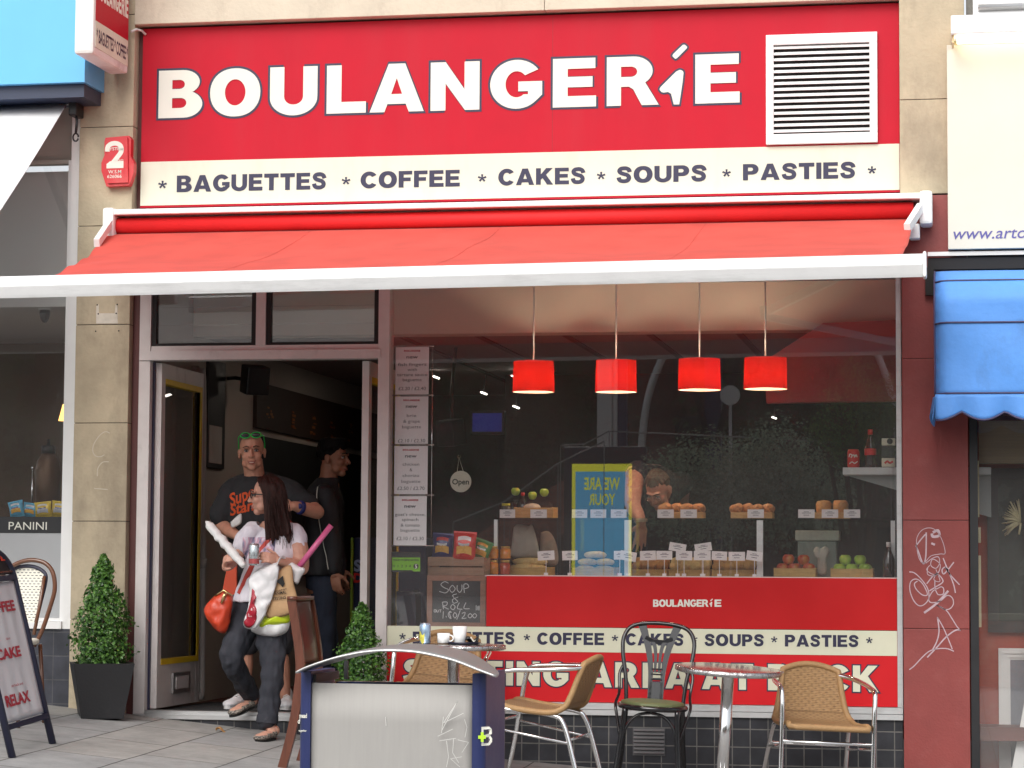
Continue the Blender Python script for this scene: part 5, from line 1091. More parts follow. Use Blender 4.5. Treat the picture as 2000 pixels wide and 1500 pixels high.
def planter(label):
    t = thing('potted_box_tree', label, 'potted plant', (0,0,0), 'clipped box trees flanking the door'); mb = MB()
    a, b_, h = .128, .185, .335; hole = b_-.02
    ring = lambda r, z: [(-r,-r,z), (r,-r,z), (r,r,z), (-r,r,z)]
    mb.add(ring(a, 0)+ring(b_, h)+ring(hole, h)+ring(hole-.01, h-.05), [(3,2,1,0)]+[(i, (i+1) % 4, (i+1) % 4+4, i+4) for i in range(4)]+[(i+4, (i+1) % 4+4, (i+1) % 4+8, i+8) for i in range(4)]+[(i+8, (i+1) % 4+8, (i+1) % 4+12, i+12) for i in range(4)]); pot = obj('pot', mb, M['pot'], t)
    mb = MB(); mb.box((-hole+.008, -hole+.008, h-.08), (hole-.008, hole-.008, h-.045)); obj('soil', mb, M['soil'], pot)
    mb = MB(); mb.tube([(0,0,h-.06), (.005,.0,h+.2), (0,.004,h+.5)], [.016,.012,.005], 8)
    for k in range(22):
        z = h+.02+.02*k; aa = k*2.4; r_ = .12*(1-k/26); mb.tube([(0,0,z), (r_*cos(aa), r_*sin(aa), z+.05)], [.004,.002], 5)
    obj('stem', mb, M['bark'], t)
    rr = random.Random(11); Hh = .665
    def R_(z, a): 
        u = z/Hh; base = .172*(1-.50*u**1.6)*(1 if u < .86 else max(.15, 1-((u-.86)/.14)**1.4*.85))*(.80+.20*min(1, u/.12))
        if u > .58: base *= 1-.42*min(1, (u-.58)/.2)
        return base*(1+.42*noise.noise(Vector((cos(a)*2.1, sin(a)*2.1, z*9)))+.18*noise.noise(Vector((cos(a)*5, sin(a)*5, z*24))))
    def shp(r):
        z = Hh*r.random()**1.25; a = r.uniform(0, 2*pi); R0 = R_(z, a); q = R0*(r.random()**.34)*(1.0+ (.30*r.random() if r.random() < .10 else 0)); return (q*cos(a), q*sin(a), h-.01+z), Vector((cos(a), sin(a), .35))
    mb = MB(); leaves(mb, (0,0,0), 6000, .0225, rr, shp); cr = obj('foliage', mb, M['box_leaf'], t, fixn=False); return t
p1_ = planter('clipped box tree in a square black pot against the left stone pier')
q = PG(190, 1396); p1_.location = (P(197, 1390, -.36).x, -.36, ground(-2.5, -.36)); p1_.rotation_euler = (0, 0, RAD(24))
p2_ = dup(p1_, label='clipped box tree in the doorway corner, half hidden behind the bin'); q = P(705, 1300, -.34); p2_.location = (q.x, -.34, ground(q.x, -.34)); p2_.rotation_euler = (0, 0, RAD(140)); p2_.scale = (.92, .92, .875)
# ---- fallen leaf, low wall vent
c = PG(431, 1429); mb = MB(); mb.sheet(lambda u, v: c+Vector(((u-.5)*.062, (v-.5)*.05*(1-abs(2*u-1)**2*.7), .004+.020*abs(v-.5)*(1.5-u)+.012*sin(5*u))), 10, 8, (0,0,.0015)); tag(obj('fallen_leaf', mb, mat('dry_leaf', (.42,.22,.08), .8, var=.2, scale=60)), 'curled dry brown leaf on the pavement before the door', 'leaf')
a = P(1236, 1475, -.012); b = P(1299, 1422, -.012); t = thing('air_brick', 'dark louvred wall vent low down behind the black chair', 'vent', ((a.x+b.x)/2, -.01, a.z)); mb = MB(); mb.box((a.x, -.016, a.z), (b.x, -.0065, b.z)); obj('vent_plate', mb, mat('vent_grey', (.12,.12,.125), .5, .3, var=.15), t)
for k in range(7): mb = MB(); z = a.z+.012+k*(b.z-a.z-.01)/7; mb.obox(((a.x+b.x)/2, -.021, z+.006), ((b.x-a.x)/2-.006, 0, 0), (0, .0045, .006), (0, -.001, .001)); obj('slat', mb, mat('vent_grey', (.12,.12,.125)), t)
# ================================================================ figures: builders
from mathutils.bvhtree import BVHTree
def fuse(mb, vox, smooth=4, fac=.5, wr=0., wsc=18.):
    """joins closed shells into one continuous skin"""
    me = bpy.data.meshes.new('t'); me.from_pydata(mb.v, [], mb.f)
    bm = bmesh.new(); bm.from_mesh(me); bmesh.ops.recalc_face_normals(bm, faces=bm.faces); bm.to_mesh(me); bm.free()
    o = bpy.data.objects.new('t', me); COL.objects.link(o)
    r = o.modifiers.new('r', 'REMESH'); r.mode = 'VOXEL'; r.voxel_size = vox; r.use_smooth_shade = True
    s = o.modifiers.new('s', 'SMOOTH'); s.iterations = smooth; s.factor = fac
    dg = bpy.context.evaluated_depsgraph_get(); m2 = bpy.data.meshes.new_from_object(o.evaluated_get(dg))
    out = MB(); out.v = [v.co.copy() for v in m2.vertices]; nn = [v.normal.copy() for v in m2.vertices]
    if wr:
        out.v = [v+n*wr*(noise.noise(v*wsc)+.5*noise.noise(Vector((v.x*wsc*2.2, v.y*wsc*2.2, v.z*wsc*.9)))) for v, n in zip(out.v, nn)]
    out.f = [list(p.vertices) for p in m2.polygons]; out.m = [0]*len(out.f); out.s = [True]*len(out.f)
    bpy.data.objects.remove(o); bpy.data.meshes.remove(me); bpy.data.meshes.remove(m2); return out
def limb(mb, pts, rs, k=6, n=14, sx=1.):
    """tapering limb with rounded ends through joints"""
    q = crom([tuple(p)+(r,) for p, r in zip(pts, rs)], k); P_ = [Vector(a[:3]) for a in q]; R_ = [a[3] for a in q]
    mb.tube(P_, R_, n, sx=sx); mb.ball(P_[0], R_[0]*.98, 10, 8); mb.ball(P_[-1], R_[-1]*.98, 10, 8)
def loft(mb, rings, n=24):
    """rings: centre, rx, ry, rotation about z"""
    q = crom([tuple(c)+(rx, ry, a) for c, rx, ry, a in rings], 4); vs = []
    for r in q:
        c = Vector(r[:3]); ca, sa = cos(r[5]), sin(r[5])
        for j in range(n):
            t = 2*pi*j/n; x, y = r[3]*cos(t), r[4]*sin(t); vs.append(c+Vector((x*ca-y*sa, x*sa+y*ca, 0)))
    k = len(q); mb.add(vs, [(i*n+j, i*n+(j+1) % n, (i+1)*n+(j+1) % n, (i+1)*n+j) for i in range(k-1) for j in range(n)]+[list(range(n-1, -1, -1)), list(range((k-1)*n, k*n))], smooth=True)
def headM(c, yaw, pitch=0., roll=0., s=1.):
    return Matrix.Translation(c) @ Matrix.Rotation(yaw, 4, 'Z') @ Matrix.Rotation(pitch, 4, 'X') @ Matrix.Rotation(roll, 4, 'Y') @ Matrix.Scale(s, 4)
def head_shells(fat=1., nose=1.):
    h = MB()
    h.ball((0,.012,.036), (.073*fat,.094,.086), 20, 14); h.ball((0,-.036,-.030), (.058*fat,.058,.080), 18, 12); h.ball((0,-.066,-.092), (.027*fat,.026,.024), 12, 8)
    h.tube([(0,-.090,.022), (0,-.103,.0), (0,-.1145*nose,-.022)], [.0075,.0085,.0115], 8); h.ball((0,-.1145*nose,-.023), .012, 8, 6)
    for s in (-1, 1):
        h.ball((s*.012,-.102,-.027), (.0085,.010,.008), 8, 6); h.ball((s*.035*fat,-.066,-.022), (.027,.026,.026), 10, 8); h.ball((s*.040*fat,-.038,-.066), (.024,.034,.028), 10, 8)
        h.tube([(s*.008,-.096,.030), (s*.028,-.093,.036), (s*.050,-.072,.028)], [.008,.009,.008], 8)
        h.ball((s*.076*fat,.010,-.008), (.009,.018,.031), 10, 8); h.ball((s*.080*fat,.016,.004), (.008,.018,.020), 10, 8)
    h.ball((0,-.093,-.0555), (.023,.011,.0055), 10, 6); h.ball((0,-.091,-.066), (.020,.011,.0065), 10, 6)
    return h
def head_extra(smile=False, eye=(.03,.02,.012), open_=1.):
    """eyes, brows, lips as small shells: material slots 1 white, 2 iris, 3 brow, 4 lip, 5 teeth"""
    e = MB()
    for s in (-1, 1):
        e.ball((s*.031,-.0805,.010), (.0135,.010,.0075*open_), 12, 8, 1); e.ball((s*.031,-.0895,.010), (.0058,.0022,.0058*open_), 10, 6, 2)
        e.tube([(s*.017,-.0885,.0165), (s*.031,-.0925,.0195), (s*.046,-.082,.0145)], .0018, 5, 2)
        e.tube([(s*.012,-.104,.033), (s*.030,-.1015,.040), (s*.052,-.082,.033)], [.0035,.0042,.0022], 6, 3)
    w = .027 if smile else .022
    e.tube([(-w,-.085,-.056+(.006 if smile else 0)), (-w*.5,-.100,-.0570), (0,-.1035,-.0560), (w*.5,-.100,-.0570), (w,-.085,-.056+(.006 if smile else 0))], [.001,.0036,.0034,.0036,.001], 6, 4)
    e.tube([(-w,-.085,-.058+(.006 if smile else 0)), (-w*.5,-.0985,-.0665), (0,-.1015,-.0695), (w*.5,-.0985,-.0665), (w,-.085,-.058+(.006 if smile else 0))], [.001,.0038,.0045,.0038,.001], 6, 4)
    if smile: e.ball((0,-.094,-.0620), (.018,.009,.0042), 12, 6, 5)
    return e
def hand_shells(wr, d, nrm, side, curl=(.5,.5,.5,.5), s=1., spread=.05, thumb=.6):
    """wrist, finger direction, palm normal (towards which fingers bend), side vector towards the thumb"""
    h = MB(); d = Vector(d).normalized(); nrm = (Vector(nrm)-d*Vector(nrm).dot(d)).normalized(); sd_ = d.cross(nrm); 
    if sd_.dot(Vector(side)) < 0: sd_ = -sd_
    wr = Vector(wr); R = Matrix((sd_, d, nrm)).transposed()
    h.ball(wr+d*.048*s, (.040*s, .052*s, .0145*s), 14, 10, R=R.to_3x3()); h.tube([wr-d*.01, wr+d*.03*s], [.024*s, .026*s], 12, sx=1.)
    for i, (off, ln) in enumerate(((.028, .078), (.0095, .086), (-.0095, .080), (-.027, .064))):
        p = wr+d*(.088-.004*abs(i-1))*s+sd_*off*s; dd = (d+sd_*spread*(1.5-i)).normalized(); pts = [p-d*.02*s]; rs = [.0095*s]; a = 0
        pts.append(p); rs.append(.0092*s)
        for k, f in enumerate((.45, .30, .25)):
            a += curl[i]*(.9, 1.1, .8)[k]; v = dd*cos(a)+nrm*sin(a); p = p+v*ln*f*s; pts.append(p); rs.append((.0086, .0080, .0066)[k]*s)
        h.tube(pts, rs, 8); h.ball(pts[-1], rs[-1], 8, 6)
    p = wr+d*.022*s+sd_*.024*s; v = (sd_*.8+d*.6+nrm*thumb*.6).normalized(); pts = [p, p+v*.032*s]; v2 = (v+d*.7+nrm*thumb*.7).normalized(); pts += [pts[-1]+v2*.030*s, pts[-1]+v2*.055*s]
    h.tube(pts, [.013*s, .0115*s, .0098*s, .0078*s], 8); h.ball(pts[-1], .0078*s, 8, 6)
    return h
def skinmat(n, c): 
    m = mat(n, c, .5, var=.10, scale=22, spec=.4); b = m.node_tree.nodes['Principled BSDF']; b.inputs['Subsurface Weight'].default_value = .12; b.inputs['Subsurface Radius'].default_value = (.012,.005,.003); b.inputs['Subsurface Scale'].default_value = 1.; return m
EYEW = mat('eye_white', (.36,.34,.32), .3, var=0); IRIS = mat('iris', (.03,.022,.016), .15, var=0); TEETH = mat('teeth', (.70,.66,.58), .3, var=0)
def body_obj(name, shells, vox, extra, mats, par, smooth=3):
    b = fuse(shells, vox, smooth); b.merge(extra); return obj(name, b, mats, par, fixn=False)
def foot(mb, heel, toe, w=.042, h=.05):
    heel, toe = Vector(heel), Vector(toe); d = toe-heel; L_ = d.length; dn = d/L_; R = Matrix.Rotation(math.atan2(dn.y, dn.x)-pi/2, 3, 'Z'); tl = math.asin(max(-1, min(1, dn.z))); R = R @ Matrix.Rotation(tl, 3, 'X')
    mb.ball(heel+dn*L_*.18+Vector((0,0,h*.5)), (w*.80, L_*.22, h*.55), 12, 8, R=R); mb.ball(heel+dn*L_*.5+Vector((0,0,h*.42)), (w*.9, L_*.35, h*.46), 12, 8, R=R); mb.ball(heel+dn*L_*.76+Vector((0,0,h*.36)), (w*1.02, L_*.27, h*.38), 12, 8, R=R)
def sole(mb, heel, toe, w, th):
    heel, toe = Vector(heel), Vector(toe); d = toe-heel; L_ = d.length; dn = d/L_; sd_ = Vector((-dn.y, dn.x, 0)).normalized(); u = sd_.cross(dn)*-1
    if u.z < 0: u = -u
    ol = []
    for i in range(28):
        t = 2*pi*i/28; c, s_ = cos(t), sin(t); ww = w*(.82+.24*(c > 0)*abs(c)**.5 if True else 1); ol.append(heel+dn*L_*(.5+.52*c)+sd_*ww*s_)
    n = 28; mb.add(ol+[p+u*th for p in ol], [list(range(n-1,-1,-1)), list(range(n, 2*n))]+[(i, (i+1) % n, (i+1) % n+n, i+n) for i in range(n)])
def decal(target, x0, x1, z0, z1, nu, nv, off=.003, from_y=-3., shape=None, pts=None, faces=None):
    """a print lying on a garment: a patch dropped onto its front along +y"""
    bv = BVHTree.FromPolygons(target.v, target.f); out = MB()
    if pts is None:
        pts = [(x0+(x1-x0)*i/nu, z0+(z1-z0)*j/nv) for i in range(nu+1) for j in range(nv+1)]; faces = [(i*(nv+1)+j, i*(nv+1)+j+1, (i+1)*(nv+1)+j+1, (i+1)*(nv+1)+j) for i in range(nu) for j in range(nv)]
        if shape: faces = [f for f in faces if all(shape((pts[k][0]-x0)/(x1-x0), (pts[k][1]-z0)/(z1-z0)) for k in f)]
    vs = []; ok = []
    for x, z in pts:
        h = bv.ray_cast(Vector((x, from_y, z)), Vector((0,1,0))); ok.append(h[0] is not None); vs.append((h[0]+Vector((0,-off,0))) if h[0] is not None else Vector((x,0,z)))
    out.add(vs, [f for f in faces if all(ok[k] for k in f) and max((vs[a]-vs[b]).length for a in f for b in f) < .2], smooth=True); return out
def pillow(mb, pts, y, t, rings=7, wr=.0, seed=0, sag=0., k=5, close=True):
    """soft bag: outline in photo pixels at depth y, swelling t to the front and back"""
    ol = [P(a, b, y) for a, b in (crom(list(pts)+[pts[0]], k)[:-1] if k else pts)]; n = len(ol); c = sum(ol, Vector())/n; vs = []
    for s in (-1, 1):
        for r in range(rings+1):
            f = 1-r/rings*.999
            for i, p in enumerate(ol):
                q = c+(p-c)*f; b = t*(max(0, 1-f**2.4))**.6; q = q+Vector((0, s*b, 0))
                if wr and 0 < r: q = q+Vector((noise.noise(q*22+Vector((seed,0,0))), noise.noise(q*19+Vector((0,seed,3)))*1.6, noise.noise(q*17+Vector((0,2,seed)))))*wr
                vs.append(q)
    N = (rings+1)*n; fs = []
    for s in (0, 1):
        for r in range(rings):
            for i in range(n):
                a = s*N+r*n+i; b = s*N+r*n+(i+1) % n; fs.append((a, b, b+n, a+n) if s else (a, a+n, b+n, b))
    mb.add(vs, fs, smooth=True); return mb
# ================================================================ woman stepping out of the door
V = Vector
SK1 = skinmat('fair_skin', (.56,.30,.22)); LIP1 = mat('lip', (.42,.12,.11), .4, var=.05); BROWN = mat('brow_brown', (.05,.025,.018), .7, var=.1)
wo = thing('person', 'long haired woman in white T-shirt and dark jeans stepping out of the door', 'person', PG(522, 1443))
J = dict(neck=P(535,1022,-.22), head=P(522,969,-.25), shR=P(489,1040,-.28), elR=P(452,1098,-.34), wrR=P(441,1108,-.46), shL=P(578,1044,-.20), elL=P(588,1108,-.24), wrL=P(546,1096,-.42),
         hipR=P(484,1205,-.22), knR=P(452,1288,-.34), anR=P(489,1356,-.05), hipL=P(530,1208,-.22), knL=P(533,1305,-.36), anL=P(521,1415,-.42))
hm = headM(J['head'], RAD(-74), RAD(4), 0, .98)
b = MB(); h = head_shells(1.0); h.xf(hm); b.merge(h)
limb(b, [hm @ V((0,.030,-.05)), hm @ V((0,.035,-.10)), J['neck']+V((0,.01,-.02))], [.052,.050,.062])
loft(b, [(P(537,1018,-.21), .075,.06,0), (P(535,1045,-.22), .135,.085,0), (P(532,1085,-.24), .145,.105,0), (P(525,1130,-.22), .135,.095,0), (P(515,1170,-.21), .155,.11,0), (P(508,1205,-.21), .16,.115,0)])
limb(b, [J['shR'], (J['shR']+J['elR'])/2, J['elR']], [.052,.048,.040]); limb(b, [J['elR'], (J['elR']+J['wrR'])/2, J['wrR']], [.040,.036,.026])
limb(b, [J['shL'], (J['shL']+J['elL'])/2, J['elL']], [.056,.064,.052]); limb(b, [J['elL'], (J['elL']*.5+J['wrL']*.5), J['wrL']], [.046,.041,.027])
for s in 'RL': limb(b, [J['hip'+s], (J['hip'+s]+J['kn'+s])/2, J['kn'+s], J['kn'+s]*.6+J['an'+s]*.4, J['an'+s]], [.08,.072,.052,.050,.034])
heL, toL = PG(530,1446)+V((0,.03,.012)), PG(509,1448)+V((-.0,-.03,.012)); heR, toR = P(494,1378,.02), P(480,1392,-.16)
heL = V((heL.x, -.40, ground(heL.x,-.4)+.012)); toL = V((heL.x-.045, -.615, ground(heL.x,-.6)+.010))
heR = J['anR']+V((.01,.03,-.07)); toR = V((J['anR'].x-.075, J['anR'].y-.16, heR.z-.055))
foot(b, heL, toL, .040, .055); foot(b, heR, toR, .040, .055)
limb(b, [J['anL'], heL+V((0,.0,.04))], [.034,.034]); limb(b, [J['anR'], heR+V((0,-.01,.03))], [.034,.032])
dR = (P(452,1080,-.56)-J['wrR']); hR = hand_shells(J['wrR'], P(436,1084,-.56)-J['wrR'], (.75,-.1,.2), (0,-1,.3), (.75,.8,.85,.9), .88, .03, .8); b.merge(hR)
hL = hand_shells(J['wrL'], P(499,1080,-.55)-J['wrL'], (-.15,.85,-.3), (0,-.2,1), (.62,.62,.64,.66), .92, .04, .7); b.merge(hL)
ex_ = head_extra(); ex_.xf(hm)
bo = body_obj('body', b, .0048, ex_, [SK1, EYEW, IRIS, BROWN, LIP1, TEETH], wo)
# hair
hr = MB(); rr = random.Random(4)
hr.ball((0,.022,.046), (.081,.093,.088), 20, 14); hr.ball((0,.055,-.01), (.072,.062,.10), 16, 12); hr.xf(hm)
for i in range(72):
    side = rr.choice((-1, 1, 1)); a = rr.uniform(-.35, 1.5); x = side*(.066+.014*rr.random()); st = V((x*cos(a*.6), .0+.095*sin(a), .06+.02*rr.random()))
    if st.y < -.015: st.y = -.012
    p0 = V((st.x*.35, st.y*.4+.0, .125)); e = V((st.x*1.25+rr.uniform(-.02,.02), st.y+rr.uniform(-.01,.05), -.235-rr.uniform(0,.075)))
    pts = [p0, st, st+V((st.x*.12, .012, -.10)), st*.45+e*.55+V((rr.uniform(-.01,.01), .0, -.04)), e]
    q = crom([tuple(z) for z in pts], 5); ph_ = rr.uniform(0, 6); q = [(z[0], z[1]+.010*sin(k*.55+ph_)*(k/len(q)), z[2]) for k, z in enumerate(q)]; hr.tube([hm @ V(z) for z in q], [.0075+.006*sin(pi*min(1, k/len(q)+.15)) for k in range(len(q))], 6)
for i in range(9):
    st = V((.070+.004*i, -.028+.01*i, .05)); q = crom([(.02,-.05+.008*i,.118), (.055,-.048+.01*i,.09), tuple(st), (.082,-.020+.01*i,-.05), (.086+.003*rr.random(),-.02+.012*i,-.15), (.075+.02*rr.random(),-.02+.012*i,-.30)], 5); hr.tube([hm @ V(z) for z in q], .008, 6)
M['hair1'] = mat('dark_brown_hair', (.030,.0105,.008), .5, var=.5, scale=16, stretch=(7,7,.6), bump=.6, bscale=40, spec=.22)
hf = fuse(hr, .0042, 2); rr = random.Random(12)
for i in range(110):                                    # loose strands over the mass
    a = rr.uniform(-.25, 1.6); sd_ = rr.choice((-1, 1, 1)); st = V((sd_*.084*cos(a*.6), .012+.10*sin(a), .05)); e = V((st.x*1.2+rr.uniform(-.03,.03), st.y+rr.uniform(-.03,.05), -.25-rr.uniform(0,.10))); m_ = (st+e)/2+V((st.x*.10+rr.uniform(-.012,.012), rr.uniform(-.012,.015), 0))
    hf.tube([hm @ V(z) for z in crom([(st.x*.3, st.y*.3+.01, .137), tuple(st), tuple(m_), tuple(e)], 5)], .0013, 4)
obj('hair', hf, M['hair1'], wo, fixn=False)
# glasses
g = MB()
for s in (-1, 1):
    g.tube([V((s*.033+.022*cos(2*pi*i/20)*1.05, -.104+.010*abs(cos(2*pi*i/20)*.5+.5*s) , .008+.0155*sin(2*pi*i/20))) for i in range(20)], .0026, 6, closed=True)
    g.tube([(s*.056,-.097,.014), (s*.074,-.06,.012), (s*.079,.010,.008), (s*.078,.03,-.012)], [.0042,.0038,.003,.0025], 6)
g.tube([(-.010,-.107,.012), (0,-.110,.015), (.010,-.107,.012)], .0022, 6); g.xf(hm); obj('glasses', g, M['black_gloss'], wo)
# T-shirt
t = MB()
loft(t, [(P(537,1022,-.205), .065,.055,0), (P(536,1032,-.21), .115,.085,0), (P(533,1052,-.225), .143,.105,0), (P(528,1085,-.25), .155,.130,0), (P(523,1120,-.245), .158,.125,0), (P(514,1150,-.225), .165,.130,0), (P(508,1176,-.22), .170,.135,0)])
limb(t, [P(506,1038,-.24), J['shR']+V((-.004,0,-.002)), J['shR']*.5+J['elR']*.5], [.063,.062,.059]); limb(t, [P(556,1038,-.21), J['shL']+V((-.008,0,0)), J['shL']*.62+J['elL']*.38+V((0,0,.01))], [.062,.066,.064])
ts = fuse(t, .0065, 5, wr=.0085, wsc=15)
nk = P(523,1010,-.30); keep = []
for f in ts.f:
    c = sum((ts.v[i] for i in f), V())/len(f); keep.append(not (c.y < -.20 and ((c.x-nk.x)/.088)**2+((c.z-nk.z)/.072)**2 < 1))
ts.f = [f for f, k in zip(ts.f, keep) if k]; ts.m = [0]*len(ts.f); ts.s = [True]*len(ts.f)
M['tee_white'] = add_stain(mat('marbled_tee', (.74,.72,.78), .85, var=.05, scale=10, bump=.3, bscale=25), (.52,.50,.60), 9, .5, .7, (1,1,.6), .6)
to = obj('t_shirt', ts, M['tee_white'], wo, fixn=False)
def xz(px, py): q = P(px, py, -.35); return q.x, q.z
x0, z1 = xz(475, 1049); x1, z0 = xz(537, 1092)
pm = bpy.data.materials.new('shirt_print'); pm.use_nodes = True; nt = pm.node_tree; nb_ = nt.nodes['Principled BSDF']; nb_.inputs['Roughness'].default_value = .85
tc = nt.nodes.new('ShaderNodeTexCoord'); mp = nt.nodes.new('ShaderNodeMapping'); mp.inputs['Scale'].default_value = (30,30,7); mp.inputs['Rotation'].default_value = (0,.5,0); n_ = nt.nodes.new('ShaderNodeTexNoise'); n_.inputs['Scale'].default_value = 1.3; n_.inputs['Detail'].default_value = 5; rmp = nt.nodes.new('ShaderNodeValToRGB')
for k, (ps_, c) in enumerate(((.30, (.10,.10,.16)), (.42, (.33,.30,.42)), (.52, (.62,.36,.45)), (.62, (.70,.66,.74)))):
    e_ = rmp.color_ramp.elements[k] if k < 2 else rmp.color_ramp.elements.new(ps_); e_.position = ps_; e_.color = (*c, 1)
nt.links.new(tc.outputs['Object'], mp.inputs['Vector']); nt.links.new(mp.outputs['Vector'], n_.inputs['Vector']); nt.links.new(n_.outputs['Fac'], rmp.inputs['Fac']); nt.links.new(rmp.outputs['Color'], nb_.inputs['Base Color'])
obj('shirt_print', decal(ts, x0, x1, z0, z1, 30, 20, .0025), pm, to, fixn=False)
# jeans
j = MB()
loft(j, [(P(511,1160,-.215), .150,.112,0), (P(507,1185,-.215), .165,.125,0), (P(505,1215,-.215), .165,.125,0)])
for s, w in (('R', 0), ('L', 0)):
    a, k, e = J['hip'+s], J['kn'+s], J['an'+s]; limb(j, [a+V((0,0,.02)), a*.5+k*.5, k, k*.5+e*.5, e+(e-k).normalized()*-.015], [.095,.090,.072,.066,.060])
M['jeans'] = add_stain(mat('black_denim', (.022,.024,.033), .85, var=.18, scale=12, bump=.3, bscale=30), (.055,.058,.072), 6, .5, .7, (1,1,.5), .7)
jo = fuse(j, .0065, 3, wr=.015, wsc=15); obj('jeans', jo, M['jeans'], wo, fixn=False)
mb = MB(); e = J['anL']; d = (J['anL']-J['knL']).normalized(); mb.tube([e-d*.055, e-d*.03, e-d*.004], [.0655,.067,.0665], 20, caps=False); mb.tube([e-d*.004, e-d*.055], [.059,.059], 20, caps=False)
obj('turn_up', fuse(mb, .006, 2) if False else mb, M['jeans'], wo)
M['leopard'] = add_stain(mat('speckled_cloth', (.30,.26,.22), .7, var=.2, scale=60), (.03,.028,.028), 110, .48, .54, (1,1,1), 1.)
for he, toe in ((heL, toL), (heR, toR)):
    s_ = MB(); foot(s_, he+V((0,.0,-.004)), toe+(toe-he)*.03+V((0,0,-.004)), .046, .055); s2 = fuse(s_, .005, 2); up_ = (he.z+toe.z)/2
    dn = (toe-he); L2 = dn.length_squared
    keep = [];   # open the shoe over the instep
    for f in s2.f:
        c = sum((s2.v[i] for i in f), V())/len(f); u = (c-he).dot(dn)/L2; base = he.z+(toe.z-he.z)*u
        keep.append(not (c.z-base > .040 and .16 < u < .66))
    s2.f = [f for f, k in zip(s2.f, keep) if k]; s2.m = [0]*len(s2.f); s2.s = [True]*len(s2.f)
    sh = obj('flat_shoe', s2, M['leopard'], wo, fixn=False); mb = MB(); sole(mb, he+V((0,0,-.012)), toe+V((0,0,-.010)), .044, .010); obj('shoe_sole', mb, M['dark'], sh)
# what she carries
mb = MB(); A_, B_ = P(402,1018,-.50), P(477,1106,-.54); pts = [A_+(B_-A_)*(i/26)+V((.010*noise.noise(V((i*.5,0,0))), 0, .010*noise.noise(V((0,i*.5,0))))) for i in range(27)]
rs = [(.006+.027*min(1, i/3)**.6)*(1+.05*noise.noise(V((i*.8,3,1))))*(1 if i < 21 else 1-.05*(i-20)) for i in range(27)]
mb.tube(pts, rs, 22, sx=.8); mb.v = [v+V((noise.noise(v*45), noise.noise(v*45+V((7,0,0))), noise.noise(v*45+V((0,9,0)))))*.0025 for v in mb.v]
M['paper_white'] = mat('white_paper', (.78,.78,.77), .7, var=.04, scale=10, bump=.5, bscale=35)
tag(obj('wrapped_baguette', mb, M['paper_white']), 'long roll in crumpled white paper held up in the hand of the woman', 'wrapped food')
cb_ = P(496,1101,-.515); t = thing('drink_can', 'silver and red drink can held in the hand of the woman', 'drink can', cb_); mb = MB(); mb.lathe([(.026,-.012), (.031,-.002), (.031,.108), (.026,.120)], cb_, 24); obj('can_body', mb, mat('can_silver', (.55,.60,.62), .25, .8, var=.1, scale=30), t)
mb = MB(); mb.lathe([(.0315,.0), (.0315,.03)], cb_, 24); mb.f = mb.f[:-2]; mb.m = mb.m[:-2]; mb.s = mb.s[:-2]; obj('can_print', mb, mat('can_red', (.45,.10,.10), .3, .4, var=.4, scale=40), t); mb = MB(); mb.lathe([(.0255,.1205), (.0268,.123), (.0245,.121), (0,.1205)], cb_, 24); obj('can_lid', mb, M['chrome'], t)
hb_ = thing('handbag', 'orange red leather handbag with gold clasp hanging at the hip of the woman', 'handbag', P(430,1235,-.38))
M['leather'] = mat('orange_leather', (.58,.055,.018), .4, var=.12, scale=10, bump=.35, bscale=22, coat=.15)
mb = MB(); pillow(mb, [(437,1152),(449,1158),(455,1166),(452,1195),(446,1225),(438,1237),(425,1233),(411,1218),(401,1202),(398,1190),(405,1178),(420,1163)], -.37, .055, 9, .012, 2); obj('bag_body', mb, M['leather'], hb_)
mb = MB(); mb.tube([P(433,1178,-.425), P(437,1165,-.425), P(441,1157,-.42)], .010, 10); mb.tube([P(420,1164,-.40), P(437,1153,-.40), P(453,1163,-.40)], .006, 8); obj('gold_clasp', mb, mat('gold', (.75,.52,.25), .2, 1., var=.05), hb_)
st = MB(); bv = BVHTree.FromPolygons(ts.v, ts.f); path = []
for px, py in crom([(545,1020),(540,1029),(528,1044),(512,1066),(498,1088),(482,1118),(468,1142),(458,1160)], 5):
    q = P(px, py, -.4); hit = bv.ray_cast(V((q.x,-3,q.z)), V((0,1,0))); y = hit[0].y-.008 if hit[0] else -.38; path.append(V((q.x, min(y, -.30) if py > 1100 else y, q.z)))
for i in range(1, len(path)-1): path[i].y = (path[i-1].y+path[i].y*2+path[i+1].y)/4
path.insert(0, path[0]+V((.012,.05,.014))); n = len(path); W2 = [(lambda t: V((-t.z, 0, t.x)).normalized()*.0155)(path[min(i+1, n-1)]-path[max(i-1, 0)]) for i in range(n)]; st.sheet(lambda u, v: path[int(round(u*(n-1)))]+W2[int(round(u*(n-1)))]*(2*v-1)+V((0, .004*abs(2*v-1), 0)), n-1, 2, (0, .004, 0)); obj('bag_strap', st, mat('strap_red', (.50,.06,.045), .45, var=.1), hb_)
FW = J['wrL']*.75+J['elL']*.25
def bag(name, label, pts, y, t, m, seed, wr=.010, cat='bag', handles=()):
    o = thing(name, label, cat, P(sum(p[0] for p in pts)/len(pts), max(p[1] for p in pts), y)); mb = MB(); pillow(mb, pts, y, t, 9, wr, seed); obj('bag_body', mb, m, o)
    for hs in handles:
        mb = MB(); q = [P(a, b_, yy) for a, b_, yy in hs]; mb.tube([V(z) for z in crom([tuple(z) for z in q], 5)], .010, 8, sx=.4); obj('bag_handle', mb, m, o)
    return o
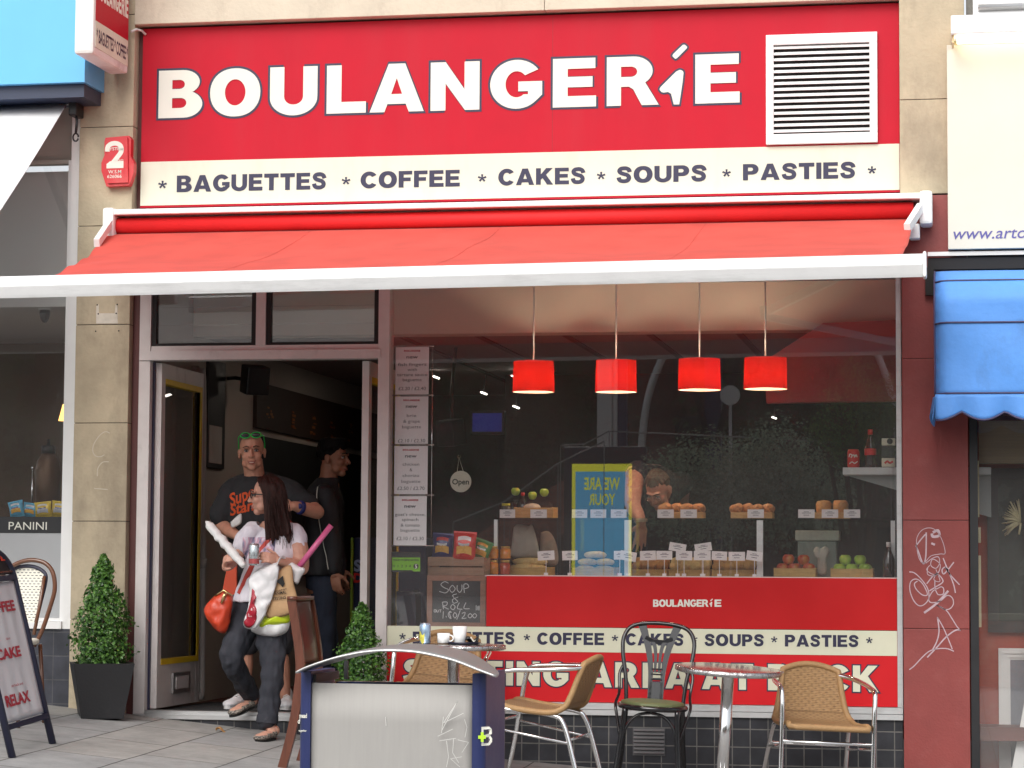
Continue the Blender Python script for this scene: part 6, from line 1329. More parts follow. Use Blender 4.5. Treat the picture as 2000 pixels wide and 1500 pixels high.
M['plastic_white'] = mat('white_plastic', (.74,.74,.75), .35, var=.04, scale=8, bump=.2, bscale=25); M['plastic_lime'] = mat('lime_plastic', (.52,.66,.02), .3, var=.12, scale=12); M['kraft'] = mat('kraft_paper', (.50,.315,.165), .8, var=.08, scale=14, bump=.2, bscale=30); M['plastic_red'] = add_stain(mat('red_plastic', (.36,.012,.03), .3, var=.15, scale=14), (.70,.66,.66), 16, .60, .63, (1,1,1), 1.)
bag('white_carrier_bag', 'white and lime green plastic carrier bag lowest among the bags on her arm', [(500,1202),(530,1196),(560,1192),(566,1215),(560,1234),(540,1243),(515,1242),(497,1236),(490,1230),(497,1216)], -.36, .055, M['plastic_white'], 5)
mb = MB(); pillow(mb, [(506,1206),(530,1199),(563,1194),(566,1214),(545,1222),(520,1226),(503,1226)], -.375, .058, 8, .008, 6); bpy.data.objects['white_carrier_bag']; obj('lime_band', mb, M['plastic_lime'], bpy.data.objects['white_carrier_bag'])
kb = bag('paper_bag', 'brown kraft paper carrier printed ANIMAL TESTING hanging from her forearm', [(541,1116),(568,1104),(574,1140),(584,1178),(585,1192),(545,1206),(520,1204),(528,1165)], -.43, .022, M['kraft'], 8, .004, handles=())
KY = -.462
def rotpx(mb, s, c, h, wd, ang):
    text_mb(mb, s, c, h, KY, wid=wd, bold=.02, rot=ang)
mb = MB(); rotpx(mb, 'ANIMAL', (548,1160.5), 6, 24, RAD(9)); rotpx(mb, 'TESTING', (546,1171), 6, 27, RAD(9)); rotpx(mb, 'AGAINST', (548,1154), 3, 26, RAD(12))
for c in ([(531,1136),(535,1131),(540,1134),(538,1142),(534,1150),(532,1158),(530,1148)], [(540,1134),(546,1130),(553,1124),(553,1131),(556,1140),(552,1147),(547,1141),(542,1138)]): mb.prism(pxpoly(c, KY), KY, KY+.002)
obj('printed_mark', mb, M['dark'], kb)
pb = bag('plastic_bag', 'white plastic bag with a red print hanging in front of the paper bag', [(541,1098),(545,1112),(540,1140),(530,1172),(518,1200),(505,1222),(493,1229),(478,1225),(476,1212),(484,1188),(487,1160),(486,1132),(497,1116),(518,1106)], -.47, .018, M['plastic_white'], 9, .013, handles=([(541,1104,-.49),(546,1092,-.47),(552,1088,-.43),(560,1096,-.38)],))
mb = MB(); pillow(mb, [(493,1134),(507,1136),(503,1160),(497,1180),(503,1196),(499,1214),(488,1226),(478,1222),(477,1210),(486,1186),(491,1160)], -.482, .017, 8, .012, 12); obj('red_print', mb, M['plastic_red'], pb)
bag('small_white_bag', 'small white plastic bag behind the elbow of the woman with the pink roll in it', [(548,1092),(566,1096),(584,1106),(596,1112),(588,1128),(580,1142),(572,1128),(562,1112)], -.37, .025, M['plastic_white'], 14)
mb = MB(); A_, B_ = P(577,1116,-.34), P(647,1026,-.30); mb.tube([A_, B_], .0175, 20); t = obj('pink_roll', mb, mat('pink_paper', (.66,.13,.30), .35, var=.06, scale=12, coat=.2)); tag(t, 'long bright pink roll of paper sticking out of the small white bag', 'roll of paper')

# ================================================================ man with green sunglasses behind her
SK2 = skinmat('ruddy_skin', (.58,.29,.20)); LIP2 = mat('lip_man', (.38,.13,.10), .4, var=.05)
ma = thing('person', 'smiling man in a black T-shirt with green sunglasses pushed up on his shaved head', 'person', (P(500,1370,.55).x, .55, .045))
Y1 = .55
K = dict(head=P(492,884,Y1-.06), neck=P(497,936,Y1), shR=P(449,966,Y1-.02), elR=P(432,1026,Y1-.05), wrR=P(462,1046,Y1-.22), shL=P(566,962,Y1), elL=P(620,1000,Y1-.10), wrL=P(574,988,Y1-.25), hipR=P(480,1165,Y1), hipL=P(535,1165,Y1), knR=P(478,1270,Y1), knL=P(545,1270,Y1), anR=P(476,1352,Y1), anL=P(556,1352,Y1))
hm = headM(K['head'], RAD(14), RAD(2), RAD(-3), 1.03); b = MB(); h = head_shells(1.04); h.xf(hm); b.merge(h)
limb(b, [hm @ V((0,.03,-.05)), K['neck']+V((0,.01,.0)), K['neck']+V((0,.01,-.05))], [.066,.069,.085]); limb(b, [K['neck']+V((0,.02,-.01)), K['shR']], [.045,.048]); limb(b, [K['neck']+V((0,.02,-.01)), K['shL']], [.045,.048])
loft(b, [(P(500,945,Y1), .11,.07,0), (P(500,965,Y1), .19,.105,0), (P(502,1010,Y1), .195,.12,0), (P(505,1070,Y1), .17,.115,0), (P(508,1130,Y1), .17,.115,0), (P(508,1170,Y1), .175,.12,0)])
for s, r in (('R', (.062,.056,.044,.043,.030)), ('L', (.062,.058,.047,.044,.031))): limb(b, [K['sh'+s], (K['sh'+s]+K['el'+s])/2, K['el'+s]], r[:3]); limb(b, [K['el'+s], (K['el'+s]+K['wr'+s])/2, K['wr'+s]], r[2:])
for s in 'RL': limb(b, [K['hip'+s], (K['hip'+s]+K['kn'+s])/2, K['kn'+s], K['kn'+s]*.6+K['an'+s]*.4, K['an'+s]], [.09,.08,.056,.056,.038])
b.merge(hand_shells(K['wrR'], (.9,-.35,.05), (.1,.5,-.3), (0,0,1), (.5,.5,.55,.6), 1.05)); b.merge(hand_shells(K['wrL'], (-.8,-.3,-.1), (.2,.8,-.2), (0,0,1), (.5,.5,.5,.5), 1.05))
shoes = []
for s, dx in (('R', -.05), ('L', .07)):
    he = K['an'+s]+V((0,.05,0)); he.z = .048; toe = he+V((dx,-.25,0)); foot(b, he, toe, .04, .06); limb(b, [K['an'+s], he+V((0,-.03,.05))], [.038,.036]); shoes.append((he, toe))
e = head_extra(True); e.xf(hm); body_obj('body', b, .0048, e, [SK2, EYEW, IRIS, mat('brow_sandy', (.12,.06,.035), .8, var=.1), LIP2, TEETH], ma)
hr = MB(); hr.ball((0,.016,.0385), (.0735,.0925,.0855), 24, 18); hr.xf(hm); q = MB()
inv = hm.inverted()
ff_ = [f for f in hr.f if (lambda c: c.z > .032+max(0, -(c.y-.01))*1.0 and c.y > -.07)(inv @ (sum((hr.v[i] for i in f), V())/len(f)))]; hr.f = ff_; hr.m = [0]*len(ff_); hr.s = [True]*len(ff_)
obj('hair', hr, mat('stubble_hair', (.22,.12,.08), .8, var=.2, scale=60), ma, fixn=False)
g = MB()
for s in (-1, 1):
    g.tube([V((s*.034+.030*cos(2*pi*i/20), -.070+.012*abs(cos(2*pi*i/20)*.5+.5*s)+.010*sin(2*pi*i/20), .108+.017*sin(2*pi*i/20))) for i in range(20)], .0038, 6, closed=True)
    g.tube([(s*.064,-.060,.110), (s*.079,-.03,.098), (s*.082,.015,.055), (s*.080,.02,.01)], .0032, 6)
g.tube([(-.008,-.074,.112), (0,-.075,.114), (.008,-.074,.112)], .003, 6); g.xf(hm); so_ = obj('sunglasses', g, mat('green_plastic', (.03,.62,.10), .3, var=.03), ma)
g = MB()
for s in (-1, 1): g.ball((s*.034,-.066,.108), (.027,.004,.0145), 14, 8)
g.xf(hm); obj('sunglass_lens', g, M['black_gloss'], so_)
t = MB(); limb(t, [P(492,938,Y1+.03), P(462,950,Y1+.01), K['shR']], [.058,.066,.080]); limb(t, [P(508,938,Y1+.03), P(545,949,Y1+.02), K['shL']], [.058,.066,.080])
loft(t, [(P(499,930,Y1+.015), .080,.072,0), (P(499,942,Y1), .125,.092,0), (P(500,968,Y1), .195,.12,0), (P(502,1010,Y1), .212,.135,0), (P(505,1070,Y1), .195,.135,0), (P(508,1150,Y1), .195,.135,0)])
limb(t, [K['shR'], K['shR']*.25+K['elR']*.75+V((-.015,0,.02))], [.080,.084]); limb(t, [K['shL'], K['shL']*.35+K['elL']*.65], [.080,.076]); tm = fuse(t, .0075, 5, wr=.008, wsc=11)
tt = obj('t_shirt', tm, mat('black_tee', (.026,.027,.030), .9, var=.12, scale=9, bump=.2, bscale=60), ma, fixn=False)
OR = mat('orange_print', (.62,.085,.02), .8, var=.08)
def decal_text(s, cx, cy, h, wd, rot, target, m, par, y=.4):
    v, f, W = txt2d(s, .035, .25); k = mpp(y); q = P(cx, cy, y); pts = []
    for a, b_ in v: X = (a/W-.5)*wd*k; Z = b_*h*k; pts.append((q.x+X*cos(rot)-Z*sin(rot), q.z+X*sin(rot)+Z*cos(rot)))
    obj('shirt_lettering', decal(target, 0,0,0,0,0,0, .004, pts=pts, faces=f), m, par, fixn=False)
decal_text('Super', 478, 977, 26, 70, RAD(20), tm, OR, tt); decal_text('Stand', 480, 999, 22, 74, RAD(13), tm, OR, tt)
x0, z1 = xz(470, 1003); x1, z0 = xz(500, 1009); obj('shirt_print', decal(tm, x0, x1, z0, z1, 10, 4, .004), OR, tt, fixn=False)
mb = MB(); pillow(mb, [(450,1020),(470,1003),(472,1020),(462,1028),(452,1030)], K['wrR'].y+.0, .008, 4); tag(obj('white_card', mb, M['paper_white']), 'white card held against the black shirt of the man with green sunglasses', 'card')
sh = MB(); loft(sh, [(P(508,1145,Y1), .185,.125,0), (P(508,1185,Y1), .19,.13,0)]); 
for s in 'RL': limb(sh, [K['hip'+s], K['hip'+s]*.15+K['kn'+s]*.85], [.11,.105])
obj('shorts', fuse(sh, .009, 4, wr=.01, wsc=9), mat('dark_shorts', (.05,.05,.06), .9, var=.1), ma, fixn=False)
w_ = K['wrL']*.72+K['elL']*.28; d = (K['wrL']-K['elL']).normalized(); mb = MB(); mb.tube([w_-d*.016, w_-d*.010, w_+d*.010, w_+d*.016], [.040,.045,.045,.040], 20); mb.ball(w_+V((.005,-.042,.008)), (.018,.010,.018), 12, 8); obj('wrist_watch', mb, mat('blue_rubber', (.015,.025,.16), .35, var=.1), ma)
for he, toe in shoes:
    s_ = MB(); foot(s_, he, toe+(toe-he)*.04, .050, .082); limb(s_, [he+V((0,-.01,.05)), he+V((0,-.02,.095))], [.048,.046]); sh_ = obj('white_trainer', fuse(s_, .006, 3), mat('white_canvas', (.74,.74,.77), .6, var=.05, scale=14, bump=.2), ma, fixn=False)
    mb = MB(); sole(mb, he+V((0,0,-.001)), toe+(toe-he)*.04, .049, .026); obj('shoe_sole', mb, mat('rubber_white', (.70,.70,.70), .5, var=.04), sh_)
    mb = MB(); dn = (toe-he)
    for k in range(5): c = he+dn*(.42+.08*k)+V((0,0,.083-.008*k)); mb.tube([c+V((-.026,.004,-.006)), c+V((0,-.004,.006)), c+V((.026,.004,-.006))], .003, 5)
    obj('shoe_lace', mb, mat('lace', (.8,.8,.8), .7, var=0), sh_)
mb = MB(); mb.prism(pxpoly([(443,1110),(462,1100),(462,1160),(432,1165)], .33), .33, .35); tag(obj('orange_board', mb, mat('orange_card', (.62,.07,.02), .5, var=.05)), 'flat orange panel glimpsed between the women\'s bag and the door pipe'.replace("women's", 'orange'), 'panel')

# ================================================================ young man in profile further in
SK3 = skinmat('brown_skin', (.30,.135,.082)); Y2 = .95
yo = thing('person', 'young man with black hair in a dark jacket, standing in profile inside the doorway', 'person', (P(640,1350,Y2).x, Y2, .04))
Q = dict(head=P(652,896,Y2), neck=P(642,932,Y2+.01), sh=P(634,966,Y2-.17), el=P(650,1060,Y2-.20), wr=P(654,1118,Y2-.22), sh2=P(634,966,Y2+.19), el2=P(645,1060,Y2+.2), wr2=P(665,1110,Y2+.12), hip=P(632,1140,Y2-.08), hip2=P(632,1140,Y2+.09), kn=P(634,1240,Y2-.09), kn2=P(640,1240,Y2+.1), an=P(630,1330,Y2-.09), an2=P(648,1330,Y2+.1))
hm = headM(Q['head'], RAD(78), RAD(3), 0, 1.0); b = MB(); h = head_shells(.97, 1.02); h.xf(hm); b.merge(h)
limb(b, [hm @ V((0,.03,-.05)), Q['neck'], Q['neck']+V((-.01,.0,-.06))], [.058,.062,.085])
loft(b, [(P(634,960,Y2), .085,.13,0), (P(632,985,Y2), .11,.18,0), (P(632,1050,Y2), .11,.16,0), (P(632,1130,Y2), .11,.15,0), (P(632,1160,Y2), .11,.15,0)])
for a in ('', '2'):
    limb(b, [Q['sh'+a], (Q['sh'+a]+Q['el'+a])/2, Q['el'+a], (Q['el'+a]+Q['wr'+a])/2, Q['wr'+a]], [.05,.048,.038,.036,.026]); limb(b, [Q['hip'+a], Q['kn'+a], Q['an'+a]], [.075,.052,.036])
    he = Q['an'+a]+V((-.05,0,0)); he.z = .05; foot(b, he, he+V((.24,-.02,0)), .04, .06); b.merge(hand_shells(Q['wr'+a], (.15,-.1,-1), (.2,.9,0), (1,0,0), (.4,.45,.5,.55), 1.0))
e = head_extra(False); e.xf(hm); body_obj('body', b, .005, e, [SK3, EYEW, IRIS, mat('black_hair', (.006,.005,.005), .7, var=.3, scale=20, stretch=(6,6,1), bump=.4, spec=.12), mat('lip_brown', (.20,.07,.06), .4, var=0), TEETH], yo)
hr = MB(); rr = random.Random(9); hr.ball((0,.024,.050), (.079,.095,.088), 18, 12)
for i in range(70):
    a = rr.uniform(0, 2*pi); st = V((.05*cos(a), .02+.06*sin(a), .128)); fy = rr.uniform(-1, 1); en = V((.080*cos(a), .022+.096*sin(a), .055-.06*max(0, sin(a))+.03*rr.random())); mid = (st+en)/2+V((.014*cos(a), .014*sin(a), .022)); hr.tube([V(z) for z in crom([tuple(st), tuple(mid), tuple(en)], 4)], [.011]*8+[.005], 6)
hr.xf(hm); obj('hair', fuse(hr, .0055, 2), MATS['black_hair'], yo, fixn=False)
j = MB(); loft(j, [(P(640,933,Y2), .075,.078,0), (P(637,943,Y2), .088,.11,0), (P(634,955,Y2), .105,.165,0), (P(631,982,Y2), .135,.20,0), (P(630,1050,Y2), .14,.185,0), (P(630,1125,Y2), .145,.18,0)])
for a in ('', '2'): limb(j, [Q['sh'+a], Q['el'+a], Q['wr'+a]+V((0,0,.02))], [.075,.06,.046])
jm = fuse(j, .008, 4, wr=.010, wsc=10); jk = obj('jacket', jm, mat('black_jacket', (.012,.012,.015), .7, var=.2, bump=.2), yo, fixn=False)
bv = BVHTree.FromPolygons(jm.v, jm.f); path = []
for px, py in crom([(620,948),(622,985),(626,1020),(632,1060),(640,1090),(645,1112)], 6):
    q = P(px, py, Y2-.2); hit = bv.ray_cast(V((q.x,-1,q.z)), V((0,1,0))); path.append(V((q.x, (hit[0].y-.002) if hit[0] else Y2-.2, q.z)))
mb = MB(); mb.tube(path, .0035, 6); obj('white_piping', mb, M['white_letter'], jk)
tr = MB(); loft(tr, [(P(632,1115,Y2), .12,.155,0), (P(632,1150,Y2), .12,.16,0)])
for a in ('', '2'): limb(tr, [Q['hip'+a], Q['kn'+a], Q['an'+a]], [.088,.070,.058])
obj('jeans', fuse(tr, .009, 4, wr=.012, wsc=10), mat('indigo_denim', (.018,.026,.048), .85, var=.25, scale=9, bump=.2), yo, fixn=False)

# ================================================================ man leaning over behind the counter
SK4 = skinmat('pink_skin', (.40,.20,.145)); cu_ = thing('person', 'man in dark apron leaning over the counter, bare arm reaching to the price cards', 'person', (P(1270,1200,1.6).x, 1.6, .031))
R_ = dict(head=P(1286,958,1.15), sh=P(1240,925,1.30), el=P(1236,985,.98), wr=P(1253,1022,.80), sh2=P(1330,945,1.55), chest=P(1275,960,1.5), hip=P(1275,1090,1.85))
hm = headM(R_['head'], RAD(-22), RAD(-48), RAD(8), 1.0)
hm = Matrix.Translation(R_['head']) @ Matrix.Rotation(RAD(-18), 4, 'Z') @ Matrix.Rotation(RAD(38), 4, 'X')
b = MB(); h = head_shells(1.03); h.xf(hm); b.merge(h); limb(b, [hm @ V((0,.04,-.05)), R_['chest']+V((0,-.1,.08))], [.06,.07])
limb(b, [R_['chest']+V((0,-.05,.02)), (R_['chest']+R_['hip'])/2, R_['hip']], [.17,.17,.16]); limb(b, [R_['sh'], (R_['sh']+R_['el'])/2, R_['el'], (R_['el']+R_['wr'])/2, R_['wr']], [.064,.060,.052,.046,.031])
limb(b, [R_['sh2'], R_['sh2']+V((-.03,.25,-.2))], [.062,.05]); limb(b, [R_['sh']+V((0,.05,0)), R_['chest'], R_['sh2']], [.075,.13,.075]); limb(b, [R_['hip'], V((R_['hip'].x, 1.85, .1))], [.15,.09])
b.merge(hand_shells(R_['wr'], (-.05,-.15,-1), (-.3,.9,0), (-1,0,0), (.15,.22,.2,.35), 1.08, .12)); e = head_extra(False, open_=.4); e.xf(hm); body_obj('body', b, .0055, e, [SK4, EYEW, IRIS, BROWN, mat('lip_man', (.38,.13,.10)), TEETH], cu_)
hr = MB(); hr.ball((0,.024,.046), (.078,.093,.086), 18, 12); rr = random.Random(2)
for i in range(50): a = rr.uniform(0, 2*pi); hr.tube([V((.04*cos(a), .02+.05*sin(a), .125)), V((.082*cos(a), .024+.098*sin(a), .075-.05*max(0, sin(a))))], [.009,.005], 5)
hr.xf(hm); obj('hair', fuse(hr, .0055, 2), mat('mouse_hair', (.05,.03,.02), .6, var=.3, scale=20), cu_, fixn=False)
g = MB()
for s in (-1, 1): g.tube([V((s*.033+.022*cos(2*pi*i/16), -.106, .006+.012*sin(2*pi*i/16))) for i in range(16)], .0015, 5, closed=True)
g.xf(hm); obj('spectacles', g, M['chrome'], cu_)
j = MB(); limb(j, [R_['chest']+V((0,-.05,.0)), (R_['chest']+R_['hip'])/2, R_['hip']], [.19,.19,.18]); limb(j, [R_['sh']+V((0,.04,0)), R_['chest'], R_['sh2']], [.085,.15,.085]); limb(j, [R_['sh']+V((.015,.03,.01)), R_['sh']*.85+R_['el']*.15+V((.01,.02,.01))], [.085,.076]); limb(j, [R_['hip'], V((R_['hip'].x, 1.87, .3))], [.17,.15])
obj('apron_and_shirt', fuse(j, .009, 4, wr=.008, wsc=9), mat('navy_shirt', (.010,.011,.018), .85, var=.15), cu_, fixn=False)
w_ = R_['wr']+V((0,.0,.012)); mb = MB()
for k in (0, .011): mb.tube([w_+V((.036*cos(2*pi*i/20), .036*sin(2*pi*i/20), k+.004*cos(2*pi*i/20))) for i in range(20)], .004, 6, closed=True)
obj('cord_bracelet', mb, mat('cord', (.50,.42,.33), .8, var=.1), cu_)
# ================================================================ inside the shop
M['shade_red'] = mat('red_shade', (.55,.010,.008), .8, var=.04); nt = M['shade_red'].node_tree
_t = nt.nodes.new('ShaderNodeBsdfTranslucent'); _t.inputs['Color'].default_value = (.9,.02,.012,1); _m = nt.nodes.new('ShaderNodeMixShader'); _m.inputs['Fac'].default_value = .34
nt.links.new(nt.nodes['Principled BSDF'].outputs[0], _m.inputs[1]); nt.links.new(_t.outputs[0], _m.inputs[2]); nt.links.new(_m.outputs[0], nt.nodes['Material Output'].inputs['Surface'])
M['shade_in'] = mat('shade_lining', (.75,.68,.55), .8, var=.02); nt = M['shade_in'].node_tree
_t = nt.nodes.new('ShaderNodeBsdfTranslucent'); _t.inputs['Color'].default_value = (.95,.85,.75,1); _m = nt.nodes.new('ShaderNodeMixShader'); _m.inputs['Fac'].default_value = .65
nt.links.new(nt.nodes['Principled BSDF'].outputs[0], _m.inputs[1]); nt.links.new(_t.outputs[0], _m.inputs[2]); nt.links.new(_m.outputs[0], nt.nodes['Material Output'].inputs['Surface'])
M['shade_in'] = M['shade_in']; M['bulb'] = mat('bulb_glow', (1,.9,.7), .5, emit=(1,.80,.56), estr=165)
for (px, pb, ptp, hw), lb in zip(((1042, 766, 706, 41), (1203, 766, 704, 40.5), (1366, 762, 701, 41.5), (1495, 760, 699, 42)),
        ('red drum pendant lamp furthest left, in front of the dark ceiling', 'red drum pendant lamp with a pale column reflected across it', 'red drum pendant lamp hanging left of the round clock reflection', 'red drum pendant lamp furthest right, overlapping the maroon hood')):
    y = .7; c = P(px, pb, y); h = P(px, ptp, y).z-c.z; r = hw*mpp(y); t = thing('pendant_lamp', lb, 'lamp', c, 'red pendant lamps over the counter')
    mb = MB(); mb.lathe([(r, 0), (r*.965, h)], c, 40); mb.f = mb.f[:40]; mb.m = mb.m[:40]; mb.s = mb.s[:40]
    sh = obj('lamp_shade', mb, M['shade_red'], t, fixn=False); mb = MB(); mb.lathe([(r-.003, .001), (r*.965-.003, h-.001)], c, 40); mb.f = mb.f[:40]; mb.m = mb.m[:40]; mb.s = mb.s[:40]; obj('shade_lining', mb, M['shade_in'], sh, fixn=False)
    mb = MB(); mb.ball(c+Vector((0,0,h*.45)), .032); obj('bulb', mb, M['bulb'], t); mb = MB(); mb.tube([c+Vector((0,0,h*.62)), c+Vector((0,0,3.11-c.z))], .005, 6); mb.lathe([(.018, h*.6), (.018, h*.9)], c, 10); obj('cord', mb, M['white_paint'], t)
M['spot'] = mat('spot_glow', (1,1,1), .5, emit=(1,.93,.82), estr=4)
for i, (px, py) in enumerate(((852,737), (945,768), (1008,795), (1545,692), (1003,735), (1512,816))):
    c = P(px, py, 4.2); t = thing('ceiling_spotlight', ('small bright ceiling spotlight near the price cards', 'small bright ceiling spotlight above the blue screen', 'small bright ceiling spotlight right of the blue screen', 'small bright ceiling spotlight right of the last red lamp', 'small warm ceiling light left of the first red lamp', 'small faint ceiling light under the maroon hood')[i], 'light', c, 'ceiling spotlights')
    s = .5 if i < 4 else .35; mb = MB(); mb.obox(c, (.045*s, 0, -.018*s), (0, .02, 0), (.004, 0, .011*s)); obj('light_face', mb, M['spot'], t); mb = MB(); mb.tube([c+Vector((0,0,.012)), c+Vector((.01,.03,2.50-c.z))], .006, 6); obj('light_stem', mb, M['dark'], t)
M['fill_disc'] = mat('fill_disc_glow', (1,1,1), .5, emit=(1,.86,.72), estr=18)  # unseen glowing discs added under the ceiling to brighten the dark doorway
for x, y, l in ((-1.45, 2.1, 'unseen glowing disc added to light the doorway'), (-1.5, 3.9, 'unseen glowing disc added to light the wall by the menu board')):
    z = ZB; t = thing('added_fill_disc', l, 'light', (x, y, z)); mb = MB(); mb.lathe([(.10, -.012), (.115, .0)], (x, y, z), 20); obj('fill_disc_ring', mb, M['white_paint'], t); mb = MB(); mb.lathe([(.085, -.016), (.085, -.0125)], (x, y, z), 20); obj('fill_disc_face', mb, M['fill_disc'], t)
# maroon hood over the right end of the counter
mb = MB(); mb.prism(pxpoly([(1497,787),(1491,706),(1608,631),(1756,624),(1756,783)], 1.05), 1.05, 1.145); tag(obj('extractor_hood', mb, mat('hood_maroon', (.36,.065,.07), .6, var=.06, scale=3)), 'big maroon hood with a sloping left edge above the right end of the counter', 'hood')
# counter
ct = thing('serving_counter', 'long food counter behind the red window panel, topped with bread and fruit', 'counter', (1.1, .5, .031))
xl_c = P(950, 1170, .036).x; zt_c = P(1350, 1127.5, .036).z
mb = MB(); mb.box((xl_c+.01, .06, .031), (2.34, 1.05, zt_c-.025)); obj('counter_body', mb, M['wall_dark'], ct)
zt_c2 = P(1350, 1127.5, .010).z
mb = MB(); mb.box((P(950, 1170, .01).x, .010, .599), (2.3415, .0205, zt_c2)); cp_ = obj('window_panel', mb, mat('counter_red', (.50,.010,.012), .30, var=.10, scale=1.5, spec=.3), bak)
mb = MB(); mb.box((P(950, 1170, .01).x, .009, zt_c2+.0005), (2.3415, .0205, zt_c2+.006)); obj('panel_edge', mb, mat('pink_edge', (.62,.45,.43), .4, var=.05), cp_)
mb = MB(); mb.box((xl_c-.01, .034, zt_c-.0035), (2.3415, 1.06, zt_c+.006)); obj('counter_top', mb, mat('counter_pink_edge', (.62,.45,.43), .4, var=.05), ct)
mb = MB(); word(mb, 'BOULANGER', (1275.5,1185.2), (1384,1185.2), (1275.5,1171), .0075, gap=.03); word(mb, 'E', (1395.5,1185.2), (1409,1185.2), (1395.5,1171), .0075)
mb.prism(pxpoly([(1387,1173),(1391,1169),(1392.5,1170.5),(1388.5,1174.5)], .0075), .0075, .0095); mb.prism(pxpoly([(1385,1179.5),(1390,1175),(1391,1176),(1390,1185),(1388,1185),(1387,1181)], .0075), .0075, .0095)
obj('lettering', mb, M['white_letter'], cp_)
# glass display case
dc = thing('display_case', 'glass display case with metal posts standing on the red counter', 'display case', (1.0, .6, zt_c+.006)); ys, ye = .50, .98; zs_ = P(1300, 1012, ys).z
mb = MB(); 
for px, w in ((968, 7), (1226, 13), (1484, 12), (1744, 8)):
    a = P(px, 1060, ys); k = mpp(ys)*w/2; mb = MB(); mb.box((a.x-k, ys, zt_c+.0065), (a.x+k, ys+.025, zs_-.012)); obj('case_post', mb, M['alu'], dc)
x0, x1 = P(962, 1012, ys).x, P(1748, 1012, ys).x
mb = MB(); mb.box((x0, ys-.01, zs_-.0115), (x1, ye, zs_)); obj('glass_shelf', mb, M['case_glass'], dc)
mb = MB(); mb.box((x0, ys+.026, zt_c+.0065), (x1, ys+.031, zs_-.012)); obj('front_glass', mb, M['case_glass'], dc)
# price cards
M['card'] = mat('price_card', (.80,.80,.80), .6, var=.02); M['card_ink'] = mat('card_ink', (.12,.12,.16), .6, var=0)
def pcard(x0, x1, y0, y1, y, tilt, label, stick):
    a = P(x0, y1, y); b = P(x1, y0, y); cx = (a.x+b.x)/2; t = thing('price_card', label, 'price card', (cx, y, a.z if not stick else zt_c+.007), 'price cards on the counter'); w = (b.x-a.x)/2; h = (b.z-a.z)/2; c = Vector((cx, y, (a.z+b.z)/2)); X = Vector((cos(tilt), 0, sin(tilt))); Z = Vector((-sin(tilt), 0, cos(tilt)))
    mb = MB(); mb.obox(c, X*w, (0, .0012, 0), Z*h); obj('card_face', mb, M['card'], t)
    mb = MB(); mb.obox(c+Z*h*.15+Vector((0,-.0018,0)), X*w*.55, (0,.0004,0), Z*h*.07); mb.obox(c-Z*h*.35+Vector((0,-.0018,0)), X*w*.35, (0,.0004,0), Z*h*.07); mb.obox(c+Z*h*.45+Vector((0,-.0018,0)), X*w*.3, (0,.0004,0), Z*h*.06); obj('card_print', mb, M['card_ink'], t)
    if stick: mb = MB(); mb.tube([(cx, y+.004, zt_c+.012), (cx, y+.004, a.z+.004)], .0022, 6); mb.box((cx-.012, y-.008, zt_c+.0065), (cx+.012, y+.014, zt_c+.022)); obj('card_holder', mb, M['card'], t)
CARDU = [(976,1006), (1036,1068), (1117,1147), (1153,1184), (1193,1224), (1284,1316), (1329,1361), (1460,1492), (1559,1591), (1605,1637), (1648,1680)]
ulab = ['in front of the drinks jars', 'in front of the pale round cake', 'first of three before the poster reflection', 'middle of three before the poster reflection', 'last of three, beside the bare arm', 'just right of the bare arm', 'in front of the brown pastries', 'in front of the second pastry tray', 'left of three before the tall cakes', 'middle of three before the tall cakes', 'right of three before the tall cakes']
for (a, b), l in zip(CARDU, ulab): pcard(a, b, 995, 1011.5, ys-.016, 0, 'upper white price card '+l, False)
CARDL = [(1050,1083,1076,1094,.06), (1098,1128,1076,1094,.03), (1199,1222,1076,1093,0), (1211,1243,1077,1095,-.16), (1250,1281,1076,1094,.03), (1282,1313,1076,1093,0), (1320,1352,1076,1094,-.02), (1355,1388,1076,1094,.0), (1390,1420,1077,1094,-.04), (1423,1455,1078,1095,0), (1458,1489,1077,1095,-.14), (1307,1340,1061,1077,-.16), (1357,1390,1061,1077,.16)]
llab = ['by the end of the baguettes', 'right of the baguettes', 'half hidden before the poster reflection', 'tilted, below the glass post', 'under the pointing fingers', 'just right of the pointing fingers', 'before the twisted buns', 'right of the twisted buns', 'left of the last bread tray', 'over the last bread tray', 'tilted at the end of the bread row', 'tilted down, standing higher than the row', 'tilted up, standing higher than the row']
for i, ((a, b, c, d, tl), l) in enumerate(zip(CARDL, llab)): pcard(a, b, c, d, .34-.008*(i % 2)+(.05 if i > 10 else 0), tl, 'lower white price card '+l, True)
